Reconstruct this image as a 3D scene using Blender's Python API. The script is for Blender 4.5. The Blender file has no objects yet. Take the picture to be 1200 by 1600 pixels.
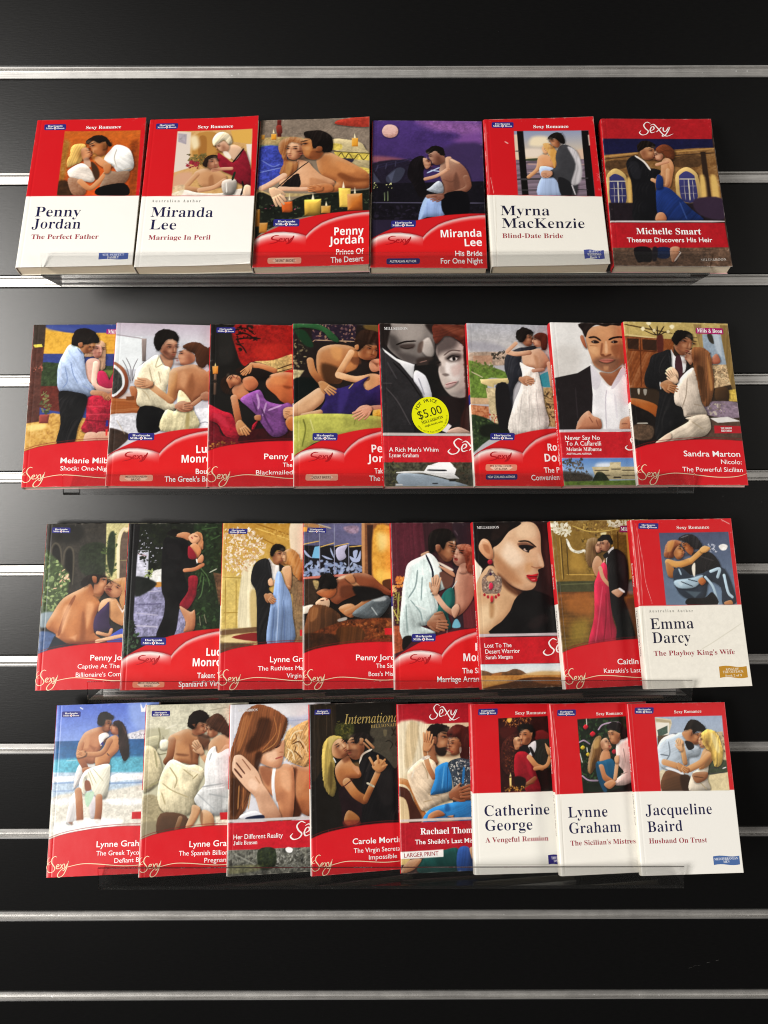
import bpy, math, random
import numpy as np
from mathutils import Matrix, Vector, Euler

S = bpy.context.scene
COL = S.collection

# ------------------------------------------------------------------ camera, light, exposure
F_PX, PITCH, TILT, CAM = 1200.0, 0.1280, -0.0025, (-0.0003, -0.8079, -0.3394)
cd = bpy.data.cameras.new('camera'); cam = bpy.data.objects.new('camera', cd); COL.objects.link(cam)
cd.sensor_fit = 'VERTICAL'; cd.sensor_height = 36.0; cd.lens = 36.0 * F_PX / 1600.0
cd.clip_start = 0.02; cd.clip_end = 60
cam.location = CAM
cam.rotation_euler = (Matrix.Rotation(math.pi / 2 - PITCH, 4, 'X') @ Matrix.Rotation(TILT, 4, 'Z')).to_euler()
S.camera = cam
S.view_settings.view_transform = 'Standard'; S.view_settings.look = 'None'
S.view_settings.exposure = -0.06; S.view_settings.gamma = 1.0; S.view_settings.use_curve_mapping = False
wd = bpy.data.worlds.new('World'); S.world = wd; wd.use_nodes = True
wd.node_tree.nodes['Background'].inputs[0].default_value = (1.0, 0.93, 0.86, 1)
wd.node_tree.nodes['Background'].inputs[1].default_value = 0.05
def lamp(name, loc, aim, size, power, col):
    l = bpy.data.lights.new(name, 'AREA'); l.shape = 'RECTANGLE'; l.size, l.size_y = size
    l.energy = power; l.color = col
    o = bpy.data.objects.new(name, l); COL.objects.link(o); o.location = loc
    o.rotation_euler = (Vector(aim) - Vector(loc)).to_track_quat('-Z', 'Y').to_euler()
    o['kind'] = 'structure'
    return o
lamp('shop_window', (-1.98, -2.1, -0.28), (0.0, 0, -0.4), (1.15, 1.45), 128, (1.0, 0.965, 0.915))

lamp('added_right_fill', (2.3, -1.25, -0.1), (0.15, 0, -0.45), (0.8, 0.9), 26, (1.0, 0.95, 0.88))  # added fill, evens out the light on the right-hand books

# ------------------------------------------------------------------ print data: covers in tenths of a millimetre from the lower left corner
BOOKS = {
 (0,0): dict(kind="A", base=(-0.3360,-0.0853,-0.2068), yaw=0.0018, roll=0.0185, lean=0.4440, thick=0.0125, seen=0),
 (0,1): dict(kind="A", base=(-0.2278,-0.0856,-0.2067), yaw=-0.0252, roll=0.0038, lean=0.4440, thick=0.0125, seen=0),
 (0,2): dict(kind="B", base=(-0.1201,-0.0844,-0.2072), yaw=-0.0258, roll=0.0019, lean=0.4440, thick=0.0105, seen=0),
 (0,3): dict(kind="B", base=(-0.0124,-0.0840,-0.2074), yaw=-0.0023, roll=-0.0118, lean=0.4440, thick=0.0105, seen=0),
 (0,4): dict(kind="A", base=(0.0990,-0.0848,-0.2070), yaw=-0.0185, roll=0.0047, lean=0.4440, thick=0.0130, seen=0),
 (0,5): dict(kind="E", base=(0.2100,-0.0854,-0.2067), yaw=-0.0070, roll=-0.0186, lean=0.4440, thick=0.0110, seen=0),
 (1,0): dict(kind="C", base=(-0.3460,-0.0795,-0.4087), yaw=0.0572, roll=0.0326, lean=0.3676, thick=0.0090, seen=778),
 (1,1): dict(kind="B", base=(-0.2641,-0.0834,-0.4072), yaw=0.1026, roll=0.0173, lean=0.3676, thick=0.0071, seen=911),
 (1,2): dict(kind="C", base=(-0.1685,-0.0804,-0.4084), yaw=0.1022, roll=0.0305, lean=0.3676, thick=0.0060, seen=806),
 (1,3): dict(kind="B", base=(-0.0858,-0.0805,-0.4083), yaw=0.1037, roll=0.0322, lean=0.3676, thick=0.0079, seen=855),
 (1,4): dict(kind="D", base=(0.0002,-0.0806,-0.4083), yaw=0.0958, roll=0.0281, lean=0.3676, thick=0.0083, seen=868),
 (1,5): dict(kind="B", base=(0.0866,-0.0809,-0.4082), yaw=0.1117, roll=0.0224, lean=0.3676, thick=0.0077, seen=854),
 (1,6): dict(kind="D", base=(0.1709,-0.0818,-0.4078), yaw=0.0908, roll=0.0283, lean=0.3676, thick=0.0096, seen=709),
 (1,7): dict(kind="C", base=(0.2411,-0.0831,-0.4073), yaw=0.0609, roll=0.0092, lean=0.3676, thick=0.0071, seen=0),
 (2,0): dict(kind="C", base=(-0.3484,-0.0718,-0.6127), yaw=0.0715, roll=0.0200, lean=0.3423, thick=0.0090, seen=820),
 (2,1): dict(kind="B", base=(-0.2633,-0.0734,-0.6121), yaw=0.0977, roll=0.0139, lean=0.3423, thick=0.0066, seen=950),
 (2,2): dict(kind="C", base=(-0.1655,-0.0731,-0.6122), yaw=0.1056, roll=0.0137, lean=0.3423, thick=0.0085, seen=818),
 (2,3): dict(kind="C", base=(-0.0810,-0.0721,-0.6126), yaw=0.1042, roll=0.0196, lean=0.3423, thick=0.0073, seen=898),
 (2,4): dict(kind="B", base=(0.0103,-0.0728,-0.6124), yaw=0.1016, roll=0.0224, lean=0.3423, thick=0.0096, seen=856),
 (2,5): dict(kind="D", base=(0.0965,-0.0753,-0.6114), yaw=0.1053, roll=0.0290, lean=0.3423, thick=0.0105, seen=822),
 (2,6): dict(kind="C", base=(0.1790,-0.0784,-0.6103), yaw=0.1262, roll=0.0446, lean=0.3423, thick=0.0105, seen=819),
 (2,7): dict(kind="A", base=(0.2572,-0.0836,-0.6085), yaw=0.0759, roll=0.0274, lean=0.3423, thick=0.0105, seen=0),
 (3,0): dict(kind="C", base=(-0.3431,-0.0843,-0.8050), yaw=0.0598, roll=0.0300, lean=0.3573, thick=0.0090, seen=908),
 (3,1): dict(kind="C", base=(-0.2494,-0.0846,-0.8049), yaw=0.1491, roll=0.0214, lean=0.3573, thick=0.0042, seen=866),
 (3,2): dict(kind="D", base=(-0.1608,-0.0811,-0.8062), yaw=0.1517, roll=0.0228, lean=0.3573, thick=0.0087, seen=834),
 (3,3): dict(kind="C", base=(-0.0747,-0.0818,-0.8059), yaw=0.1870, roll=0.0338, lean=0.3573, thick=0.0088, seen=908),
 (3,4): dict(kind="E", base=(0.0164,-0.0715,-0.8098), yaw=0.0947, roll=0.0185, lean=0.3573, thick=0.0053, seen=755),
 (3,5): dict(kind="A", base=(0.0919,-0.0769,-0.8078), yaw=0.1023, roll=0.0044, lean=0.3573, thick=0.0088, seen=871),
 (3,6): dict(kind="A", base=(0.1784,-0.0834,-0.8053), yaw=0.1067, roll=0.0201, lean=0.3573, thick=0.0088, seen=846),
 (3,7): dict(kind="A", base=(0.2602,-0.0829,-0.8055), yaw=0.0715, roll=0.0126, lean=0.3573, thick=0.0075, seen=0),
}
W, H = 0.1070, 0.1695
PRINT = {
 (0, 0): """G f7f5ef f2:-112,789 1148,771 1211,-74 -71,-48
G c06020 gd8501a@90 n10:285,1553 1027,1544 1038,773 292,788
P a06a28 f29 n20:291,1436 354,1405 346,1258 350,997 295,970 282,1201
P 8c3c14 f29 n18:938,1364 1025,1392 1042,798 949,800 964,1042
P 3a2414 f17 n20:275,941 378,954 442,789 292,792
P e8c068 f9 o60:567,1283 699,1266 717,1192 613,1180
P d8b060 s4 k14@75:364,1258 370,1360 426,1396 498,1385 504,1328 474,1299 491,1197 428,1147 361,1115 344,1185
P dd9a6a s3:467,1322 513,1350 563,1305 570,1256 539,1207 495,1208
P c9a186:504,1211 549,1225 583,1122 524,1123
P f0e4d8 s5 n6:381,1097 474,1161 541,1135 608,1042 634,977 601,935 493,966 404,989 365,1054
P 9a6c50 s4 n14:383,996 493,968 560,879 546,791 447,793 390,904
L cf8a58 w55 s5:495,951 596,867 681,955 749,1068
P c57c48 s4:539,1387 588,1433 672,1421 711,1361 699,1263 654,1243 605,1279 571,1303 561,1342
P 1c130f s3:501,1420 560,1481 629,1499 707,1461 755,1375 727,1364 685,1416 621,1400 570,1434 531,1390
P a06838 s3:669,1399 697,1413 710,1339 681,1325
P f5f3ef s6 n5:702,1229 742,1301 807,1377 930,1323 984,1187 984,1085 906,1036 841,1048 792,1118 708,1163
L c8c0b4 w8:811,1322 797,1220 831,1103
L b4a898 w8:971,1100 892,1073
P 8a6a54 s4 n10:740,1068 835,1056 954,1054 927,928 815,885 688,876 724,990
P d8925e s4:608,1223 654,1237 743,1162 792,1115 714,1102 632,1165
P c07a48 s3:698,1149 768,1147 765,1046 719,1047
P 40281a f9:577,1180 642,1121 675,1019 645,963 602,1049
P 0d0a0a f3:679,876 916,920 963,779 676,785
Z 0.9:538,1320 545,1213
Z -0.9:576,1374 624,1245""",
 (0, 1): """G f7f5ef f2:-105,784 1150,755 1198,-98 -79,-66
G d0a468 n8:282,1542 1017,1541 1031,759 288,780
G dccfc2 f7:282,1542 417,1527 430,1100 282,1047
G a8a0a8 f5 n10:292,1516 377,1506 380,1379 300,1412
P b88440 f9:456,1488 695,1488 710,1150 479,1157
P a06a30 f7:495,1450 572,1455 578,1183 520,1170
P ead8b0 f29:411,1453 475,1480 507,1361 450,1318
G d8a850 f5:806,1530 1009,1538 1012,1360 838,1395
G e8dcd0 f6:964,1361 1018,1360 1018,1112 984,1200
P d0a080 f23:296,1018 458,1042 424,872 297,847
F 7a6a3a 4a4020 16 60:407,1261 584,1270 593,1139 500,1113 425,1173
F a02c3c 701820 18 26:390,1174 532,1170 538,1083 407,1101
P c89468 s6:482,1041 561,1085 644,1080 740,1034 796,975 784,883 681,862 563,879 510,969
P 9a6440 f12 o70:660,1007 679,893 633,880 627,980
L c8946a w57 s5:507,1019 443,928 421,872 519,838
L d09c74 w53 s5:775,940 681,865 549,837
P c89070 s3:589,1197 682,1219 719,1150 692,1090 644,1077 600,1121
P 241812 s3:554,1147 587,1226 656,1249 708,1220 722,1150 693,1194 647,1207 607,1185 595,1103 571,1111
P 7e1626 s5 n8:697,1267 777,1206 851,1157 937,1306 1019,1083 1032,876 911,907 848,995 739,1062 703,1172
P e0b898 s3:736,1302 828,1363 926,1304 873,1177 812,1217
P d8a888 s3:671,1363 742,1410 799,1352 779,1276 725,1285 687,1323
P e6d8b8 s5 k14@60:631,1423 665,1497 723,1520 791,1485 826,1395 798,1364 747,1420 690,1382 652,1353
P f0e4d4 f7:743,1280 785,1279 824,1219 814,1190 764,1228
L 180c10 w15:943,1310 894,1229 845,1150
L d8a080 w39 s5:834,1078 750,1077 659,1065
P f0e6dc s2 n6:286,805 403,844 521,810 685,794 801,805 949,843 965,765 288,780
P a8a098 s6:758,933 886,944 878,788 778,791
L 1c2a1c w23:871,1037 851,945
L e8e4dc w9:794,918 806,805
L 140a0c w18:945,928 960,857 942,766
P e8c4a8 s4:971,877 1029,866 1031,763 963,765
P d8c8a0 f9 n20 o60:283,876 398,901 383,789 287,784
Z 0.4:661,1173 667,1076
Z -0.7:695,1348 716,1278""",
 (0, 2): """A 8c7c6a
P 85776a n10 f17:-14,1701 1074,1701 1075,1309 3,1341
P b23c2c s3 n10:752,1665 866,1689 1078,1710 1078,1574 759,1616
L 5a1c18 w39 s5:186,1687 187,1574 195,1476
L 7a2c24 w57 s4:185,1604 193,1544
P b09868 f9 n16:-15,1468 415,1470 419,1329 -9,1341
P 6a8078 f17 n16:-17,1386 239,1378 242,1319 -14,1319
P 3c48a4 n22 f7:-18,1334 253,1341 270,1027 104,918 -5,878
L 7c8cd0 w12 o70:33,1208 142,1132 212,1159
L 8898d8 w9 o70:16,1063 120,1089 225,1115
P b4a47c s4 n8:712,1438 857,1431 988,1386 1036,1303 1078,1236 1078,1033 919,1139 734,1312
G d4bc54 n16:728,1290 1075,1254 1075,1175 753,1213
L 4a4020 w6:765,1219 800,1273 836,1211 871,1264 918,1197 965,1254 1012,1187 1059,1248
L 4a4020 w7:728,1293 1075,1257
P 2c2a40 f7:753,1209 918,1197 872,1140 789,1172
P d8c05c f5 n12:703,1387 798,1376 799,1317 716,1313
P d8c05c f5 n12:919,1110 1071,1077 1071,1019 990,1036
G e8a030 s4:112,1523 162,1522 165,1452 115,1453
P fff0c0 f5:126,1531 131,1578 145,1530
G d89838 s4:13,1516 49,1515 48,1458 15,1459
G e8a030 s4:898,1448 960,1446 959,1345 899,1347
P fff0c0 f5:919,1447 925,1499 938,1446
P c07c48 s6:575,1251 681,1284 800,1215 919,1139 1062,1020 1067,863 863,851 713,813 515,838 525,892 757,928 616,1018 566,1149
P 7c4422 f16 o80:768,1006 874,932 1037,935 1060,962 920,981 803,1041
P d08a54 f18 o80:754,1173 896,1111 920,1038 779,1085
P e0a880 s3:257,1378 357,1431 416,1373 412,1255 352,1203 292,1227 256,1304
P d8a078 s4:376,1205 483,1173 532,1107 616,1018 740,940 689,870 526,864 362,882 221,912 242,1000 333,1054 390,1111
P b87c54 f14 o70:523,992 688,916 526,878 501,935
P a86e40 s4 k18@80:211,1435 319,1483 430,1447 418,1391 310,1418 267,1333 284,1201 379,1181 370,1082 265,996 211,1058 246,1187 191,1335
P d09c60 f12 o60:282,1186 330,1170 310,1041 264,1013
P 191314 s2:318,995 395,1041 407,881 243,890
L 191314 w10:485,1177 391,1093 199,887
L e2b292 w62 s5:255,1021 116,917 48,879
P e8bca0 s4:118,878 224,841 283,743 242,668 176,739
L b07c60 w7:191,802 230,689
L b07c60 w7:226,801 264,716
L e2b090 w48 s5:503,857 363,861 223,872
P c8864e s3:423,1440 499,1463 538,1340 609,1356 628,1278 565,1204 470,1222 422,1306
P 8a4c28 f12 o70:515,1311 610,1279 565,1207 493,1224
P 17110f s3 n10:435,1536 509,1552 605,1549 704,1468 709,1305 624,1290 591,1368 526,1337 502,1445 444,1473
P c07c48 s4:561,1354 609,1353 610,1301 562,1302
P c07848 s4:496,878 618,921 714,901 715,827 574,814
L 8a4c28 w6:526,878 619,868
P b8a070 f3 n10:-1,871 132,818 260,817 678,792 261,775 -1,804
P 1b1f18 n14 f6:-2,807 145,782 230,675 458,788 782,814 1037,835 1075,834 1076,590 694,572 351,519 70,376 9,337
F 48543c 0c100c 14 130:0,779 146,761 230,675 459,774 783,800 1072,820 1072,611 694,579 351,533 70,390 13,391
F b86880 6a2c3c 10 10:56,693 230,689 415,684 417,628 59,624
L e8bca0 w28 s4:213,830 195,704
L e8bca0 w25 s4:255,800 240,675
G c05a22 s5 f5:238,710 344,721 350,609 326,596 256,600
P f8e8c0 f6:309,736 314,813 325,735
G e0b850 s5 g8a6a28@90 f5:457,736 616,741 612,551 465,555
P fff4d0 f6:525,737 537,807 552,736
G d49c44 s4:617,662 706,662 703,579 619,579
P fff0c8 f5:655,664 664,719 676,663
G e8c058 s4 f5:779,864 892,854 891,643 791,643
P fff4d8 f6:812,863 823,933 837,862
G c8742c s5 f5:861,791 1002,797 1006,604 866,605
P fff0d0 f6:924,796 933,867 942,796
G b07428 s4 f6:5,639 41,641 49,445 5,443
G b87c30 s4 f6:42,486 123,487 116,375 45,374
Z -0.5:333,1343 323,1207
Z -0.9:451,1399 472,1224
Y e0b490 1:147,867 253,681
Y c07848 -1:619,858 485,865""",
 (0, 3): """A 2a2238
P 553a84 g3a2a58@90 f5 n5:1,1704 1075,1693 1082,957 -9,949
P 8c5c9e f69 n12:462,1704 1069,1685 1070,1527 818,1488 581,1584
P 7a4c94 f57:794,1480 1076,1542 1076,1348 888,1392
P 46306e f46 n10:341,1530 760,1555 830,1488 532,1426 365,1448
P 41305c f34:697,1361 1078,1408 1072,1014 763,1040
P e2b4ac s3 n8:92,1563 119,1629 171,1645 227,1624 251,1564 228,1503 172,1482 117,1503
P 8c5464 f25:-2,1260 223,1243 353,1194 -1,1186
P 241e30 f12 n14:-6,1166 388,1197 388,895 -2,892
L 2a2640 w14:12,1105 200,1170 388,1224
L 2a2640 w6:12,1137 200,1196 377,1234
L 3c3850 w9:36,1079 59,1151
L 3c3850 w9:130,1108 141,1174
L 3c3850 w9:223,1138 229,1203
P 45465a f5:13,1071 84,950 14,949
P 3c3e50 f5:142,1022 247,1124 318,1095 259,965 154,950
P 50546a f5:154,1029 224,1095 189,951
G 14111a f7 n14:-3,935 1079,971 1074,529 -3,522
F e8e8a8 a0a868 8 14:14,957 224,958 225,880 15,878
L 8a9a70 w5:123,836 126,738
L 8a9a70 w5:153,851 156,738
L 565268 w8:0,717 1074,719
F 2a2436 0c0a10 18 60:6,681 456,684 444,545 9,529
F 221e2c 0c0a10 18 40:895,701 1074,702 1070,591 892,590
P 120d11 s2 n6:371,1197 459,1266 512,1242 515,1154 493,1067 510,924 527,825 457,782 388,938 341,1030
P 946450 s6:683,1228 719,1246 859,1171 929,1041 932,899 805,827 677,809 679,925 646,1068 659,1170
P 6a4436 f14 o80:810,1070 841,898 783,883 785,1012
P 6a4436 f9 o70:680,990 761,969 809,1012 761,954
L 8a5a46 w60 s5:900,1013 914,898 782,827 584,783
P 9c6e5a s3:545,1293 614,1326 687,1287 697,1199 624,1159 571,1196
P 15100e s2:513,1323 591,1385 676,1371 703,1284 672,1269 608,1326 552,1289
P cf9e80 s3:492,1242 553,1213 567,1162 529,1108 500,1151
L d8a283 w37 s4:511,993 622,1032 729,1112
L d8a283 w32 s4:729,1112 721,1229 748,1243
L e0b090 w25 s4:766,1222 836,1178
L c0d4f2 w13:529,1065 647,1129
L c0d4f2 w10:564,1097 646,1083
P c4ccda s5 n6:556,896 633,971 677,925 668,823 527,860
P 8aa2d2 s4 k8@85:515,785 665,756 688,582 525,557 442,529
P a8c4f0 f12:497,754 526,762 479,559 450,538
P 0b0a10 f5:677,809 898,842 906,582 691,580
L 8a5a48 w46 s4:538,790 666,805
Z -0.9:563,1264 579,1169
Z 0.9:539,1206 547,1114
Y 8a5848 1:677,787 555,762""",
 (0, 4): """G f1eee5 f2:-43,795 1105,749 1148,-70 -83,-44
G 7a6a78 f3:288,1545 1010,1530 1004,754 282,787
G 8c98b8 gecd0a4@90:288,1542 1009,1530 1008,1173 287,1191
P e8d8c8 f21:383,1320 548,1316 518,1229 377,1232
P f0e0c0 f29:464,1466 606,1462 598,1359 433,1363
P d8b8a0 f17:826,1265 948,1306 942,1174 819,1177
G 7a6a78 k26@4 f5:287,1198 1010,1187 1003,756 282,786
L c8a498 w16 o70:395,1144 535,1134
L d0b0a0 w14 o70:400,1043 529,1047
L c8a498 w16 o60:861,1118 967,1130
P 3c4430 f5:376,1203 540,1211 539,1184 374,1183
G e0c8b0 f5:285,1501 323,1500 320,1219 283,1220
G 0e0c0c f3:316,1542 378,1540 383,783 320,785
G 0e0c0c f3:939,1528 1010,1527 1003,756 928,758
G d8c0b0 f3:998,1475 1016,1474 1016,1348 998,1349
L 3c383c w21:273,967 952,965
L 3c383c w12:283,843 940,831
L 3c383c w9:288,1300 329,1299
L e0a878 w39 s5:513,1197 485,1084 397,992
P e0a070 s4:504,1226 579,1256 644,1182 651,1092 521,1095 507,1156
P e8b080 s3:547,1345 598,1354 615,1292 579,1261 552,1283
P d8a050 s4 k16@75:560,1382 624,1383 679,1298 686,1210 651,1087 631,1168 605,1256 580,1308
P b8c8e8 s3 n4:510,1110 626,1095 635,1030 524,980
P a8bce0 s3 k8@85:519,986 629,980 671,894 687,772 467,777
P b87850 s3:630,1435 698,1433 720,1370 693,1331 646,1369
P 14100e s3:607,1450 669,1509 742,1507 774,1413 759,1372 711,1408 676,1446 639,1432
L f0f0f0 w14:714,1329 767,1369
P 39393d s3 n6:702,1324 767,1369 866,1293 900,1132 858,918 822,769 694,772 671,922 640,977 594,987 599,1055 673,1108 667,1210
P c0bcc0 s2 f12 k14@80:791,1336 877,1278 910,1088 876,917 791,902 853,1133
P 1b1b1e f7:675,979 786,919 785,769 688,772
L c8c4c8 w12:796,891 821,777
P c89070 s4:514,1029 542,1064 622,1052 609,992 536,980
L f0c8c0 w7:194,1417 222,1395
L e8b0a8 w3:36,995 56,809
L f0d0c8 w5 o60:15,1643 15,810
L c8c0b0 w3 o70:71,767 45,59
Z -0.8:652,1414 661,1334
Y c89070 1:615,1026 517,1004""",
 (0, 5): """A 3a2a24
G b21d26 f2 n4:-46,1708 1078,1702 1052,1447 -64,1449
G 1c1c42 f5 n8:-64,1449 1054,1450 1054,1329 -80,1216
G 8a6438 f5 n14:-78,1243 326,1290 895,1342 1063,1347 1063,699 -116,688
L b88c50 w18:-2,1232 325,1278
L b88c50 w16:679,1296 1054,1336
L 4a3424 w12:-4,1202 322,1249
L 4a3424 w14:675,1252 1053,1285
P 5a4028 f7 n14:11,1173 223,1190 193,1103 15,1072
P 5a4028 f7 n14:660,1223 909,1254 895,1123 661,1121
P c4a468 s3:2,957 25,1043 93,1093 165,1045 195,959 187,684 4,682
P 38386c s1:28,957 39,998 88,1030 155,993 174,930 162,698 24,696
L d8d0b8 w7:17,943 180,945
L d8d0b8 w8:106,944 96,697
L c8c0b0 w3:69,929 59,697
L c8c0b0 w3:142,930 131,697
L c8c0b0 w3:30,858 173,859
L c8c0b0 w3:26,773 166,775
P c4a468 s3:651,963 685,1064 772,1116 844,1068 873,980 864,718 666,716
P 3c3c72 s1:687,978 710,1032 766,1067 826,1028 839,976 833,732 693,731
L d8d0b8 w7:687,975 844,976
L d8d0b8 w8:776,976 766,731
L c8c0b0 w3:732,964 725,731
L c8c0b0 w3:813,965 803,732
L c8c0b0 w3:694,892 840,894
L c8c0b0 w3:690,808 837,809
G 33241c f7:924,1298 973,1299 970,712 912,712
P dcb468 f18:886,994 933,994 922,698 876,697
P dcb468 f18:985,995 1043,995 1042,699 985,698
P dcb468 f16:193,959 232,945 214,663 186,663
G 241c22 f9 n10:-116,695 1063,699 1054,495 -131,483
P 3c2c40 f12:806,739 1066,755 1055,519 834,572
P 17171b s2:208,1175 286,1244 374,1174 426,1102 472,1094 529,1059 461,973 458,791 460,569 430,500 223,497 228,719 234,931 209,1045
P 2c2c32 f12 o60:233,1161 315,1162 323,989 253,988
P c08860 s3:349,1320 426,1363 484,1324 484,1262 449,1203 377,1203 351,1261
P 18100c s2:324,1364 372,1422 443,1422 499,1383 485,1336 428,1353 376,1323 328,1296
L f0e8e0 w18:296,1244 374,1174 426,1079
P d8a080 s3:489,1306 548,1280 565,1234 528,1190 488,1204
P 6a3820 s4 n12:497,1324 558,1379 628,1372 677,1296 660,1205 599,1205 562,1278 524,1277
P d09468 s4:549,1193 623,1211 652,1121 627,992 593,875 532,874 518,991
P b07848 f9 o60:595,1164 602,991 567,877 585,877 628,1020
L dca478 w41 s5:593,1077 560,894 437,964
L dca07c w34 s4:494,1141 597,1176
P 1c3470 s4 k12@50:475,876 578,870 671,765 771,627 862,498 530,495 495,583 447,582 450,763
P 1c3470 s3:486,1019 534,991 523,870 460,869
L 4460a0 w9 o60:666,709 714,516
P c88860 s4:422,499 447,582 507,583 521,500
G b41a25 f2 n4:-131,472 1057,478 1060,206 -151,193
L c8c0c0 w18:-131,483 1057,495
G 6a5242 n26 f3:-151,193 1060,206 1067,-3 -165,-16
P 1b181c f3:198,194 344,196 344,55 274,46 213,46
P 1c2c50 f3:405,196 525,197 501,89 401,95
P c08868 s4:529,197 615,198 560,57 526,57
L d8c8c0 w9:619,150 554,57
P 242028 f7:366,196 411,196 393,69 354,62
Z 0.8:454,1309 436,1206
Z -0.9:502,1265 507,1192""",
 (1, 0): """A 3a4a90
P e8b040 f9 n8:93,1651 185,1641 392,1601 861,1583 870,1374 100,1379
P 4c5c9c f23 o70:136,1689 435,1649 413,1624 162,1638
G 3c4a8c f6 n6:89,1379 871,1372 878,1205 92,1262
P 3a4a30 n24 f7:91,1268 276,1275 548,1245 877,1217 888,982 96,1034
P 6c8040 f16:709,1194 879,1180 883,1105 712,1132
G 6a3028 n14 f5:85,1034 314,1031 342,757 219,777 94,821
P d0a050 n20 f7:-58,637 199,735 321,736 815,618 825,415 309,400 -33,300
P f0d080 f21:20,630 184,639 166,580 35,570
G 5c3830 n14 f5:-36,1716 118,1700 119,1436 113,1113 122,662 -14,645 -14,943
G 463a32 n12 f6:-36,1716 118,1700 120,1455 -18,1463
G e8d858 f3:10,1477 91,1484 104,1452 28,1447
F b86858 3c3028 12 26:31,1250 120,1249 124,1200 35,1188
F 8a8a58 38442c 13 50:118,954 171,990 229,819 200,733 131,770
G 8a4038 s4:124,734 217,735 208,644 124,645
P c8a080 s3 k12@80:649,1518 708,1485 727,1331 721,1216 677,1204 664,1306 611,1345 518,1343 529,1389 594,1445
P e0a898 s3:592,1433 649,1473 688,1419 670,1342 613,1338
P e0b0a0 s4:545,1305 611,1328 668,1294 667,1182 648,1108 615,1056 556,1106 528,1208
P b02850 s4:662,1182 733,1171 792,1007 707,1002 656,1083
P a82038 s4 n22:577,912 745,912 786,812 771,667 755,545 587,536 527,587 567,694
L d04858 w9 o60:572,815 750,812
L d04858 w9 o60:565,730 754,734
L 6a1020 w8 o70:568,670 758,655
L e8bca8 w53 s5:631,1269 628,1059 708,990 799,968
P d8a890 s4:576,538 677,537 705,439 568,434
P cc9880 s4:677,537 766,545 793,442 713,439
P aabde0 s6 n5:365,1475 446,1446 503,1383 527,1258 558,1109 630,1009 623,946 555,915 452,960 295,979 264,1161 275,1285 314,1385
L 7e92be w10:388,1284 418,1159 468,1060
L 7e92be w10:335,1235 366,1086 326,1013
L 8a9cc6 w9:515,1035 607,985
L c4d2ee w12:298,1285 297,1111
L 7e92be w9:447,1434 496,1371
L b88060 w53 s5:620,960 710,947 785,907
P b07850 s3:465,1471 535,1492 605,1489 608,1433 541,1380 483,1406
P 1b1513 s4 n8:383,1520 413,1624 491,1658 586,1629 650,1546 646,1493 591,1493 546,1481 492,1474 491,1452 446,1456 391,1472
P a86c48 s3:449,1491 489,1497 491,1452 457,1453
P 141416 s3 n5:300,976 452,966 568,916 544,742 497,599 461,433 305,426 327,637 301,842
G b0207c f2:721,1645 870,1634 873,1580 718,1589
G 2c2c88 f2:763,667 846,672 849,603 760,605
G d83030 f2:762,577 851,576 854,508 765,509
Z 0.5:573,1445 565,1383
Z 0.2:661,1432 650,1344
Y b07850 -1:721,941 801,882""",
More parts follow.
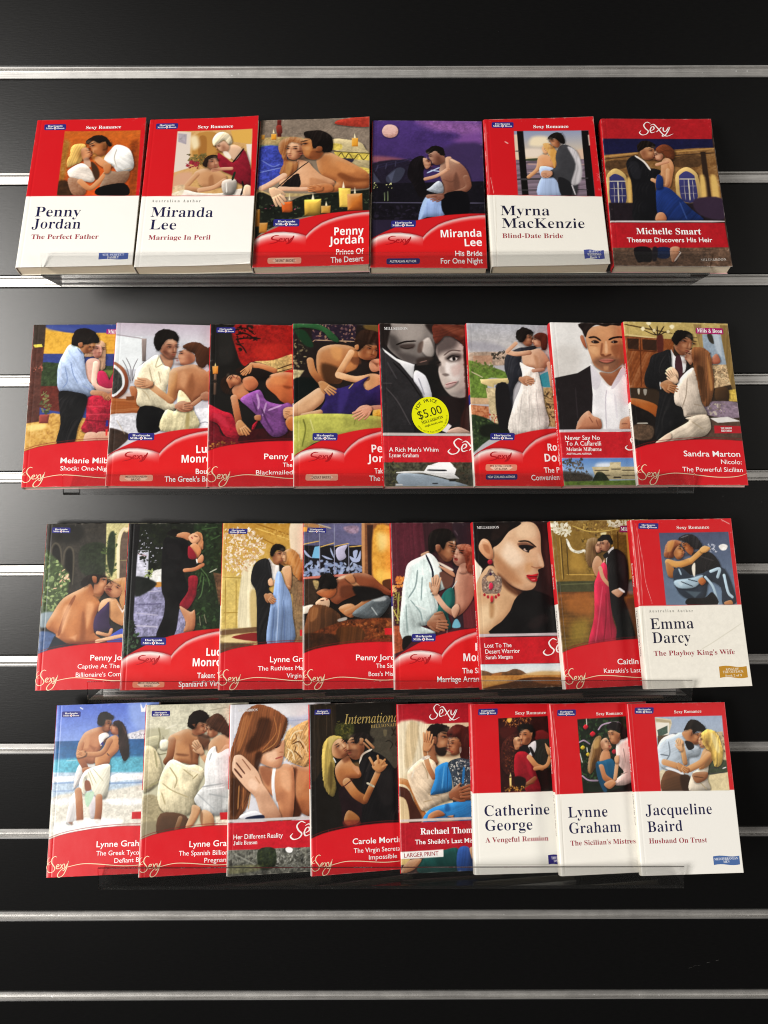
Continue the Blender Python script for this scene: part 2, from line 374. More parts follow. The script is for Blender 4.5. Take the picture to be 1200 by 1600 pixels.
 (1, 1): """A c8cad4
P b9a9ba gd0d0d8@90 f16:-32,1715 982,1711 988,1519 623,1502 439,1553 -22,1558
G e4eaee f9:-44,1551 259,1547 278,1199 -22,1191
L a8a0a8 w9:0,1565 260,1529
G 857874 s4:253,1528 301,1530 307,1284 271,1283
P c8b4ac f23:-6,935 247,941 252,844 1,827
L 6a6468 w5:175,1049 133,1195 83,1292
L 6a6468 w5:186,1049 189,1196 227,1309
L 6a6468 w5:173,1073 166,1208 115,1318
L 6a6468 w5:185,1061 223,1185 295,1286
P b06a40 s4:166,1012 244,1002 238,904 241,844 194,903
P 8a4a2c s4:-26,1252 76,1230 137,1134 152,1024 107,926 -3,892
P e0e4e8 f5:-24,1228 61,1196 114,1096 101,986 -4,911
P 3a3c38 n24 f5:-23,1203 63,1156 90,1083 84,998 -6,935
G a05a2a k14@2:-25,891 267,878 275,734 -14,717
G 7a4420 f3:139,908 215,916 218,874 141,868
P d0d0d8 n12 f7:-13,707 138,734 281,725 300,570 150,518 -5,565
P 3c2c24 n14 f9:-37,564 115,555 196,485 -21,307
L b8a890 w7 o60:66,661 150,520
P e2e2ea n8 f7:776,776 1011,787 1017,582 828,585
L a8a8b4 w12:837,639 925,665
P c8c0c8 f23:792,1262 996,1267 1000,1118 920,1141
L d8d8e0 w30:603,1432 610,1282
P bc8a6c s3:444,1365 565,1318 547,1218 476,1266
P b88468 s3:439,1467 509,1527 593,1526 601,1445 589,1344 532,1317 471,1363 433,1412
P 7c5240 f12 o60:470,1390 540,1330 584,1350 538,1374 492,1404
P 14100e s4 n14:370,1523 414,1616 492,1640 575,1611 613,1546 601,1501 554,1534 500,1520 455,1459 433,1408 401,1411
P e4d8b8 s6 n5:222,1197 328,1302 415,1358 476,1254 545,1218 541,1107 516,935 621,816 612,770 477,774 287,806 238,856 246,953 210,1074
L b8a888 w12:344,1213 372,1103 399,1005
L b8a888 w10:289,978 336,931 361,883
L c4b494 w9:435,1178 463,1056
L f6eeda w12:297,1261 247,1149
L b0a080 w10:331,822 476,795
L c8bc9c w9:432,1352 405,1227 476,1266
P 0c0c0e f5:276,803 512,770 489,567 272,540
P c88c6c s3:621,1367 672,1424 767,1376 783,1312 737,1271 658,1256 625,1314
P b87c54 s6:547,1181 623,1233 758,1264 838,1238 937,1141 944,957 828,893 776,853 715,912 646,962 616,888 572,861 534,960
P 8a5434 f21 o70:761,1162 790,1014 761,891 722,1013
P d8a078 f21 o60:659,1184 717,1136 689,1012 642,1060
P 4a2c1c s4 k14@60:657,1456 737,1502 829,1492 929,1404 899,1265 852,1224 803,1272 778,1372 720,1408
L c08858 w83 s5:579,1157 577,1009 560,887
L c58e62 w64 s5:566,873 468,946 364,1029
P cc9672 s4:212,1072 304,1111 380,1056 368,1002 232,1011
L 9a6444 w6:224,1050 319,1052
P e0d4a8 s5 k10@85 n8:521,775 621,772 639,986 738,903 787,783 841,597 487,561
P a89868 f12:722,745 755,746 750,590 717,589
P b0785c s4:626,850 694,875 776,831 778,780 710,759 634,777
L b88464 w46 s4:785,843 872,918
P b07c60 s4:854,952 943,984 946,893 873,888
Z 0.5:548,1449 549,1324
Z -0.9:649,1383 647,1264
Y c89470 1:377,1048 218,1068
Y b0785c -1:619,816 777,821""",
 (1, 2): """A 1c1a18
P 9c1c18 n16 f7:246,1696 854,1702 852,1314 438,1293 336,1242 267,1381
P c02c20 f29 o60:460,1459 737,1489 737,1363 461,1334
F 160f0d 241812 16 40:252,1671 413,1687 483,1535 368,1483 278,1381 255,1431
L 160d0c w16:253,1582 344,1596 460,1522
L 160d0c w14:253,1531 368,1546 494,1542
L 160d0c w14:263,1658 355,1648 437,1585
L 160d0c w14:254,1481 311,1457 358,1382
P 2c2a28 f34 o70:81,1579 207,1581 222,1305 98,1279
P c4a468 n24 f5:438,1293 622,1311 852,1377 851,1139 622,1180 553,1260
L 4a3018 w8:656,1211 817,1276
L 4a3018 w7:645,1174 817,1226
P b82820 f6:759,1200 851,1214 851,1158 713,1162
G e09038 s4:26,1238 83,1239 80,1155 32,1154
P ffe8a0 f6:47,1241 53,1272 62,1241
L 6a5040 w25 s5:55,1142 54,946
L 2a2018 w34:54,1087 54,1068
P a81c30 s5 n10:-51,849 129,768 224,728 287,575 399,525 421,621 476,665 377,501 177,501 87,634 -47,693
P c83048 f14 o70:29,741 130,718 198,598 131,622
P 6a1420 n16 f9:-47,657 87,622 200,491 825,505 847,433 -40,338
P 3a1014 n16 f7:399,575 825,577 847,451 311,432
F c88838 3a2014 10 40:13,456 266,468 267,409 15,362
P 2a1a12 s3 k12@60:110,1079 168,1137 209,1009 266,948 171,945 114,996
P c07850 s5:226,1009 315,1071 384,962 432,938 410,886 306,882 238,933
P c8845c s4:164,1100 213,1148 294,1129 307,1059 239,1031 204,1003 178,1055
P a85048 f3:224,1138 245,1126 238,1112
P c87040 s6:553,1084 622,1164 851,1151 849,831 713,864 645,937 565,1012
P 7c3c1c f16 o80:724,1039 804,1027 781,1002 736,1014
P e09058 f23 o60:622,1136 759,1113 713,1051 599,1062
P 1b1210 s3 n12:309,1133 371,1210 462,1224 567,1175 581,1121 476,1095 394,1131
P 241612 s2:246,1194 314,1232 359,1208 315,1145
P c87850 s4:326,1106 417,1134 476,1061 446,999 384,980 338,1032
L c88050 w55 s5:635,1196 507,1244 410,1255
L cc8858 w37 s4:405,1252 332,1158
L b87048 w67 s5:241,905 265,778 288,658
P c08052 s4:259,634 320,659 385,539 332,518 288,527
L 7a4428 w7:309,599 338,527
P 7c4888 s6 n10:304,897 463,989 511,963 556,878 690,840 772,857 817,794 737,697 759,550 622,502 510,635 465,719 374,813
L c8a0d0 w21 o80:463,950 481,865 476,792
L c09cc8 w18 o80:554,853 521,720
L d0a8d8 w18 o80:701,830 577,778
L 4a2454 w18 o80:509,792 555,672 622,552
L 4a2454 w16 o80:430,864 464,768
P d09468 s4:724,794 826,809 826,697 735,694
P c07038 s5:744,673 831,734 830,565 769,586
P b87850 s4:442,719 498,726 499,671 448,677
Z 0.8:208,1112 295,1069
Y c89060 -1:292,658 377,522
Y d09060 1:399,1245 317,1151
Y d09468 -1:837,758 726,743""",
 (1, 3): """A 241c1a
G 2c2030 n14 f7:184,1686 639,1694 623,1509 193,1502
F b08868 4a3048 13 70:195,1686 627,1694 622,1503 193,1496
L b89878 w7:216,1518 611,1509
F a89870 2a241c 14 40:-3,1549 124,1564 156,1326 97,1177 6,1102
G b0a078 n24 f9:-5,1200 109,1189 51,1102 -6,1077
P 2c5a34 s4:-2,1689 207,1705 346,1644 448,1544 447,1494 367,1530 287,1618 114,1653 -2,1638
P 1c3a24 f9:10,1625 125,1615 204,1452 112,1463
P 0c1412 f9:-6,1090 199,1110 261,1055 106,877 -7,846
P a08038 f16 o60:710,1689 851,1698 848,1602 755,1626
P b07040 s6:247,1400 377,1470 563,1460 657,1393 655,1308 629,1220 510,1154 461,1055 302,1078 233,1203
P d8985c f21 o70:377,1442 481,1431 467,1305 398,1330
P 3c2414 f25 o80:282,1266 465,1206 461,1057 313,1068
P d08c54 f16 o60:535,1269 628,1283 615,1207 522,1182
P c08050 s4:656,1444 727,1483 830,1484 833,1348 748,1307 653,1343
P 6a3c24 f12 o70:560,1332 653,1333 674,1271 604,1257
P 2c1c14 s3 n12:621,1545 708,1640 860,1609 856,1481 729,1470 657,1406 623,1443
P c08050 s4:616,1465 654,1472 653,1421 620,1421
L b87848 w69 s5:167,1295 194,1178 273,1068
P c08858 s4:244,1065 313,1071 420,969 379,944 289,1004
L 7a4c2c w6:301,1031 379,958
L 7a4c2c w6:324,1050 408,977
P d8a070 s4:670,1119 764,1162 868,1136 863,999 735,971 679,1032
P d89c78 s3:778,1307 868,1317 865,1210 788,1182 753,1244
P 5a3018 f9 o60:791,1285 849,1273 836,1235
L e0a878 w64 s5:579,1388 512,1269 446,1156
L e4ae80 w67 s5:446,1144 601,1102 728,1116
P 2c2058 s4 n8:289,992 460,1006 599,1059 746,1131 691,1047 738,984 876,1043 869,828 708,824 591,714 248,706 310,873
P 443480 f23 o60:460,984 552,997 502,813 432,740
L d0b060 w7:546,1003 588,1052
P d8a880 s5:-30,798 140,932 255,1009 304,958 289,860 183,763 82,705 -30,720
L c89870 w55 s5:93,712 257,751
P d8987c s4:589,739 650,814 731,829 759,790 682,715 613,683
L 9a6450 w6:614,717 684,778
P c08870 s4:731,815 869,828 867,779 764,778
G e0b040 s4 n20:775,776 868,789 865,704 773,698
P a8a850 s3 n6:-19,702 876,706 872,573 495,525 190,430 -22,301
L 6a6c28 w14 o80:93,679 114,571 79,394
L d0cc80 w14 o80:160,679 192,560
L 787a34 w12 o70:601,681 588,621
L c8c474 w12 o70:47,655 46,453
Z 0.5:782,1433 748,1312
Y c08858 -1:269,1058 404,946
Y d8987c 1:751,793 588,695""",
 (1, 4): """A 1e1b1b
P 807874 s3:91,1694 565,1703 552,1556 547,1392 524,1339 430,1319 358,1262 242,1285 129,1371 71,1448 51,1548
P a69c96 f46 o80:175,1677 445,1682 415,1529 227,1500
P 403a38 f34 o80:78,1574 170,1537 199,1387 108,1423
P 544c4a f29:165,1386 338,1351 429,1303 323,1264 220,1300
P 241c1a f14 n8:-35,1698 111,1695 91,1549 64,1441 10,1459 -42,1471
P 2c2220 f16:464,1701 565,1703 547,1582 502,1619
L 1a1310 w17:165,1464 250,1497 362,1508
L 1a1310 w13:204,1440 271,1423 336,1444
P 3c2e2a f16 o80:202,1462 343,1475 329,1427 224,1425
P b4aaa4 s3 f12:432,1510 501,1543 544,1417 517,1339 455,1351 409,1428
P 5a463e f12 o80:390,1478 438,1504 415,1390 374,1390
P 3c302c f18:359,1299 431,1334 530,1329 481,1278 477,1201 379,1225
L 8a6c64 w10:393,1277 464,1297
G e8e8ec f5 s2:21,1428 162,1314 339,1252 316,1100 283,1140 195,1260 48,1372
P d2d2da s3 f5:343,1190 445,1129 499,902 411,890 326,1066
L a0a0ac w14:374,1104 425,932
P 1a1818 f7:333,1227 423,1153 467,1105 506,933 574,909 590,1242 497,1254
P 2d2b2d s3 n8:-43,1421 48,1382 272,1149 414,890 302,689 284,522 -68,521
L 4c484a w8:48,1002 158,857 274,617
L 4a4648 w7:15,1051 107,1052
L 5c585c w14 o50:68,1273 155,1101
L 151314 w14:126,1274 270,1102 389,908
P c6b8b0 s2 f9:590,1481 677,1571 780,1516 881,1410 892,1184 867,948 759,901 669,944 606,1042 575,1180 594,1280 560,1392
P 564a48 f40 o90:557,1531 678,1597 793,1535 752,1433 620,1381 572,1355
P e8e0dc f40 o80:649,1256 768,1282 794,1108 699,1082
P 5c2c20 s3 k16@20 n8:540,1673 659,1696 921,1691 904,1397 853,1435 804,1510 677,1571 560,1478
P 8a4a34 f16 o70 k16@20:634,1673 847,1651 842,1561 726,1610
P c0a09c s3:636,1042 689,1070 764,1079 722,1031 654,1005
L 7a4848 w6:641,1042 751,1071
P 948a86 f23 o80:680,947 760,911 867,961 860,1035 763,972
P a89a94 f18 o80:591,1255 638,1218 627,1156 589,1180
P 6a5c58 f10 o80:611,1153 654,1164 683,1144 643,1131
P efe6e2 f16 o80:652,1268 680,1269 683,1181 655,1175
P 3a302e f23 o80:650,1325 720,1378 813,1368 800,1310 709,1286
P dcd4d0 f5:694,1315 728,1336 773,1329 760,1305 717,1299
P 141010 f3:724,1336 752,1336 755,1307 727,1302
L 151010 w12:671,1316 720,1352 797,1340
L 5a4844 w14 o80:640,1356 716,1410 815,1406
P 3a302e f13 o80:554,1273 597,1296 607,1253 578,1237
L 181010 w9:559,1269 601,1280
P d0b0a8 f23 o60:707,1231 802,1258 785,1158 725,1132
P 371b18 f12 k14@80:842,1447 906,1435 854,524 773,524 771,692 834,887
P 241a1a f16:504,896 805,887 771,692 675,619 608,655
P b89888 s4:619,541 720,595 788,586 855,536
G e0d8d8 f5:580,559 647,634 680,610 625,540
G c8202c f2 n4:-69,503 911,506 895,237 -76,238
L c4bcb8 w28:-68,523 911,519
G 4a483a n40 f2:-76,238 895,237 879,-29 -84,-25
F 6a6a48 2a2a20 16 60:13,228 226,228 128,9 6,-2
F 5c4c3c 2a2a20 16 50:541,228 848,228 836,18 690,41
G 9aa2aa f3:106,26 757,18 754,-28 105,-25
P a4b4c4 s2 f3:138,122 378,116 601,65 763,20 756,-3 195,-1
G fafafc f3:377,133 427,207 654,218 703,169 683,113 726,76 624,72 468,109
G fafafc f3:450,211 530,237 644,237 676,204
L 2c2c30 w17:420,160 606,155
L 2c2c30 w15:629,53 680,51
L f2f2f2 w17:121,136 379,140 558,107 720,76
L 2c2c30 w8:464,25 515,25
L e8e8e8 w14:112,15 173,14""",
 (1, 5): """A b4b2b8
P a8aab6 gc8c2bc@90 f6 n6:-69,1718 963,1713 935,1368 -87,1340
P 9a98a4 f34 o70:14,1493 297,1476 387,1390 9,1392
P b49c8a n20 f9:-27,1366 398,1378 390,1253 -33,1255
G b48c74 f3 n8:47,1341 245,1349 239,1259 48,1249
F 4a4238 2c2820 13 36:244,1387 376,1403 381,1303 252,1312
P 6a8438 n20 f6:-32,1267 142,1247 361,1178 369,1104 180,1097 169,898 -51,893
F 4c6028 8a8c50 14 44:-8,1292 261,1262 279,1176 22,1194
L c8b898 w10:21,1170 134,1111
G c8b48c n14 f3:157,1001 259,1003 273,599 199,622
G d8c088 s3 f3:105,1090 398,1110 401,1053 247,1037 239,1003 114,1049
G c8a480 f3 n8:-28,897 180,894 177,829 -32,827
G c07850 n30 f5:-32,825 175,807 180,681 -38,695
F c83c3c 8a4a38 9 26:136,734 263,724 246,628 143,639
P 2c3c24 n20 f7:-50,695 145,686 257,617 415,559 155,461 -70,306
F 55683c 1a2416 15 70:-39,683 145,674 256,605 157,484 -45,352
P 1c2018 f16:107,614 407,619 401,523 100,495
P 3a98a8 f5:708,1137 826,1196 920,1179 909,1040 718,1032
G b09868 n24 f6:740,1014 908,1030 873,596 745,612
F 3c3024 6a5838 14 30:750,989 858,1004 830,650 749,660
P 24262e s3 n6:384,1350 508,1432 605,1450 681,1464 694,1434 550,1342 533,1232 539,1145 434,983 398,625 280,623 258,1025 391,1053 361,1203
P 1c1a1c f6:259,1003 387,1031 384,619 267,605
P b07858 s3:549,1537 627,1590 670,1563 658,1479 597,1462
P 191311 s3 n8:502,1552 519,1629 584,1665 671,1629 669,1573 621,1587 580,1520 537,1501
P d8a888 s5:562,1380 675,1426 750,1428 825,1315 804,1258 732,1185 660,1220 567,1243 546,1320
P b07c5c f14 o60:671,1361 687,1261 708,1224 711,1337
L d8a484 w51 s5:625,1391 493,1372 405,1391
L d8a484 w39 s4:399,1397 494,1488
P e0a888 s3:663,1522 710,1567 755,1530 758,1470 702,1456
P 5a2c20 s4 k10@70:684,1574 749,1613 826,1583 808,1438 755,1432 750,1521 708,1545
P e4dcd4 s4 k10@88 n5:520,1281 591,1243 684,1211 714,1112 741,842 751,594 374,535 420,812 506,1009 537,1157
L b8b0ac w10 o70:522,936 466,632
L b8b0ac w10 o70:593,937 569,598
L b8b0ac w10 o70:665,963 676,623
P c08868 s4:508,1105 584,1142 654,1098 615,1050 531,1068
L c8947c w37 s4:653,1195 755,1210
L d8a888 w46 s5:820,1277 837,1041
Z 0.8:642,1556 619,1473
Z -0.8:692,1538 703,1469
Y c08868 -1:510,1105 652,1071""",
 (1, 6): """A e4e2e0
P d4d0cc f69:-24,1410 261,1414 236,1140 -50,1089
P 9a6040 s2 f7:462,1161 580,1153 707,1225 657,1095 566,1014 491,1091
P c88c62 s3:362,1598 463,1657 768,1681 766,1547 729,1319 678,1231 581,1166 488,1177 411,1239 382,1340 357,1453
P d89c70 f34 o70:473,1632 666,1635 633,1545 500,1543
P e0ac80 f18 o60:385,1466 456,1454 423,1366 384,1390
P 8c5434 f25 o70:700,1495 760,1496 724,1269 676,1269
P 1e1614 s2 n8 f6:323,1693 807,1703 801,1652 646,1675 572,1656 477,1672 413,1633 379,1592 353,1535 326,1604
P a86040 s4:297,1540 328,1556 349,1468 354,1413 318,1455
P 7a5440 f32 o80:401,1266 478,1323 610,1331 695,1281 595,1178 500,1180
L 1b1110 w20:389,1533 452,1539 506,1503
L 1b1110 w20:591,1511 644,1535 723,1546
P 2a1a14 f5:405,1487 449,1507 492,1482 445,1469
P 2a1a14 f5:609,1486 650,1507 685,1490 647,1474
P e8dcd0 f2:421,1488 431,1494 434,1482
P e8dcd0 f2:627,1489 637,1494 638,1482
L a87048 w12 o70:389,1447 466,1442
P b46858 s3:473,1294 548,1307 624,1293 556,1262 497,1271
L 7a3c34 w6:478,1292 621,1291
P 8c5c44 f12 o70:490,1323 610,1331 597,1313 501,1309
P f0eef2 s2 f3:374,1253 467,1093 565,1010 710,1232 811,1195 746,609 623,549 459,548 426,680 344,737 360,1043
P dcd8e0 f7:375,1241 467,1093 408,970 362,1043
P dcd4de f7:565,1010 706,1219 710,1145 599,996
L c8c2cc w8:514,971 490,849 473,572
L dcd8e0 w21 o80:592,922 590,680
G 241e20 f5 n4:-63,1083 237,1150 372,1231 368,921 343,733 190,643 164,548 -107,547
L 383034 w9 o70:199,993 193,679
P c88868 s5:165,560 216,679 305,754 349,703 416,670 426,584 369,554 216,554
L 8a5440 w7:310,691 340,632
L 8a5440 w7:377,662 394,596
P e0a888 f12 o70:291,727 323,703 286,679
P c08060 s5:609,618 636,671 732,693 729,555 612,555
L 8a5440 w7:630,620 689,621
G c41c28 f2 n4:-108,533 762,539 755,271 -130,271
L c8c2c8 w22:-107,547 764,556
G 5a86c8 gb8cce0@90 f3:-130,269 767,271 753,43 -149,36
P d8e0ec f23:357,219 495,219 467,172 330,184
F 6a5c4c 3c342c 14 130:-73,266 201,266 214,161 301,115 134,35 -70,36
P 4a4238 f16 n24:-84,139 142,127 276,92 247,34 -93,36
G c8b890 f2 n6:287,182 466,184 471,228 579,230 574,183 769,185 755,57 318,57
G d8c8a0 f2:455,184 519,223 581,183
L 4a4234 w10:477,160 570,160
L 5c5240 w7:310,147 453,147
L 5c5240 w7:580,148 718,148
L 5c5240 w7:322,97 459,97
L 3c3428 w14:492,77 566,77
L 5c5240 w7:574,96 713,96
P 2a3220 n20 f3:279,11 324,120 371,135 414,103 448,39 415,4
G 6a8434 n16 f5:-149,36 754,50 746,-14 -153,-9
P 7a4428 f10 o70:508,1465 526,1465 510,1379 493,1352 487,1367
P 6a3820 f8 o80:491,1354 520,1359 539,1337 572,1355 601,1358 590,1338 544,1325 501,1332
P e8b890 f10 o80:550,1486 569,1486 568,1380 538,1372
P e0aa7c f23 o60:405,1428 476,1417 456,1341 410,1353
P 8a5030 f16 o60:610,1444 696,1457 657,1319 614,1368
P c89068 f14 o70:510,1223 558,1224 548,1187 512,1186""",
 (1, 7): """A 3a2c20
G c0a868 f6 n6:-34,1717 1086,1688 1062,1497 491,1506 -49,1540
L 5a4424 w15:9,1665 486,1572
L e0c890 w9:11,1553 491,1499
L 5a4424 w12:494,1537 756,1529
P b89c60 f7:493,1525 778,1517 767,1416 683,1415 484,1436
G 8a4c24 k14@60 f5 n6:-26,1534 498,1510 426,990 -51,984
G 3a2418 f3 k16@45:21,1513 139,1509 128,1390 18,1401
G 3a2418 f3 k16@45:174,1504 322,1500 311,1381 170,1391
L 5c2c14 w10:155,1518 118,998
L 5c2c14 w9:20,1388 318,1371
P 5a2820 f9:329,1547 389,1548 371,1372 318,1371
L c8a070 w5:87,973 87,913
P d8d8d0 f3 o60:76,973 101,974 92,925 78,925
P d8d8d0 f3 o60:135,968 170,968 158,914 140,913
G 98a8b8 f7 n6:778,1568 982,1574 1044,1246 838,1212 790,1417
P b8c4d0 f16:902,1557 962,1559 972,1345 928,1369
P 3c3830 f6:844,1569 892,1570 904,1469 859,1493
G b89c78 n34 f7:842,1243 1050,1246 1072,1042 848,990
F 7a6048 d8c8a0 10 60:852,1230 1042,1233 1067,1048 849,996
P b06850 s4:844,1286 915,1362 948,1292 928,1254 852,1253
G 8a7040 k12@82 f6:988,1674 1083,1669 1087,829 1049,901 1014,1097 988,1521
G 9a8050 k12@82 f6:713,1681 796,1676 790,1417 762,1379
G d0b050 n16 f5:987,973 1083,987 1078,853 985,858
P 4a3420 s3:856,978 908,1003 989,992 980,870 857,868
P 8a7888 n16 f7:743,842 1088,841 1081,690 757,710
F c8bcae 6a5c58 14 30:760,837 936,839 934,730 769,716
P 5a4438 n12 f6:744,650 1088,654 1079,445 611,441
G e0dcd8 f3:771,678 953,694 1076,650 847,631
P a85c24 s3 f5:-61,869 78,870 256,804 244,680 70,786 -68,790
P 1c1614 n16 f6:-67,796 70,782 237,668 217,402 -106,352
L c8c4b8 w12:43,618 146,620
L 8a6048 w16 o80:10,506 111,489
P 5c4838 f9 n20:7,600 190,590 166,460 6,459
L 3a2c1c w10:204,1601 330,1553 467,1613
L 3a2c1c w9:257,1659 330,1553 411,1650
L 3a2c1c w9:339,1648 335,1547
P f4e8c0 f7:170,1620 194,1643 213,1620 189,1595
P f4e8c0 f7:230,1682 259,1700 283,1683 255,1657
P f4e8c0 f7:465,1651 494,1670 518,1652 491,1619
P e0d0a0 f6:288,1609 313,1622 322,1597 297,1584
P e0d0a0 f6:430,1599 455,1612 464,1587 439,1574
G b8202c f2:805,602 1091,600 1086,526 800,523
P f0f0f2 s2:454,1398 496,1322 595,1341 570,1158 446,1184
P b47c58 s3:501,1459 577,1535 664,1543 677,1465 634,1374 559,1335 501,1397
P 8a5a40 f12 o60:517,1412 570,1350 619,1370 573,1382
P 14100e s3 n8:476,1518 525,1597 597,1611 683,1581 688,1509 628,1537 551,1488 521,1447 498,1459
P 1b1b1d s3 n6:256,1330 359,1372 450,1388 446,1184 482,1185 517,1016 608,1264 604,1316 625,1202 536,1014 490,797 556,678 332,521 216,455 230,674 292,949 168,996 160,1109 214,1233
L 303034 w9 o80:429,1360 444,1162 485,991
P 4a2830 f3:499,1322 546,1325 552,1158 505,1046 476,1185
P b07850 s4:312,1035 412,1078 479,991 458,936 387,951 316,995
L f0f0f0 w10:310,1050 311,976
L 7a4c34 w6:384,1038 459,966
P d8a888 s3:587,1323 670,1405 678,1315 643,1237 611,1274
P d4c4b4 s6 n4:516,1087 623,1190 673,1193 692,1043 705,848 748,713 616,700 522,687 507,783 443,818 441,930
L a09080 w10:589,1090 559,919 511,797
L a09080 w9:630,823 721,800
L a89888 w8:535,701 746,718
P d0c0ac s5 n4:531,677 736,713 774,608 752,544 662,484 346,432 201,416 343,521 554,642
L a89880 w9 o80:587,642 693,560
P e4c4ac s3:201,416 343,521 364,471 289,432
P 7c5030 s4 k18@80:668,1402 745,1431 850,1368 854,1193 860,1045 802,849 734,794 699,921 683,1092 663,1252
P 4a2e1a f16 o80 k16@80:697,1215 765,1192 772,946 726,848 705,970
P b88048 f12 o80:815,1317 836,1193 837,996 807,995
P e0b898 s4:384,1171 449,1214 505,1138 480,1037 443,1037 414,1125
L b07c60 w6:405,1186 440,1125
L b07c60 w6:430,1199 465,1138
Z 0.4:632,1489 587,1344
Z -0.9:644,1358 621,1258
Y e0b898 1:477,1052 397,1184
Y b07850 -1:325,1025 476,964""",
 (2, 0): """A 2e2c28
P 3a3630 n14 f23:-41,1710 609,1705 631,1058 -18,1043
P 24221e f34:54,1684 349,1682 348,1510 78,1512
L 565044 w17:62,1306 65,1439 103,1490 156,1426 181,1220
L 565044 w17:189,1232 197,1389 243,1450 290,1376 298,1056
P 1c1a16 f7:78,1415 106,1469 148,1414 166,1232 95,1245
P 1c1a16 f7:210,1365 245,1425 280,1364 286,1086 232,1111
P 6a443c f29 o60:410,1448 528,1447 533,1349 416,1350
P 2c3424 n22 f12:363,1448 609,1470 614,1154 379,1181
G c8c088 n12 f6:606,1705 883,1702 913,1030 628,1106
P 6a5c50 n8 f5:772,1080 758,1444 783,1598 828,1585 889,1566 911,1078
L ece4be w32:756,1080 741,1493 781,1629 833,1616 888,1578
L 8a8460 w7:765,1298 900,1308
F 3c4c2c 6a8048 15 60:571,1409 683,1642 721,1592 733,1128 626,1154 606,1299
P 2c3824 f12 n20:639,1568 697,1592 712,1298 686,1129 629,1323
P 4a5a38 n20 f16:-32,1404 88,1354 201,1232 265,1135 234,897 139,768 1,771
F a8bc80 4a5c38 16 120:-3,1403 126,1305 270,1159 255,920 194,803 70,769 15,900
F e8d8b0 e8a890 17 14:190,1220 262,1183 256,1099 114,970 78,982
P 8a98a0 f14:1,765 162,768 79,635 -1,636
P 4c628a n10 f12:-19,572 164,552 106,397 -26,342
P c07c4c s6:215,915 389,1013 479,1062 535,939 590,844 547,726 544,562 629,477 446,442 180,482 164,555 63,627 116,757
L 8a5030 w32 o80:330,937 249,755 193,545
P e0a274 f23 o80:456,858 526,845 499,703 459,610
P 8c5230 f18 o80:420,775 459,610 444,471 408,495
P e8b088 f21 o70:228,814 295,836 260,661 220,568
P dca078 f16 o70:304,520 371,542 363,484
P c88c64 s4:522,1081 579,1145 636,1132 638,1034 597,936 520,949
P e8c4b0 f7 o80:592,1130 630,1118 624,1070
P 1d1511 s3 n10:380,1071 428,1135 520,1161 632,1139 575,1118 546,1068 494,1084 422,1034
P b87850 s3:492,1138 536,1131 539,1071 507,1077
P 9c6840 f9 o70:519,964 591,939 559,880 534,916
P 1a2430 f6:154,537 321,429 90,391
P d09868 s5:599,885 720,915 771,864 832,769 892,720 898,602 732,670 659,748 575,761
P d8a078 s3:627,1028 711,1096 800,1067 783,933 696,919 635,971
P a84840 f3:659,1015 692,1006 687,991 660,1000
P c08c58 s4 k14@75:705,1093 803,1121 899,1078 913,767 831,780 779,888 799,1019
P 3c2c50 s3:542,720 642,843 678,860 689,653 722,592 551,571
P f0e4e0 f7:758,853 832,757 821,745
P 3c4ea4 s3:691,522 897,626 905,450 697,454
L e0b088 w37 s4:575,474 695,501 878,538
L d8a078 w34 s4:576,561 687,536 713,588
Z 0.8:611,1106 604,956
Z 0:716,1047 654,959""",
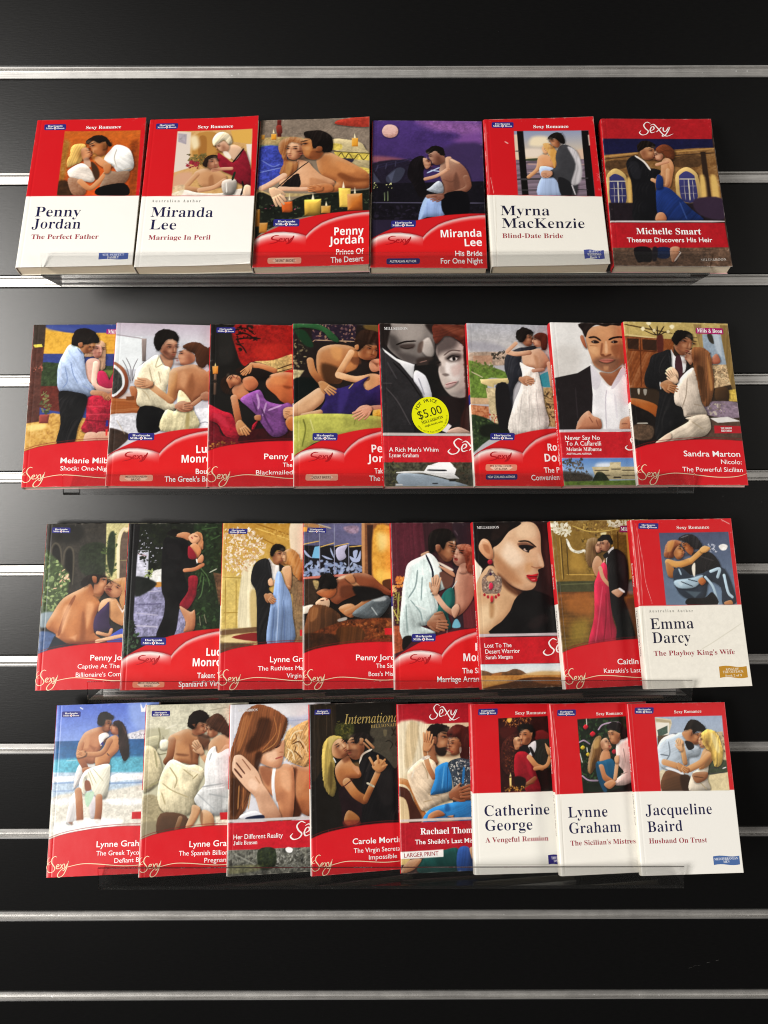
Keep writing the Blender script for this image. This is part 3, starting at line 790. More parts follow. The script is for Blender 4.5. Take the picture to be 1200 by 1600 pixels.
 (2, 1): """A 141612
P 1c2018 n24 f12:-64,1716 957,1719 985,723 -11,732
G 8a88a8 n24 f7:83,1026 378,1036 611,726 618,539 91,522
L b8b4cc w14 o70:113,766 333,741
L c8c4d8 w16 o70:120,637 338,623
L 5c5878 w16 o70:120,848 374,858
L c4c0d4 w12 o60:183,978 357,989
G c8c8d8 f9 n12:80,1410 215,1410 217,1121 83,1133
L 9c6a6a w9 o70:106,1374 200,1350
P e8e8e4 n10 f7:255,1181 370,1210 376,1078 248,1070
F 6a7c40 b8c088 13 24:184,1205 265,1217 257,1133 187,1133
F 14180f 2c3420 17 190:89,1698 551,1699 382,1204 148,1229 92,1410
F c8c8d8 8a8898 8 34:114,1679 360,1447 357,1240 109,1301
P c88c40 f5:281,1073 355,1078 357,1034 294,1031
P 181c18 n16 f12:77,1133 270,1097 296,1037 105,931
G 0f0d0f f6:-52,1703 115,1698 99,1265 94,731 121,498 -13,350
F 2c3c28 0f130d 15 50:0,732 106,672 124,544 10,546
F 4c6a48 1c2a1a 15 70:10,546 169,555 131,417 -1,339
P 22301c n24 f7:670,1706 993,1707 1024,570 710,573
F 3f5c34 141d10 17 210:676,1693 982,1694 1011,605 708,608
L 5a7a4a w10 o80:746,1227 820,1130 846,1034
L 4c6a3c w10 o80:759,1179 740,1059 684,963
L 5a7a4a w9 o80:784,1131 766,963 733,903
L 48683c w9 o80:843,1521 937,1570
L 48683c w9 o80:744,1632 911,1657
L d8dcc8 w12 o80:842,1179 912,1215
G 6a5038 n30 f7:877,1179 984,1154 994,806 946,842 918,986
L b8a890 w6 o60:797,748 823,654
L b8a890 w6 o60:751,725 766,631
P c8885c s3 k14@75:671,1594 745,1588 765,1422 714,1465
P 0c0a0c f5:358,1502 462,1535 608,1498 626,1337 698,1300 716,1225 583,1177 626,1011 552,821 505,534 329,519 391,728 398,893 358,1036
P 1d1a1c f21 o70:394,1471 512,1471 542,1325 424,1325
P c88860 s3:468,1563 555,1603 631,1584 620,1514 557,1539
P 100b0a f5:390,1582 447,1631 530,1619 496,1588 479,1555
P e0a880 s3:613,1555 674,1594 729,1533 680,1477 632,1502
L 6a3420 w7:669,1564 705,1551
L a83838 w8:642,1551 654,1535
P d08858 s4:629,1453 689,1486 747,1410 713,1331 670,1371
P 8a1c2c s3:617,1459 683,1386 697,1322 619,1331
P 8a1c2c s4 n8:629,1131 719,1131 713,987 700,915 623,795 546,843 627,987
L c88058 w39 s4:587,1201 687,1213 766,1258
P d09068 s4:702,1294 753,1367 776,1325 756,1276
L f0f0f0 w12:701,1319 711,1276
P b87c58 s5:547,831 656,773 704,785 703,591 600,568 616,668""",
 (2, 2): """A c8a050
P b8842c gd8b868@90 f7 n6:-10,1702 710,1705 715,1130 6,1131
L 9a6c20 w14:336,1691 699,1569
L e0b860 w9:337,1642 699,1520
L 9a6c20 w10:387,1543 652,1409
F a87828 d8b060 12 60:385,1654 699,1594 699,1495 482,1568
G d4b868 n8 f6:-17,1144 383,1131 392,598 -1,578
L a8883c w7:42,1096 55,612
L a8883c w7:148,1095 160,612
L a8883c w7:28,764 179,769
L a8883c w7:6,1131 230,1119
P e4d8b4 k10@90 f9:215,1239 321,1239 334,598 177,600
P c8b078 f16:292,964 362,963 380,609 310,610
P ecdabc f9:697,1705 892,1706 895,841 761,1324 703,1397
P c8a878 f23:798,1202 870,1202 872,841 800,961
F f4ecdc c09060 16 260:16,1640 265,1654 448,1495 443,1397 275,1203 170,1149 27,1227
F fffaf0 e0c8a8 10 120:16,1628 266,1641 448,1495 437,1409 321,1263 170,1167 38,1275
F b87838 e0b880 9 60:117,1409 353,1445 320,1287 179,1251
G a89060 n10 f6:-25,602 392,621 395,423 -17,314
P e0c890 f12:12,509 196,553 359,482 83,462
P 8a2424 f5:118,517 311,561 393,545 394,475
L 6a4830 w48 o80:-12,561 392,600
P 5a4430 f12 n10:-21,451 198,460 337,436 85,370 -17,325
P 8a7050 k14@85 n14 f6:708,1202 870,1178 874,453 727,460
P f0c878 f9:699,938 723,938 724,783 708,807
P b88058 s3:524,1358 580,1405 633,1397 612,1297 561,1257 520,1297
P 140f0d s3:487,1394 520,1460 580,1475 646,1436 633,1395 559,1409 524,1354 498,1348
P f0ece8 s2:472,1321 535,1261 589,1239 563,1124 501,1100
P d8d0c8 f6:505,1251 547,1251 536,1154
P 1a1a1c s3 n5:338,1273 474,1314 516,1082 481,1008 545,936 507,865 499,608 486,422 381,424 363,809 347,987 296,1095
L 303034 w9 o80:469,1287 507,1106
P 1c1a1c f5:582,1273 648,1239 586,1172
P 88502c f6 o70:582,1299 642,1287 642,1251 582,1275
P b87c40 s4 k20@75:617,1379 700,1430 779,1373 824,1226 820,1081 739,1148 696,1251 639,1273
P d89c5c f14 o70:653,1385 713,1385 750,1251 714,1263
P d8a880 s3:605,1373 641,1391 648,1299 618,1312
P d8a478 s5:613,1215 696,1245 713,1130 706,1022 657,986 644,1082
L dca87c w51 s5:683,1016 585,1046 504,1082
P e0ac84 s4:472,1094 507,1118 526,1046 485,1040
P 7e96c0 s5 k14@88:557,1164 601,1178 647,1055 707,935 728,724 744,466 480,422 494,785 527,962
L b4c4e0 w10 o70:586,962 569,468
L 566c98 w10 o70:634,890 651,478
L 566c98 w9 o70:541,820 522,468
P b88058 s4:439,925 503,965 544,903 519,850
G c82028 f2:802,588 873,587 873,523 803,526
Z 0.7:593,1375 582,1269
Y b88058 -1:447,945 545,867""",
 (2, 3): """A 1a120e
G 5a5878 g6c6a8c@0 f5 n6:-40,1689 614,1695 610,1442 -39,1463
P b08050 f12:-16,1689 117,1689 237,1640 57,1652
P e8a040 f9:-15,1652 39,1652 39,1609 -15,1609
L c8b898 w9 o80:153,1683 286,1640
G 1c1a20 f3:-39,1457 617,1460 612,1150 -39,1131
G 78b8e0 f3:116,1444 170,1453 170,1322 86,1329
F a8b8dc 8090b8 23 40:8,1275 163,1298 163,1141 8,1143
F b0bedc 7888b0 23 60:175,1298 319,1285 595,1259 600,1162 187,1141
P a8b4d8 f2:8,1414 68,1347 98,1329 62,1335 20,1365
P a8b4d8 f2:188,1356 253,1334 301,1309 235,1319
P a8b4d8 f2:278,1437 302,1382 319,1321 284,1382
P b4b0cc s2 f2:334,1406 368,1443 456,1461 428,1394 440,1333 379,1297 343,1333
P a8b4d8 f2:513,1393 561,1405 548,1332 524,1320
P a8b4d8 f2:476,1345 548,1320 592,1405 584,1295 511,1284
L d8b060 w10:-3,1471 164,1505
L d8b060 w10:170,1441 321,1485
L d8b060 w10:320,1448 472,1479
L d8b060 w8:477,1442 605,1454
L 9a9cb4 w5:166,1677 169,1147
L 9a9cb4 w5:322,1677 318,1152
L 9a9cb4 w5:468,1479 469,1157
P a88898 f12 n20 o70:419,1652 565,1664 564,1590 467,1590
L d07868 w25:-27,1117 318,1140 618,1156
G 8a5a38 n8 f6:615,1701 958,1701 941,1026 617,1125
P c89060 f6:608,1689 639,1689 630,1174 606,1174
G 3a241c f7 s4:663,1676 727,1676 704,1143 666,1143
P e8a840 f16 n10:735,1626 931,1613 943,1098 731,1064
P ffe488 f46:771,1577 881,1564 878,1441 792,1404
P ffd060 f46:776,1197 921,1171 906,1087 761,1088
P 5c3820 f7:822,1087 943,1098 941,1002 832,1015
P 3c2c20 n10 f9:-39,1071 151,1093 138,891 -39,811
P 8a4a2c s6:323,1098 510,1165 678,1151 799,1051 927,954 855,937 723,1002 579,955 411,886 339,847 263,923
P e8c8a8 f7 o80:365,1128 510,1163 485,1145 377,1103
P 5a2c18 f18 o80:388,1031 556,1030 507,935 387,912
P b06438 s3:132,968 233,1015 331,1006 319,946 245,908
P 14100e s4 n8:151,1055 187,1150 282,1169 341,1092 333,1014 245,1004 186,1019
P a89060 f7 n20:97,1094 157,1081 144,1010 121,1010
P d8b090 s3:120,862 197,917 266,887 250,801 173,814
L 4a2818 w8:174,885 209,891
P 9c4030 f3:227,908 251,902 239,884
P e0d4c4 f6 s3:-39,811 97,847 69,772 -38,752
P 5a3820 s4 k20@85:70,819 162,846 291,804 379,723 316,601 172,487 8,548 29,704
P 9a6438 f12 k14@85 o80:79,809 150,809 126,703 67,681
P c08050 s5:356,804 482,854 558,780 480,708
L b07448 w64 s5:445,760 577,821 674,903
L b07448 w46 s5:680,909 579,1006 497,1078
P c08458 s3:425,1127 492,1157 533,1078 484,1066
P 5c6468 s6 n8:498,754 697,885 866,928 882,835 765,700 599,702
P c8d0d0 f12 o80:697,897 830,919 841,883 745,872
L c0c8c8 w12 o70:696,813 754,730
P 14100f f14:508,1030 748,1004 818,931 673,885 578,886
P a8a098 f7:349,694 432,716 438,687 361,670
P 6a3418 n34 f9:349,659 598,696 945,680 939,456 547,451 311,386 -38,347 -38,496
F b06430 3a1c0e 15 110:396,664 896,674 892,504 595,509 407,535
P 5a3418 k16@80 f12:349,606 597,602 595,462 347,420
P 3a2010 n20 f12:-38,543 336,536 312,398 -38,347
G c82028 f2:825,599 954,597 953,526 827,533""",
 (2, 4): """A 4a2028
G 5c2632 k10@90 f7 n6:-44,1698 358,1696 347,1052 -61,1057
G 3c2026 k10@90 f7:334,1696 703,1695 686,1313 357,1316
G 34242c k10@90 f7:654,1695 976,1694 918,592 605,598
L 6a5860 w9 o60:674,1608 703,1559
G 6a3034 k12@90 f7:714,879 933,876 918,592 725,596
F 6a7034 b8a448 9 60:9,985 104,983 94,654 12,655
L 8a8840 w10:38,972 67,724
L a8a050 w9:68,972 42,678
L c8b860 w9:4,796 60,678
F f0a050 d87830 18 34:43,1127 133,1126 132,1019 46,1032
F e8b878 c08850 16 12:-4,1044 40,1044 32,972 -3,973
G a05030 n16 f6:-36,633 117,630 98,387 -44,333
P d0a080 s3 f5:310,1365 396,1395 382,1341 321,1335
P aa7450 s3:464,1431 571,1482 670,1500 672,1399 629,1299 562,1284 501,1349
P e8dcd0 f5 o80:646,1516 668,1509 661,1448
P 6a4030 f14 o70:493,1376 576,1314 538,1278 490,1315
P 15100e s3 n8:390,1395 398,1560 478,1624 613,1623 678,1534 672,1503 589,1495 546,1412 499,1471 456,1437 444,1383
P b07858 s4:465,1456 514,1455 505,1388 475,1395
P ccdcda s6 n5:171,1267 321,1343 401,1371 491,1267 554,1025 454,952 471,765 384,695 346,635 286,621 430,548 87,497 94,912 130,1126
L 90a4a4 w16:267,1196 238,1029 162,911
L 90a4a4 w14:313,1124 293,886
L e8f2f0 w18 o80:209,1245 154,1030
L 90a4a4 w14:185,887 277,768 297,674
L e4ecea w14:231,839 337,790
L 8a9e9c w12:136,841 139,560
L a0b4b2 w12:426,907 445,789
P e8f0ee f6:395,1365 488,1267 507,1122 460,1170 428,1292
L 1b1b2c w20:360,1355 424,1171 398,967
P 6a4438 f9:497,1170 630,1168 625,1048 550,1001 517,1073
P c89070 s4:487,1242 631,1180 653,1120 569,1169
P e8d8c8 f6:495,1279 632,1205 619,1187 500,1254
P d0a080 s4:419,1105 474,1148 499,1050 469,960 413,949
L 9a6c54 w6:440,1122 446,967
P c89078 s5:700,1222 806,1264 848,1118 844,925 736,766 634,709 611,780 645,952 647,1048
P a06c58 f21 o60:774,1118 847,1093 826,926 735,808
P e0b098 s3:644,1311 691,1426 771,1425 803,1337 771,1258 706,1231 659,1259
P a83c38 f3:659,1320 695,1307 682,1292 658,1302
P e0b098 s3:707,1240 781,1264 777,1167 710,1168
P 9a5038 s4 k14@70 n14:686,1445 766,1465 851,1428 862,1166 784,1185 763,1331
P c88060 f9 n20 o70:729,1454 839,1434 837,1385 752,1423
P 1c5450 s5:522,951 623,1010 644,880 616,792 566,737 593,598 485,600 464,729 454,765
P 2c7c70 f16 o70:548,953 609,964 591,834 542,811
L d09c80 w55 s5:453,928 542,805 641,732
P d8a88c s4:601,786 664,844 686,785 634,697
P 70b0c8 f5:627,674 663,685 690,608 605,604
L c8d8d8 w5:623,1006 675,1083
P 9a6448 s5:353,643 419,742 507,766 553,646 535,593 430,566
L 6a4030 w7:465,694 547,634
L 6a4030 w7:440,659 521,599
L 9a6448 w25 s4:431,742 504,755
P 1a1614 f6:96,508 174,530 184,478 92,387
L f0b8b0 w5 o70:551,587 538,436 508,286 489,47
Z 0.8:628,1448 597,1296
Z -0.4:707,1380 680,1247
Y d0a080 1:437,955 461,1134
Y 9a6448 -1:362,649 558,616""",
 (2, 5): """A 1c1214
P e8dcc8 f5:-25,1386 59,1228 69,1186 -6,1015 -45,1028
P 2c1a1a k12@80 f12:566,1691 941,1687 881,795 610,944 692,1206 733,1229 706,1388 719,1559
P 4a2826 f34 o60 k12@80:750,1485 808,1423 804,1059 746,1109
P d0a47c s2 f5:-18,980 91,1192 191,1229 325,1044 433,933 337,770 178,598 126,532 -43,537
P e8c8a0 f57 o80:33,814 190,834 130,648 20,605
P a07048 f23 o70:131,859 178,834 159,718 123,718
P d8ac88 s2 f5:281,1491 386,1600 504,1681 643,1680 710,1572 707,1376 728,1227 696,1203 660,1182 664,1134 634,1063 618,1015 567,978 467,980 349,1042 233,1166 189,1274 184,1395
P f4d8bc f52 o90:354,1478 471,1391 512,1281 386,1223 283,1333
P b07a54 f46 o80:193,1371 338,1248 484,1053 350,1056 213,1190
P e8c4a0 f34 o80:490,1660 639,1659 668,1548 554,1512 457,1550
P 5c3420 f25 o90:235,1154 372,1026 466,970 426,918 298,1009
P ecc8a4 f18 o80:666,1352 701,1327 721,1230 681,1230
P c89468 f23 o80:534,1245 609,1256 591,1184 528,1161
P d89c74 s4:49,1443 92,1514 158,1495 194,1395 188,1308 135,1307 64,1382
P a86c48 f12 o80:95,1457 155,1444 162,1359 115,1384
L f0c8a4 w10 o80:70,1457 97,1500 151,1478
P 17100f f5 n5:-7,1703 504,1690 376,1588 282,1477 209,1431 184,1478 159,1515 89,1520 46,1452 70,1349 128,1297 66,1222 -25,1386
P 2a1c18 f16 k10@150 o70:242,1651 391,1662 283,1528 183,1505
P 100d0e f5:419,914 612,970 870,819 845,514 117,533 305,714
P 2a1c1c f34 o70 n14:515,639 667,729 737,681 583,579
L 1b110f w17:475,1486 576,1483 656,1423
P 6a4030 f14 o80:464,1464 563,1473 646,1425 595,1402 497,1415
P 1b1416 f5:472,1440 561,1447 639,1425 587,1392 570,1365 506,1397
P c8a898 f3:521,1405 556,1407 563,1384 538,1381
P 15100f f2:541,1424 574,1424 570,1390 545,1393
L a87050 w14 o90:592,1220 642,1204 698,1213
P b01824 s3:530,1129 600,1135 660,1146 641,1108 641,1068 583,1066
L 5c0c14 w7:536,1127 586,1114 648,1113
L e07878 w7:584,1081 621,1084
P 9a1c30 s5:132,1273 146,1294 173,1296 188,1272 172,1248 146,1249
P 8a7468 n30 f3:159,1208 210,1142 268,1105 249,963 151,948 66,966 64,1097 110,1144
F d8c4ac 6a4438 9 110:159,1203 256,1105 247,963 152,953 68,966 67,1097
P d0a47c f3:117,1120 161,1137 196,1118 194,1083 151,1072 115,1084
P 3a2448 f2:144,1155 160,1167 171,1145 154,1131
P c02848 s5 f2:132,1024 146,1057 165,1057 178,1023 161,991 139,991
P b0202c f2:66,937 83,954 94,935 81,921
P b0202c f2:211,934 228,951 242,932 225,916
P b0202c f2:101,916 118,936 130,912 116,897
P b0202c f2:183,914 199,934 212,910 196,895
P c42c34 s4 f2:141,912 157,929 171,911 166,868 151,858 139,870
G c41824 f2 n4:-74,512 893,499 895,232 -89,247
L c4b4b8 w28:-73,531 895,522
G c8d4dc gf0ece4@90 f2:-89,245 870,231 884,109 -95,139
P 6a4a30 s4 n14 f3:-92,195 54,177 112,155 201,164 266,168 339,191 410,175 455,145 492,119 -97,105
P c87c3c f9 o60:123,149 207,158 193,130 110,127
P d8b078 f14:455,139 624,162 863,144 860,109 454,120
G c88840 n12 f5:-95,137 897,117 897,-28 -104,-18
P 5a3418 f7 n8:-4,-10 283,59 488,101 906,78 897,-28
P a86428 f16 o70:523,86 905,74 901,17 614,38
P f0b060 f16 o70:26,101 285,93 164,52 23,45""",
 (2, 6): """A 5a4622
P 8a6c30 n18 f9:-24,1706 909,1687 884,1477 493,1499 272,1541 -1,1548
F c8a450 4a3818 13 90:273,1676 814,1639 798,1504 517,1486 286,1553
L c8a858 w8:232,1640 439,1574 784,1603
P 8a6c2c n6 f7:-1,1548 507,1505 476,1053 -24,1057
P b89040 f46 o80:206,1385 321,1298 309,1178 163,1206
L 5a4418 w12:95,1521 84,1089
L c09c50 w6:83,1521 70,1090
L c8a050 w7:119,1136 428,1126
L 4a3814 w7:154,1483 137,1135
P 6a5020 n14 f9:492,1487 872,1490 831,1042 482,1053
F b08c40 4a3814 13 60:306,1504 394,1514 491,1475 425,1103 356,1153 321,1298
L b08838 w12:649,1532 612,1097
L 4a3818 w14:716,1567 674,1095
G c8883c f7:806,1553 931,1550 875,1089 784,1068
G 4a4a30 n8 f5:-10,1069 871,1059 856,934 -10,951
L 6c6c48 w6:48,1037 393,1038
G 7c4a22 g6a5824@90 k14@2 n10 f7:4,962 870,945 814,383 -60,306
P b06c30 f46 o70:108,900 368,915 347,727 118,759
P a89038 f57 o60:131,642 292,671 262,498 114,481
P 6a4028 f23:718,832 856,827 810,453 762,467
P 8a7c8c f18 o60:753,1021 831,1042 817,923 755,925
F f6f2e0 c8c0a0 17 90:-20,1682 174,1684 215,1591 172,1537 12,1559
F f6f2e0 c8c0a0 15 60:615,1680 857,1685 826,1639 696,1611 623,1641
L f0ecd8 w28 n20:156,1501 195,1397 266,1365 337,1382
L f0ecd8 w16:337,1382 348,1335
P e8dca8 f9:532,1559 589,1564 579,1534 535,1535
G 8c1c60 f2:754,1631 939,1622 931,1553 734,1564
P 8a6c44 s4 k18@75:345,1381 380,1492 469,1509 502,1465 460,1366 450,1270 377,1206 341,1273
P d8a484 s3:458,1425 503,1471 529,1425 510,1365 465,1356
P c89470 s4:431,1292 474,1320 518,1244 490,1101 437,1100 399,1205
P c02848 s6:435,1100 516,1250 563,1194 549,1075 570,931 559,696 586,439 280,383 367,703 400,1008
L e05870 w14 o60:489,1005 418,701 354,449
L 7a1428 w14 o70:518,933 492,699 439,445
L 7a1428 w12 o60:545,838 530,488
L d04060 w12 o60:415,1008 432,1055 496,1065
P e8b0a0 f3:516,1244 540,1292 542,1255
L c89874 w39 s4:485,1194 512,1076 638,941
P c08c6c s3:504,1460 580,1481 617,1435 585,1373 518,1379
P 100d0c s2:486,1485 548,1537 626,1530 652,1446 627,1432 583,1485 528,1471
P b88868 s3:580,1485 604,1472 589,1448
P e8e8ea f3:570,1339 650,1412 638,1349 563,1216
P 141415 s3:568,1288 657,1388 766,1322 785,1140 745,926 701,877 735,737 774,443 584,441 592,578 559,743 556,932 559,1099
P 2a2a2e f18 o60:689,1336 759,1285 737,1093 699,1094
P 141415 f2:531,1328 585,1357 586,1314 546,1291
P d0a080 s4:580,952 673,978 711,939 653,887 604,916
L f0f0f0 w22:663,978 716,938
Z -0.8:541,1447 533,1376
Z 0.8:484,1432 484,1360""",
 (2, 7): """G efebe0 f2 n2:-138,815 1107,805 1123,-53 -220,-12
G 49516c g7088a0@90 n5:287,1557 1026,1556 1025,805 282,817
P 5c6c84 f46 o60:291,1006 428,933 487,815 294,819
P f4f0ec f5 n10:908,1412 954,1429 999,1410 977,1368 933,1363 911,1385
F e8e8f0 a0a8c0 9 24:793,1426 893,1436 881,1340 807,1341
P a8623c s5 k20@60 n8:318,1347 365,1459 441,1482 519,1457 489,1416 431,1369 414,1298 332,1296
P e0a458 f12 o70:377,1457 439,1462 404,1372 354,1361
P d08c50 s4:420,1346 484,1421 529,1370 516,1308 455,1278
P b86830 s3:517,1442 585,1446 634,1392 609,1318 551,1367
P 1c1a1c s3 n10:484,1489 571,1535 668,1522 726,1441 719,1388 653,1378 609,1417 562,1456
L 787880 w8 o70:518,1503 594,1526
P 161314 s3:620,1342 722,1357 832,1329 899,1208 850,1170 620,1115 581,1116 446,1095 406,1193 589,1249
L 3c3638 w9 o70:692,1307 833,1257
P f0e8d8 f5:596,1201 634,1236 618,1106 598,1118
L d89c50 w67 s5:352,1251 461,1225 588,1259
L d89c50 w53 s5:601,1267 669,1320 744,1378
P e0a860 s4:700,1379 754,1414 813,1389 771,1348 721,1343
P a86a34 s4:327,1252 407,1181 391,1093 333,1117
P 262e3a s4 n6:400,1167 482,1194 617,1092 773,1165 936,1173 1024,873 979,809 873,812 875,982 758,1041 691,878 530,872 429,942 390,1049
P a8c0d0 f8 s3:396,1061 567,1083 707,1110 611,994 434,986
P c8dce8 f9 o80:417,1051 515,1061 460,1003
L 26303c w10:466,1050 582,1000
L 26303c w10:541,1072 636,1046
L b8d0e0 w30 s3:789,1148 884,1172 855,1089
L b8d0e0 w28 s3:925,1106 946,934 985,883
L b0c8d8 w25 s3:725,1092 794,990 827,819
L a8c0d0 w16:456,1180 474,1121
P 50606c f9 o80:503,955 660,940 592,882
P b86830 s5:643,1056 690,1090 727,1044 680,1008
P 120f10 f5:519,878 689,880 781,937 820,809 511,812
P b87848 s3:897,835 966,851 979,809 899,809
L f4dcd4 w5 o80:9,1693 16,1272 12,826
L f0d0c8 w3 o80:55,1655 88,1270 96,1057 139,834
L f0d0c8 w3 o70:53,1522 54,1176 43,836
L c8c4b4 w5 o80:33,790 -11,32
L d0ccbc w7 o60:603,374 731,439 1045,616
L f4dcd4 w5 o80:962,1685 1049,1635
L f8f0ec w9 o70:-9,1687 -23,1608
Z 0.7:498,1389 474,1287
Z -0.7:539,1424 569,1327""",
 (3, 0): """A 8aa0c8
P 4a64c8 g8ca4e0@90 f5 n3:-49,1740 1092,1702 1105,1296 -22,1313
P 98b0e8 f46 o70:751,1677 958,1670 956,1408 809,1460
P f0f4f8 f3:873,1688 899,1636 930,1617 888,1595 881,1625
L f0f4f8 w7:244,1664 275,1645
P d4d4dc n11 f5:746,1374 847,1400 907,1415 1089,1397 1092,1310 748,1330
F 6a6a78 f0f0f4 9 30:752,1379 1029,1393 1031,1322 754,1332
G 2c5c90 g3878a8@90 n7 f6:-35,1327 1092,1320 1100,1073 -32,1104
P 5cacc4 n12 f21:-35,1139 1086,1126 1091,969 -38,1006
L 2c6890 w12 o70:558,1163 917,1162
L a8d0e0 w10 o70:132,1127 238,1129
L 2c6890 w10 o60:29,1253 231,1257
G b4c8dc n11 f12:-39,1018 1091,980 1101,681 -18,704
P f2f4f6 f9 n10:580,942 661,979 793,974 1091,969 1093,911 759,912 618,900
P f0f2f6 f12 n10:-12,965 247,972 237,932 3,919
L 7c98c4 w16 o70:15,907 251,909
L 7c98c4 w18 o70:571,885 927,883
L 8ca4c8 w16 o70:20,827 220,830
P d8d4c8 n9 f18:-33,749 574,816 1096,830 1111,364 -6,323
P f4f4f4 n12 f18:14,747 224,762 181,695 28,702
P f4f4f2 n7 f23:120,540 705,538 615,441 70,408
P f0f0f0 n7 f18:531,727 910,723 912,666 628,677
P d8d0cc o90 s4:248,1053 323,1106 424,1087 429,1000 330,961 225,847
P dcd8d8 s3 k8@80:205,774 269,783 289,544 168,521
P d4ccd0 s3:387,778 458,775 463,571 410,568
P b87c58 s6:324,1416 424,1452 496,1450 551,1363 507,1282 463,1202 432,1096 323,1100 259,1174 240,1268 282,1372
P d49c74 f18 o70:309,1360 356,1370 350,1253 291,1255
P 8a5438 f12 o60:361,1276 434,1250 413,1204
L b07450 w62 s5:276,1296 262,1174 328,1056
P b07450 s4:300,1045 373,1054 376,1002 317,989
P a87050 s3:485,1505 564,1540 578,1445 537,1401 488,1442
P 1b1513 s3 n8:431,1503 450,1592 524,1609 597,1563 579,1522 516,1530 497,1473 447,1473
P f0ece8 f5 s3:452,1366 522,1399 563,1362 514,1329 481,1260
P c88c6c s3:568,1442 614,1493 671,1429 650,1373 595,1382
P c08458 s5:547,1337 644,1362 668,1229 589,1139 566,1079 444,1057 432,1168 506,1247
P 2a2c80 f3:471,1281 503,1312 505,1265
L 2c2028 w6:545,1187 570,1163
P 2a1a16 s4 k16@80 n8:596,1494 662,1515 732,1427 775,1179 730,1101 675,1206 657,1347 643,1440
P 7a5448 f9 o60:687,1476 739,1391 728,1380
L c08860 w55 s5:575,1312 485,1189 259,1186
P c89068 s4:234,1204 304,1225 319,1172 249,1151
P ece8d4 s5:368,1040 562,1082 587,988 559,754 459,761 395,855 346,940 342,785 276,871 305,985
L c0bca0 w10:374,1031 452,890
L c0bca0 w10:409,1041 522,910
L c8c4ac w9:363,1008 418,868
P 8a5438 f6:333,917 380,915 402,834 344,825
L a86c48 w71 s5:270,823 287,714 305,533
L a86c48 w71 s5:485,751 489,638 483,525
P a8d0b0 o80 f6:340,786 427,811 424,748 370,659
P 8a5840 f7 o70:185,521 237,524 228,491
P f4f4f4 f9 n7 o90:260,534 541,534 544,466 274,489
G c82028 f2:829,595 1009,594 1012,519 828,527
Z 0.8:546,1493 530,1408
Z -0.7:597,1468 597,1387
Y c89068 1:324,1184 234,1201""",
 (3, 1): """A c8c4a8
P d4d0b8 n8 f34:-46,1725 1094,1695 1099,1381 -30,1381
P b8b498 f23:2,1439 215,1456 242,1372 18,1344
P a8a488 s4 f7:18,1356 171,1375 175,1269 34,1262
P d8d4bc s5 f7:161,1328 232,1332 257,1278 224,1232 164,1246
L 8c886c w14:138,1458 154,1352 118,1213
L 8c886c w9:118,1213 155,1188 225,1197
P c8bc98 s4 n8 f9:-24,1241 105,1248 197,1013 132,877 -6,837
L a49c78 w18:106,1225 136,1061
L 9c9470 w16:17,848 165,922
L 948c6c w16:22,745 102,765 141,672
P a89c7c n10 f14:-13,747 160,762 228,510 6,321
P 948a70 f18:-3,521 240,510 210,399 6,332
L e8e4d0 w16 o70:321,1488 204,1444
L a8a48c w12 o70:654,1622 849,1653
P e0d8c4 n10 f12:728,623 919,626 1042,415 733,430
P b47e56 s6:248,1366 324,1405 443,1439 543,1363 592,1338 663,1300 561,1162 544,1063 406,1095 311,1122 292,1242 244,1308
P c89468 f18 o80:278,1371 349,1369 339,1334 279,1324
P c48c60 f23 o70:340,1287 448,1260 427,1190 343,1205
P 6a4028 f12 o70:332,1193 451,1177 428,1161 344,1172
P 6a4028 f12 o60:460,1283 498,1188 489,1094 469,1189
L 946040 w76 s5:282,1324 264,1172 234,1115
P 5a3828 f16 o80:541,1375 661,1359 665,1229 593,1231
P a87252 s3:485,1454 585,1513 646,1490 629,1405 541,1369 487,1394
P e0c0a0 f6 o80:610,1468 635,1461 624,1420
P 1c1411 s4 n10:436,1467 448,1568 521,1628 609,1614 656,1556 648,1484 563,1507 520,1464 491,1436
P 6a4430 s3:477,1484 513,1488 514,1447
P e2d6b2 s6 n6:224,1079 298,1133 431,1073 540,1069 621,996 559,837 522,630 447,574 234,609 155,740 163,922
L b4a680 w14:266,1056 341,938 321,847
L b4a680 w12:409,1028 506,954
L b4a680 w12:201,897 298,825 465,749
L b4a680 w14:193,806 233,691
L f0e8cc w16 o80:311,1101 456,1037 576,986
L ac9e78 w12:506,931 553,976
P 584030 s3:190,602 447,570 443,422 176,384
L 8a6444 w46 s4 o80:390,548 358,448
P b07c5c s3:630,1449 708,1443 752,1380 689,1340 647,1377
P c89870 s4:658,1270 782,1369 905,1316 907,1185 776,1113 694,1049
P 4a3024 s4 k18@60 n6:633,1521 728,1589 821,1533 904,1363 868,1335 806,1376 733,1410 647,1461
L d0a078 w64 s5:846,1234 764,1131 687,1064
L d0a078 w51 s5:675,1064 607,1149 563,1221
P d4a884 s4:491,1279 530,1321 599,1243 573,1179
L a87c5c w6:507,1299 557,1232
P d6d8d8 s5 n4:652,1192 725,1253 756,1179 907,1197 918,661 718,558 533,698 558,791 629,880 620,1020
L a0a4a6 w16 o80:604,847 818,873
L a0a4a6 w14 o80:677,774 857,732
L f4f6f6 w16 o80:652,821 831,837
L a8acae w12 o80:558,779 753,599
L 98a0a4 w14 o70:690,1181 668,1111
P c89870 s5:510,673 592,629 523,476 445,455 494,588
P c89870 s5:608,615 712,576 733,444 615,447
P 7c5438 f9 o70:587,618 617,583 615,470 590,516
G c82028 f2:791,586 955,585 957,508 797,515
Z 0.7:596,1462 567,1376
Z -0.6:666,1424 664,1347
Y d4a884 1:594,1187 502,1307""",
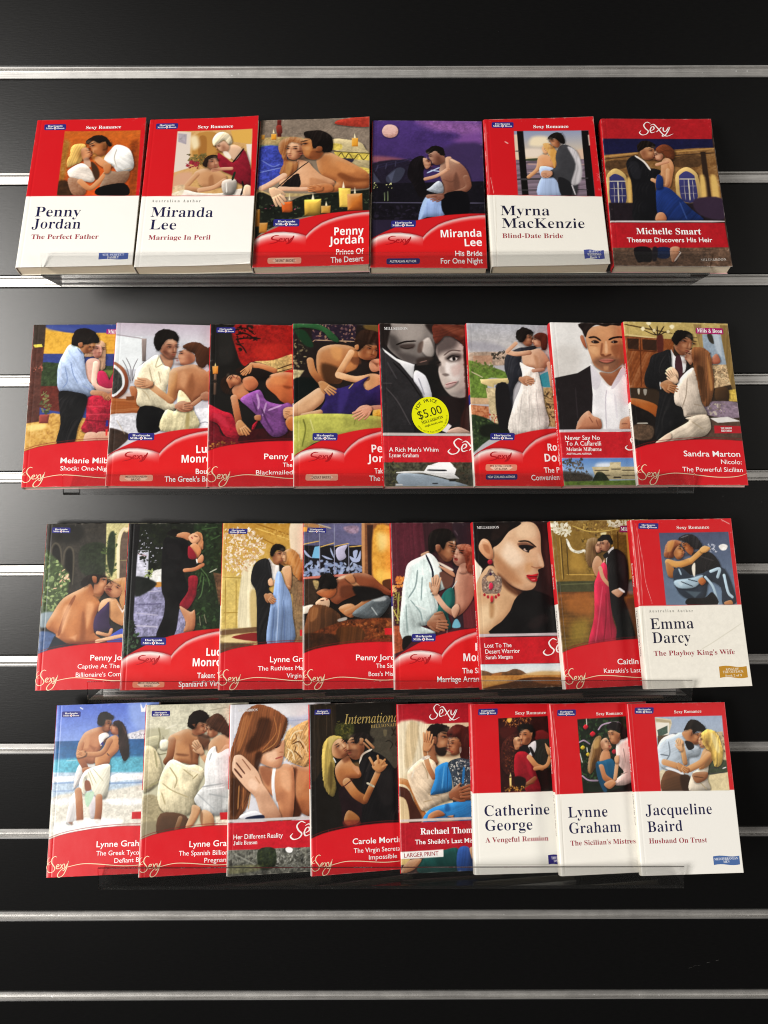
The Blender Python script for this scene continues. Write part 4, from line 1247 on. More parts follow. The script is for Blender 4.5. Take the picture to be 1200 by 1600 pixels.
 (3, 2): """A d8d8e0
P c0c8dc f23 s2:596,1596 907,1538 906,1382 658,1462 584,1488
P eceaee f29:287,1689 782,1675 782,1566 584,1560 386,1650
L a8b0cc w9 o70:596,1511 819,1517
L a0acc8 w12 o70:55,1386 40,1222
P c8a068 s3 k24@60 n18:578,1351 658,1440 906,1502 904,1037 732,1050 634,1100 554,1186
L ecd0a0 w10 o85:754,1257 738,1196 760,1133
L ecd0a0 w8 o85:717,1202 692,1162 637,1123
L b88c50 w8 o85:666,1316 640,1255 605,1194
L 7a5430 w10 o85:823,1248 823,1209 812,1172
L f0dcb0 w7 o85:638,1468 632,1425 572,1383
L b88c50 w7 o85:676,1199 693,1140 677,1083
L e0c088 w7 o85:770,1193 769,1146 714,1100
L b88c50 w10 o85:670,1375 656,1318 642,1262
L e0c088 w8 o85:680,1238 683,1196 663,1155
L f0dcb0 w8 o85:622,1196 607,1150 629,1100
L b88c50 w10 o85:793,1360 780,1309 789,1257
L 7a5430 w8 o85:833,1407 835,1337 837,1268
L e0c088 w8 o85:818,1393 808,1330 742,1270
L f0dcb0 w8 o85:617,1205 613,1152 567,1099
L b88c50 w8 o85:688,1208 654,1150 611,1092
L ecd0a0 w10 o85:626,1428 593,1375 571,1322
L e0c088 w8 o85:840,1312 827,1250 757,1191
L f0dcb0 w8 o85:715,1347 712,1289 725,1230
L b88c50 w8 o85:657,1194 645,1136 665,1078
L e0c088 w10 o85:710,1424 706,1373 653,1322
L e0c088 w8 o85:837,1335 824,1288 818,1241
L e0c088 w7 o85:702,1425 706,1370 698,1316
L f0dcb0 w10 o85:725,1371 727,1317 688,1264
L 5c3c20 w8 o85:693,1247 683,1188 676,1129
L e0c088 w10 o85:773,1385 748,1315 714,1246
L b88c50 w8 o85:830,1280 822,1228 827,1175
L b88c50 w8 o85:673,1387 657,1323 650,1259
L e0c088 w10 o85:689,1204 672,1140 638,1077
L 7a5430 w8 o85:694,1373 700,1331 659,1291
L ecd0a0 w10 o85:720,1272 725,1222 700,1172
L e0c088 w10 o85:744,1278 719,1223 688,1170
L b88c50 w7 o85:842,1408 839,1348 799,1291
L e0c088 w7 o85:651,1267 640,1226 661,1184
L b88c50 w8 o85:835,1327 816,1275 752,1225
L f0dcb0 w9:634,1319 683,1389 769,1410
L 6a4828 w9:658,1271 732,1292 781,1219
L f0dcb0 w9:609,1225 658,1188 683,1104
L 6a4828 w9:683,1199 757,1125
L ecd0a0 w9:707,1340 781,1266 818,1170
P b87448 s6:646,1065 757,1031 904,996 902,561 732,597 665,799 681,975
P dc9c6c f29 o70:708,986 818,958 781,820 708,800
P 5a2c18 f18 o80:665,988 708,1009 683,801 732,637 684,651
P 4a2414 f16:647,802 708,684 756,567 660,526
P c88860 s5:313,1058 464,1040 598,1075 677,976 662,526 539,526 503,694 393,811 314,930
P e4ac84 f25 o80:537,1016 634,989 635,803 550,853
P 8a5034 f18 o70:319,1048 440,1032 417,859 344,931
L f2f2f6 w32 s3:470,1042 456,880 481,666
P d8a07c s3:323,1182 463,1244 566,1315 570,1203 557,1109 530,1049 464,1037 355,1076 308,1116
P ecc0a0 f21 o80:390,1186 487,1206 488,1112 391,1115
L 3a2018 w13:444,1245 487,1241 524,1261
P 5c3020 f12 o70:438,1278 536,1299 524,1252 450,1248
L a85048 w14:482,1128 551,1147
L a87050 w9:524,1193 558,1191
P 7a4a2c s3 k24@75:257,1687 410,1664 565,1573 606,1505 566,1357 463,1228 356,1185 276,1096 298,1002 228,821 163,612 -6,536 -26,946 10,1200 70,1409 128,1586
P 3c2012 f23 o80 k16@75:313,1544 436,1516 389,1304 209,1192 171,1264 266,1403
P 3c2012 f18 o90:269,1178 342,1188 295,1002 272,957
P 3a2010 f18 o80 k16@85:33,944 130,871 110,621 28,602
P b87848 f14 o80 k18@75:119,1526 203,1571 146,1312 76,1221
L c08850 w10 o80:535,1489 487,1300 341,1199
L b87844 w10 o80:460,1564 486,1395 353,1234
L c89058 w9 o80:226,798 204,639
L b07440 w10 o80:154,847 145,642
L c08850 w9 o80:106,872 98,644
L a86c3c w9 o80:239,1618 169,1406 100,1220
P e0b090 s5:31,1059 43,1152 71,1180 131,1174 212,1099 298,1002 347,885 420,778 551,520 360,529 274,747 178,843 50,995
L 5c3020 w14:72,1104 163,990
L 5c3020 w18:55,1044 134,951
L 8a5840 w10:135,1137 223,1023
P f4ccb0 f14 o70:224,936 297,887 274,819 201,868
L b08060 w8 o80:272,957 321,886
P e8e8f0 f5 s3:134,586 276,619 354,552 135,546
P 1c2440 f5:194,560 348,575 360,535 194,537
G c81c2c f2 n4:-76,512 901,503 924,235 -70,249
L ccc6c6 w25:-76,530 901,526
G 606058 n50 f2:-70,249 936,236 946,-40 -64,-14
F 8c8c84 4a4a44 12 130:23,244 304,229 306,52 15,47
F a8a8a0 5c5c58 12 130:493,230 900,231 899,7 495,41
P 2c3424 n30 f6:310,235 476,242 483,75 330,51
F 48502c 20281c 10 60:316,229 470,232 471,76 330,62
P 8a8860 f14 n20 o70:14,91 306,96 307,41 16,25
P f6f6f6 f2:589,236 618,248 660,233 658,201 630,192 598,208
L 9a9a90 w14 o70:70,209 282,98""",
 (3, 3): """A 1a1612
G 2c2218 k20@88 f9:24,1695 284,1684 275,1256 49,919 12,921
L 4c3c2c w9 o70:184,1664 179,1367
L 4c3c2c w9 o60:234,1662 240,1376
P 3c3e1c n34 f14:280,1469 467,1485 438,1319 289,1350
F 6a6428 2a2c14 12 60:293,1516 454,1461 426,1343 289,1350
P 4a4438 f9 n8:668,1452 1024,1448 1005,1006 707,1116
P 6a6048 f6:792,1398 830,1396 822,1337 797,1338
L 2a241c w12:813,1277 852,1288 888,1250 861,1204
L 2a241c w12:882,1418 906,1369 879,1334
P 6a5030 f16:431,1072 531,1078 516,986 418,1037
P b09850 s5 k22@85:126,1187 163,1320 253,1368 349,1337 278,1289 243,1199 262,1092 250,977 272,837 230,753 142,867
P dcc478 f12 o70:203,1354 277,1350 226,1258 201,1236
P 5c4c24 f16 o70 k16@85:210,1095 246,1047 229,839 182,888
P b87848 s6:268,1055 396,1156 446,1083 534,985 520,925 403,920 351,838 278,927
P d0986c s4:233,1252 276,1317 345,1326 418,1237 414,1188 334,1130 246,1158
P ecc49c f14 o70:288,1302 350,1288 361,1240 299,1231
P 8a5434 f14 o70:334,1159 409,1179 407,1108 357,1087
P b07850 s4:390,1283 464,1351 556,1304 582,1217 526,1120 445,1120 397,1189
P 7c5038 f14 o60:423,1213 510,1209 495,1139 433,1142
P 1b1513 s3:420,1353 565,1387 678,1320 651,1267 569,1325 493,1275 461,1336
P b88458 s4:532,1326 573,1319 561,1266 536,1273
L c08c60 w25 s4:600,1305 679,1224
L c08c60 w18 s4:574,1277 635,1215
L e4dccc w20:660,1207 560,1159 524,1073
P c88c64 f7:443,1048 517,1032 515,962 478,988
P 121012 s2 f5:659,1187 807,1111 903,988 1000,889 981,426 531,455 504,685 551,914 517,1032 559,1124
P 221d1e f23 o70:702,964 852,967 866,663 741,671
L 38302c w12 o70:657,1119 590,981
P 241418 n8 f7:296,810 401,853 526,707 507,463 342,451 320,628
L b47440 w90 s6:383,888 472,768 563,705
L b47440 w64 s6:582,715 648,838 714,963
P c88c58 s5:654,1031 719,1104 796,1076 810,1017 733,968
L c88c58 w25 s4:673,1047 634,1120
L c88c58 w23 s4:730,1068 720,1137
L c88c58 w23 s4:757,1049 797,1094
L c88c58 w21 s4:773,1024 815,1040
L c4bca4 w21 n20:596,870 672,828
L 50201c w7:345,844 452,919
P a06838 s4:344,524 395,612 503,537 489,481 379,465
P 8a3028 f9 o60 n14:343,513 502,503 500,457 354,456
L dce0e0 w8:248,1140 271,1092
L e0d8d0 w2 o50:182,433 185,310 197,143
Z 0.3:322,1275 387,1173
Z -0.7:452,1289 460,1129""",
 (3, 4): """A e0cca8
G b01828 f2 n4:-66,1716 1005,1730 992,1488 -71,1478
P e8d8b8 k14@92 f23:-34,1474 330,1477 294,1132 91,997 -35,931
P d4bc94 k14@92 f18:104,1471 229,1468 169,1136 67,1045
P f0dcb4 f34:394,1153 545,1149 542,1078 392,1082
L b8743c w60 s5 n8:-23,916 87,886 161,785 204,646 279,523
P 4a2418 s3:-49,850 86,828 150,705 236,507 95,489 67,696 -51,746
P d8bc90 f6:-52,732 68,717 95,489 -58,489
P a8704c s4:329,1250 414,1343 407,1153 429,1081 391,1059 319,1131
P a8704c s4:395,1329 467,1410 536,1394 548,1292 511,1183 470,1151 408,1170 383,1258
P 2a1b16 f10:401,1272 435,1233 523,1235 505,1159 445,1152 402,1194
P 1b1210 s3 n10:302,1394 355,1467 457,1484 552,1450 542,1394 469,1402 424,1345 405,1269 355,1291 332,1345
P a06848 s4:376,1344 416,1343 411,1271 381,1290
P d8c0a4 s6 n4:131,1040 269,1135 394,1082 405,917 334,780 533,787 571,712 426,667 264,603 202,663 91,939
L b09878 w12:255,1086 301,991 311,920
L b09878 w12:306,769 429,742
L ece0cc w14 o80:166,1018 138,937
L b09878 w10:254,690 354,710
P b87850 s4:533,1286 563,1342 659,1315 684,1228 649,1164 583,1154 545,1218
P a04038 f3:566,1202 597,1189 577,1178
P 4a1c18 s4 k14@80:536,1394 634,1467 741,1445 857,1343 842,1045 669,1116 682,1264 628,1337 552,1333
P 7a3428 f16 o70:607,1434 683,1432 656,1385 605,1374
P c8c0b8 f3:662,1229 684,1228 677,1175 662,1181
L c08458 w55 s5:372,936 322,1037 296,1132
L c48a5c w41 s5:292,1156 285,1251 317,1369
P c88c60 s4:289,1358 322,1405 352,1381 311,1274
L dccfc0 w34 n24:259,1127 334,1145
P 2878b8 s5:400,1032 542,1080 565,912 549,796 380,761 331,774 386,918
L 58a0d8 w14 o80:490,1044 457,822
L 184c80 w12 o80:528,1031 512,809
P 3a4450 n30 f3:536,1076 669,1121 794,1082 841,1022 825,694 621,591 560,597 583,795 564,936
F e4e0d4 2a3440 10 240:542,1072 669,1116 830,1046 813,706 622,603 566,604 587,795 567,924
L 2878b8 w25:703,1026 683,862
P 2c7cbc s4:319,613 525,669 750,691 875,681 865,485 519,503 248,490
P 184c80 f16 o70:488,659 525,658 535,600 485,590
P b07048 s5:309,567 412,606 478,553 372,531 297,505
P b88058 s4:496,544 570,550 569,518
P 9a5c3c s5:553,794 646,865 664,862 657,828 831,810 826,711 638,694 564,708
L 6a3824 w7:692,791 817,776
L 6a3824 w7:691,757 815,739
G b41828 f2 n4:-94,492 940,491 950,213 -101,210
L ccbcb4 w25:-94,512 941,512
G 4a3430 n12 f2:-101,210 950,213 961,-40 -106,-40
P 1c4c48 s4 k12@110:224,130 458,213 611,212 595,-14 195,-3
P 2c4c88 s4 k12@80:605,216 730,216 760,-9 595,-11
P c08c68 s4:66,119 218,133 130,33 3,11
P c89870 s4:726,217 802,216 819,55 764,69
G d8b878 f3:-30,140 103,140 41,87 -31,78
G f0ece8 f2:-40,208 448,218 446,146 -42,141
Z 0.8:505,1347 474,1163
Z -0.8:585,1279 586,1159
Y c88c60 -1:306,1215 328,1403
Y 9a5c3c -1:547,747 780,789""",
 (3, 5): """G f4f2ea f2:-75,788 1124,799 1129,-72 -101,-36
G 2c100e n16:302,1545 1065,1573 1076,798 302,792
F c88040 4a2010 10 70:352,1536 672,1550 642,1466 374,1446
P f0b850 f9:403,1541 454,1543 440,1505 408,1505
P 6a1c1c s3 f7:702,1394 780,1419 866,1368 876,1308 710,1316
P 4a1814 f23 o80:323,1446 501,1444 420,1350 332,1351
P 3a1814 s4 n20 k14@80:335,1277 421,1364 510,1375 485,1254 478,1089 473,984 378,968 314,1091
F 7a3c24 1c0c0a 10 110:341,1279 420,1356 497,1366 467,995 378,979 327,1091
P d09468 s4:461,1323 522,1351 566,1276 531,1235 478,1224
P f0d0a0 f7 o80:464,1343 509,1348 494,1313
P a83038 f3:537,1271 562,1274 553,1259
P 20241f s3:687,1304 826,1327 939,1295 946,987 680,986 675,1180
P 140a08 f6:681,992 947,1011 947,789 726,791
P e8e8ea s2:612,1250 700,1308 699,1215 641,1151
P 181618 f3:630,1240 656,1240 690,1168 664,1151
P 141012 f6:530,1253 606,1264 640,1192 589,1181 527,1206
P c07c50 s4:530,1394 602,1441 669,1382 635,1285 568,1272 543,1322
P 7c4830 f9 o60:597,1335 648,1335 620,1288 582,1282
P 120e0c s3:507,1450 579,1489 670,1469 702,1394 686,1334 665,1380 604,1431 534,1402
P b87850 s3:651,1394 676,1394 664,1352
P 8a1420 s5 n8:472,1169 590,1195 663,1086 687,992 733,795 576,794 551,922 462,947
P b02030 f16 o60:588,1158 634,1063 653,946 605,993
L d0905c w55 s5:625,1143 697,1056 758,1032
L d49660 w39 s5:682,1025 810,1054 862,1177
P d89c68 s4:804,1285 846,1237 886,1260 855,1166 824,1178
L 8a5030 w41 s4:547,843 677,928
L 5c3018 w7:573,854 675,887
P 1c1210 f9:465,949 576,924 546,820 460,856
G f0d080 f5:399,938 422,938 418,851 400,851
P ffe8a0 f7:402,950 414,985 422,950
F d89840 5a3414 10 36:348,858 548,854 545,802 346,806
L d8d4c8 w6 o60:-13,99 903,76
L f4e0d8 w5 o70:14,1689 14,795
Z -0.5:574,1377 569,1276
Z 0.8:522,1313 510,1236""",
 (3, 6): """G f3f0e8 f2:-143,785 1138,787 1093,-87 -201,-27
G 182016 n16:290,1532 1045,1555 1042,788 294,785
F 34502c 101810 16 240:296,1526 829,1536 809,1192 466,924 306,814 291,929
P c02030 s6:351,1451 381,1476 408,1450 376,1422
P c02030 s6:418,1376 451,1403 481,1374 446,1347
P b02030 s5:643,1191 670,1214 696,1190 666,1164
P d8b838 s6:304,1240 331,1263 355,1239 328,1218
P d8b838 s6:359,1171 382,1191 402,1169 379,1149
L d8d4c8 w7:392,1536 392,1470
L d8d8d0 w7:293,1184 311,1091
L d8d8d0 w7:374,1241 376,1194
L a890a8 w15 s4:516,1419 565,1466 670,1487 759,1476 801,1382
L a890a8 w15 s4:300,958 365,913 465,906
L a890a8 w14 s4:296,1296 348,1312 408,1275
P 8a6438 s5 k22@80:374,1089 446,1297 530,1360 541,1247 524,1177 459,1051 398,978 369,996
P d0a868 f14 o70:447,1285 515,1331 508,1248 455,1226
P 3c2814 f16 o70 k14@80:418,1087 474,1156 451,1040 397,995
P dca880 s4:527,1292 592,1333 645,1244 608,1204 543,1214
P f0c8a4 f9 o60:551,1306 602,1304 584,1246
P a83c38 f3:612,1251 641,1254 626,1235
P d09468 s4:536,1198 608,1208 615,1099 500,1085
P 1c5070 s4:461,1080 533,1101 636,1118 672,1033 645,915 563,845 472,921
L b87448 w62 s5:512,1038 538,944 626,878
P 1a4460 f6:453,1063 480,1074 517,922 556,805 518,795 466,924
P dcc0b8 s6 n4:700,1264 809,1325 910,1307 883,909 662,852 668,914 753,983 693,1079
L b49890 w12:773,1217 785,1076
L b49890 w10:723,961 801,982
P c08458 s4:617,1396 688,1406 753,1347 717,1272 650,1272 629,1325
P 141010 s3 n8:604,1444 697,1498 789,1456 836,1345 759,1318 741,1395 663,1412
P b87850 s3:725,1384 752,1371 735,1330
P c88c60 s5:527,870 616,909 657,871 585,818
L d09c70 w41 s5:695,1102 653,917
P d8a478 s4:669,1138 715,1148 708,1078 670,1079
P 100c0c f6:671,819 881,886 884,792 542,785
L f4dcd4 w5 o80:6,1677 18,1286 12,790
L f0d0c8 w3 o80:30,1616 53,1169 43,789
L d0ccc0 w5 o80:53,766 33,22
L f8f4ec w10 o70:-23,1677 -18,1570
Z 0.8:591,1295 593,1210
Z -0.7:659,1371 657,1277""",
 (3, 7): """G f3f1eb f2:-133,812 1113,804 1131,-42 -204,-1
G a0b0c8 gc8d0d4@90 n5:286,1556 1024,1558 1018,798 281,809
G d8ccb0 n6 f5:288,1550 463,1526 466,1482 428,1393 285,1349
G b8a888 f3:291,1541 453,1512 462,1482 294,1509
G ece8dc f3:293,1497 435,1494 422,1370 290,1343
G 4a5c50 n14 f3:300,1420 416,1465 411,1388 306,1346
G 5a4a38 f5:298,1361 419,1370 405,1229 287,1243
P d8ccac n10 f6:282,999 356,998 313,815 282,815
G c8b48c n16 f3:914,1390 1013,1394 1033,1029 962,1124
L 5c4c38 w10:1009,1359 1013,1335
L 5c4c38 w10:1008,1276 1013,1252
L 5c4c38 w10:1007,1205 1012,1182
P 3a4430 n20 f9:793,1081 1023,1099 1018,960 792,965
G dccca0 n8 f5:791,953 1028,983 1022,798 611,802
L 3c3c38 w10:792,967 1008,981
L 3c3c38 w6:805,1023 1008,1030
L f0f0f0 w7:969,1019 1008,1030
P b4c0cc s6 n4:367,1347 574,1391 618,1307 736,1234 719,1153 611,1129 586,1010 359,1026 299,1078 284,1173 283,1243
L 7c8894 w13:412,1299 413,1182 368,1113
L 7c8894 w12:533,1250 541,1086
L d8e0e8 w14 o80:389,1323 317,1231
L 6a7480 w12:311,1173 398,1159
L 8c98a4 w12:632,1225 678,1189
P 7c8490 f5:440,1387 522,1386 495,1371
P 5a3c28 s4:351,1007 529,971 604,946 592,806 290,811
P 2c1c12 f12 o80:503,960 601,946 586,808 512,810
L e8eaf0 w23:358,1037 446,1013 535,973
P c89058 s3:694,1329 768,1316 738,1270 675,1271
P c08050 s4:568,1389 667,1431 693,1377 808,1389 734,1291 650,1278 592,1329
P 16110e s3 n8:592,1420 649,1505 740,1516 819,1448 822,1392 740,1400 692,1374 678,1422 627,1419
P b87850 s4:652,1413 683,1407 666,1365
P 141214 f3:589,1302 664,1289 683,1235 618,1213
P dccfbc s5:629,966 697,1013 820,1080 793,919 804,800 584,805
L a89878 w10:696,898 775,815
P c89058 s5:794,1231 899,1184 835,1063 710,1019
P 7a5838 f14 o80:798,1128 851,1150 828,1057 775,1035
P dca878 s4:742,1326 824,1353 805,1245 753,1236
P a83c34 f3:741,1272 760,1267 746,1255
P e0bc60 s5 k24@75 n8:766,1349 844,1419 947,1374 995,1206 961,1060 883,1044 858,1185 804,1233
P f4e0a0 f14 o80 k20@75:877,1373 936,1337 958,1195 920,1195
P 8a6428 f12 o70:827,1268 872,1220 884,1102 861,1126
L d8a068 w67 s5:827,1162 742,1082 610,1021
L dcaa74 w53 s5:548,1291 559,1191 569,1086
P e0b080 s4:495,1310 529,1333 576,1296 546,1250
L cc905c w62 s5:344,1096 463,1059 583,1010
L 7a4c2c w7:491,1087 574,1039
P 9a6440 s5:636,974 795,988 780,917 669,881
L 5c3820 w7:651,945 750,931
L e0d4d0 w5 o70:0,1686 -2,822
Z 0.7:736,1364 691,1285
Z -0.9:776,1314 776,1245
Y e0b080 1:539,1209 514,1330
Y c88c58 -1:489,1070 586,993""",
}
WORDS = {
 (0, 0): """BADGE:78,1638 290,1639 294,1568 84,1567
T SB ffffff:489,1574 831,1575 485,1610:Sexy Romance
T S 1c1c48:113,555 536,546 100,663:Penny
T S 1c1c48:100,422 550,410 87,529:Jordan
T SM a03040:109,304 729,294 103,354:The Perfect Father
FLAG 4a60a8:752,136 1024,130 1024,64 753,67
T SB dfe6ff:785,103 985,102 783,126:THE PERFECT
T SB ffffff:833,73 940,73 831,97:FAMILY""",
 (0, 1): """BADGE:65,1643 283,1641 282,1572 69,1571
T SB ffffff:480,1570 825,1566 478,1606:Sexy Romance
T SM 96968f:102,710 564,697 99,740:A u s t r a l i a n   A u t h o r
T S 1c1c48:108,546 690,527 99,654:Miranda
T S 1c1c48:109,405 354,396 100,512:Lee
T SM a03040:108,290 684,277 104,340:Marriage In Peril""",
 (0, 2): """BADGE:176,524 420,518 417,436 176,442
LOGO brush:
T H ffffff:746,329 1018,332 745,416:Penny
T H ffffff:700,228 1016,234 699,314:Jordan
T HM ffffff:766,117 1019,118 765,176:Prince Of
T HM ffffff:718,30 1017,36 717,91:The Desert
PILL e8a088:137,99 449,96 448,30 140,35
T GB 5a2c24:207,51 387,50 206,79:DESERT BRIDES""",
 (0, 3): """BADGE:190,513 421,518 416,442 184,436
LOGO brush:
T H ffffff:650,331 1026,342 651,412:Miranda
T H ffffff:870,235 1029,241 872,316:Lee
T HM ffffff:780,128 1028,132 781,184:His Bride
T HM ffffff:646,45 1031,53 647,103:For One Night
PILL 2a2a68:148,97 456,102 453,40 148,33
T GB ffffff:178,52 422,57 178,77:AUSTRALIAN AUTHOR""",
 (0, 4): """BADGE:78,1657 291,1651 287,1583 74,1589
T SB ffffff:480,1573 819,1566 483,1610:Sexy Romance
T S 1c1c38:108,560 562,547 114,668:Myrna
T S 1c1c38:112,420 874,398 118,526:MacKenzie
T SM a03840:109,306 667,293 112,357:Blind-Date Bride
FLAG 4a54a0:844,158 1023,150 1025,58 844,61
T SB e8ecff:889,128 973,128 891,149:HAPPY
T SB ffffff:872,94 997,94 875,118:WEDDINGS
T SB ffffff:892,67 982,66 894,88:Book 1""",
 (0, 5): """LOGO swash:371,1651 685,1477
T SB ffffff:231,345 828,347 236,413:Michelle Smart
T GB ffffff:139,255 921,263 143,306:Theseus Discovers His Heir
T SM d0c8c0:790,56 1022,62 793,82:MILLS&BOON""",
 (1, 0): """T SB ffffff:734,1596 809,1593 732,1637:Mill|s Boon
T GB ffffff:352,235 799,227 349,291:Melanie Milb|urne
T G ffffff:355,162 792,152 352,206:Shock: One-Nig|ht
LOGO cream:""",
 (1, 1): """BADGE:182,532 428,536 426,462 184,458
LOGO brush:
T H ffffff:832,338 931,343 829,416:Lu|cy
T H ffffff:696,240 923,245 693,317:Monr|oe
T HM ffffff:834,129 938,132 832,180:Bou|ght
T HM ffffff:544,47 930,53 541,100:The Greek's B|ride
PILL e8a088:126,110 434,115 435,52 127,47
T GB 5a2c24:181,82 380,86 180,102:MEDITERRANEAN
T GB 5a2c24:236,56 320,59 235,76:BRIDES""",
 (1, 2): """BADGE:59,1657 246,1661 243,1597 58,1598
T GB ffffff:536,274 812,277 536,330:Penny J|ordan
T G ffffff:715,195 806,195 715,238:The
T G ffffff:459,119 809,121 459,162:Blackmailed
LOGO cream:""",
 (1, 3): """BADGE:183,536 426,536 421,459 180,459
LOGO brush:
T H ffffff:753,339 858,341 755,417:Pe|nny
T H ffffff:710,241 860,240 713,318:Jor|dan
T HM ffffff:774,126 856,127 776,178:Tak|en
T HM ffffff:719,51 826,50 721,104:The |Sheikh
PILL e8a088:111,120 422,122 418,56 108,57
T GB 5a2c24:169,76 352,77 170,102:DESERT BRIDES""",
 (1, 4): """T SM e4e4e4:47,1624 284,1628 48,1654:MILLS&BOON
T G ffffff:56,345 536,345 57,388:A Rich Man's Whim
T SG ffffff:54,289 341,289 55,327:Lynne Graham
LOGO swash:645,476 1036,301
STICKER:473,718 656,719 482,911""",
 (1, 5): """BADGE:177,532 419,536 411,461 169,459
LOGO brush:
T H ffffff:739,358 831,360 745,432:Ro|byn
T H ffffff:700,249 822,251 706,327:Do|nald
T HM ffffff:685,136 787,139 689,189:The| Prince's
T HM ffffff:553,59 832,66 557,113:Convenien|t Bride
PILL e08870:113,217 423,217 415,153 106,151
T GB 5a2c24:153,188 362,189 154,208:THE ROYAL HOUSE
T GB 5a2c24:197,162 322,162 198,181:OF ILLYRIA
PILL 2a2a68:109,116 420,121 413,64 105,62
T GB ffffff:127,78 395,81 129,101:NEW ZEALAND AUTHOR""",
 (1, 6): """T G ffffff:49,453 394,456 53,497:Never Say No
T G ffffff:52,397 401,397 56,440:To A Caffarelli
T SG ffffff:51,342 400,342 54,378:Melanie Milburne
T GB ffffff:50,305 296,305 51,323:AUSTRALIAN AUTHOR
LOGO swash:654,489 1032,335""",
 (1, 7): """MAGENTA:738,1641 1013,1638 1014,1570 727,1577
T SB ffffff:744,1590 1001,1585 749,1633:Mills & Boon
T SB ffffff:868,564 978,568 870,583:THE ORSINI
T SB ffffff:870,538 975,541 873,557:BROTHERS
T GB ffffff:470,287 1027,285 476,343:Sandra Marton
T G ffffff:829,212 1032,209 835,256:Nicolo:
T G ffffff:440,136 1032,132 445,180:The Powerful Sicilian
LOGO cream:""",
 (2, 0): """BADGE:56,1656 242,1652 244,1594 58,1598
T GB ffffff:520,285 830,282 517,340:Penny Jo|rdan
T G ffffff:400,207 813,204 398,250:Captive At The
T G ffffff:387,125 829,123 384,168:Billionaire's Com|mand
LOGO cream:""",
 (2, 1): """BADGE:180,517 429,514 429,437 181,440
LOGO brush:
T H ffffff:833,327 926,326 831,406:Lu|cy
T H ffffff:701,225 931,224 698,304:Monr|oe
T HM ffffff:749,108 927,107 747,161:Taken: |The
T HM ffffff:571,25 960,27 569,78:Spaniard's Vir|gin
PILL e88868:119,87 431,81 431,23 120,25
T GB 5a2c24:177,60 375,57 176,79:MEDITERRANEAN
T GB 5a2c24:233,32 317,32 232,51:BRIDES""",
 (2, 2): """BADGE:60,1638 254,1635 251,1580 56,1582
T GB ffffff:505,266 826,268 504,322:Lynne Gr|aham
T G ffffff:386,185 803,185 385,228:The Ruthless M|agnate
T G ffffff:672,112 820,109 672,155:Virgin| Mistress
LOGO cream:""",
 (2, 3): """BADGE:42,1646 237,1643 235,1588 38,1591
T GB ffffff:529,281 881,277 530,336:Penny Jor|dan
T G ffffff:732,199 879,199 732,243:The Si|cilian
T G ffffff:654,121 877,119 654,164:Boss's Mi|stress
LOGO cream:""",
 (2, 4): """BADGE:186,547 432,546 424,467 181,470
LOGO brush:
T H ffffff:832,366 882,365 836,443:L|ucy
T H ffffff:704,265 835,262 707,341:Mo|nroe
T HM ffffff:686,144 859,143 688,197:The Si|cilian's
T HM ffffff:428,65 854,60 430,119:Marriage Arran|gement""",
 (2, 5): """T SM e0dcdc:43,1622 277,1623 45,1649:MILLS&BOON
T G ffffff:50,408 327,406 53,450:Lost To The
T G ffffff:55,348 410,348 57,390:Desert Warrior
T SG ffffff:55,293 331,294 57,329:Sarah Morgan
LOGO swash:666,478 1070,296""",
 (2, 6): """T SB ffffff:753,1579 816,1575 757,1616:Mil|ls
T GB ffffff:560,218 781,212 567,272:Caitlin| Crews
T G ffffff:409,140 771,130 414,183:Katrakis's Las|t
LOGO cream:""",
 (2, 7): """BADGE:82,1661 294,1656 284,1595 74,1601
T SB f4ece8:481,1592 828,1592 485,1624:Sexy Romance
T SM 96968f:98,748 553,741 100,775:A u s t r a l i a n   A u t h o r
T S 1c1c38:98,581 544,579 109,687:Emma
T S 1c1c38:104,444 497,440 115,549:Darcy
T SM a03040:104,320 935,314 110,367:The Playboy King's Wife
FLAG c08a1c:755,197 1037,194 1036,84 753,87
T SB f4ead0:822,158 954,160 825,179:KINGS OF
T SB f4ead0:788,131 999,134 791,154:THE OUTBACK
T SB f4ead0:808,97 976,97 810,116:Book 2 of 3""",
 (3, 0): """BADGE:60,1629 252,1625 252,1566 61,1569
T GB ffffff:484,269 910,263 481,326:Lynne Grah|am
T G ffffff:486,189 916,181 483,233:The Greek Tyco|on's
T G ffffff:671,111 919,111 669,155:Defiant B|ride
LOGO cream:""",
 (3, 1): """BADGE:59,1635 248,1631 246,1574 59,1575
T GB ffffff:490,265 867,257 488,323:Lynne Gra|ham
T G ffffff:387,188 851,174 386,233:The Spanish Billio|naire
T G ffffff:645,108 865,104 644,153:Pregnan|t Wife
LOGO cream:""",
 (3, 2): """T SM f4f0ec:81,1620 288,1622 80,1647:MILLS&BOON
T G ffffff:58,351 561,345 57,396:Her Different Reality
T SG ffffff:59,298 301,294 59,335:Julie Benson
LOGO swash:654,490 1076,299""",
 (3, 3): """BADGE:57,1639 227,1639 222,1585 53,1586
T I b09858:367,1479 904,1478 369,1580:Internation|al
T SM a08850:657,1426 896,1433 658,1458:BILLIONA|IRES
T GB ffffff:428,276 906,266 430,332:Carole Morti|mer
T G ffffff:438,192 899,183 439,236:The Virgin Secret|ary's
T G ffffff:594,117 891,112 595,161:Impossible| Boss
LOGO cream:""",
 (3, 4): """LOGO swash:360,1683 676,1511
T SB ffffff:213,372 766,368 215,433:Rachael Thom|as
T GB ffffff:153,278 768,274 154,323:The Sheikh's Last Mis|tress
T G a83038:37,154 395,162 38,195:LARGER PRINT""",
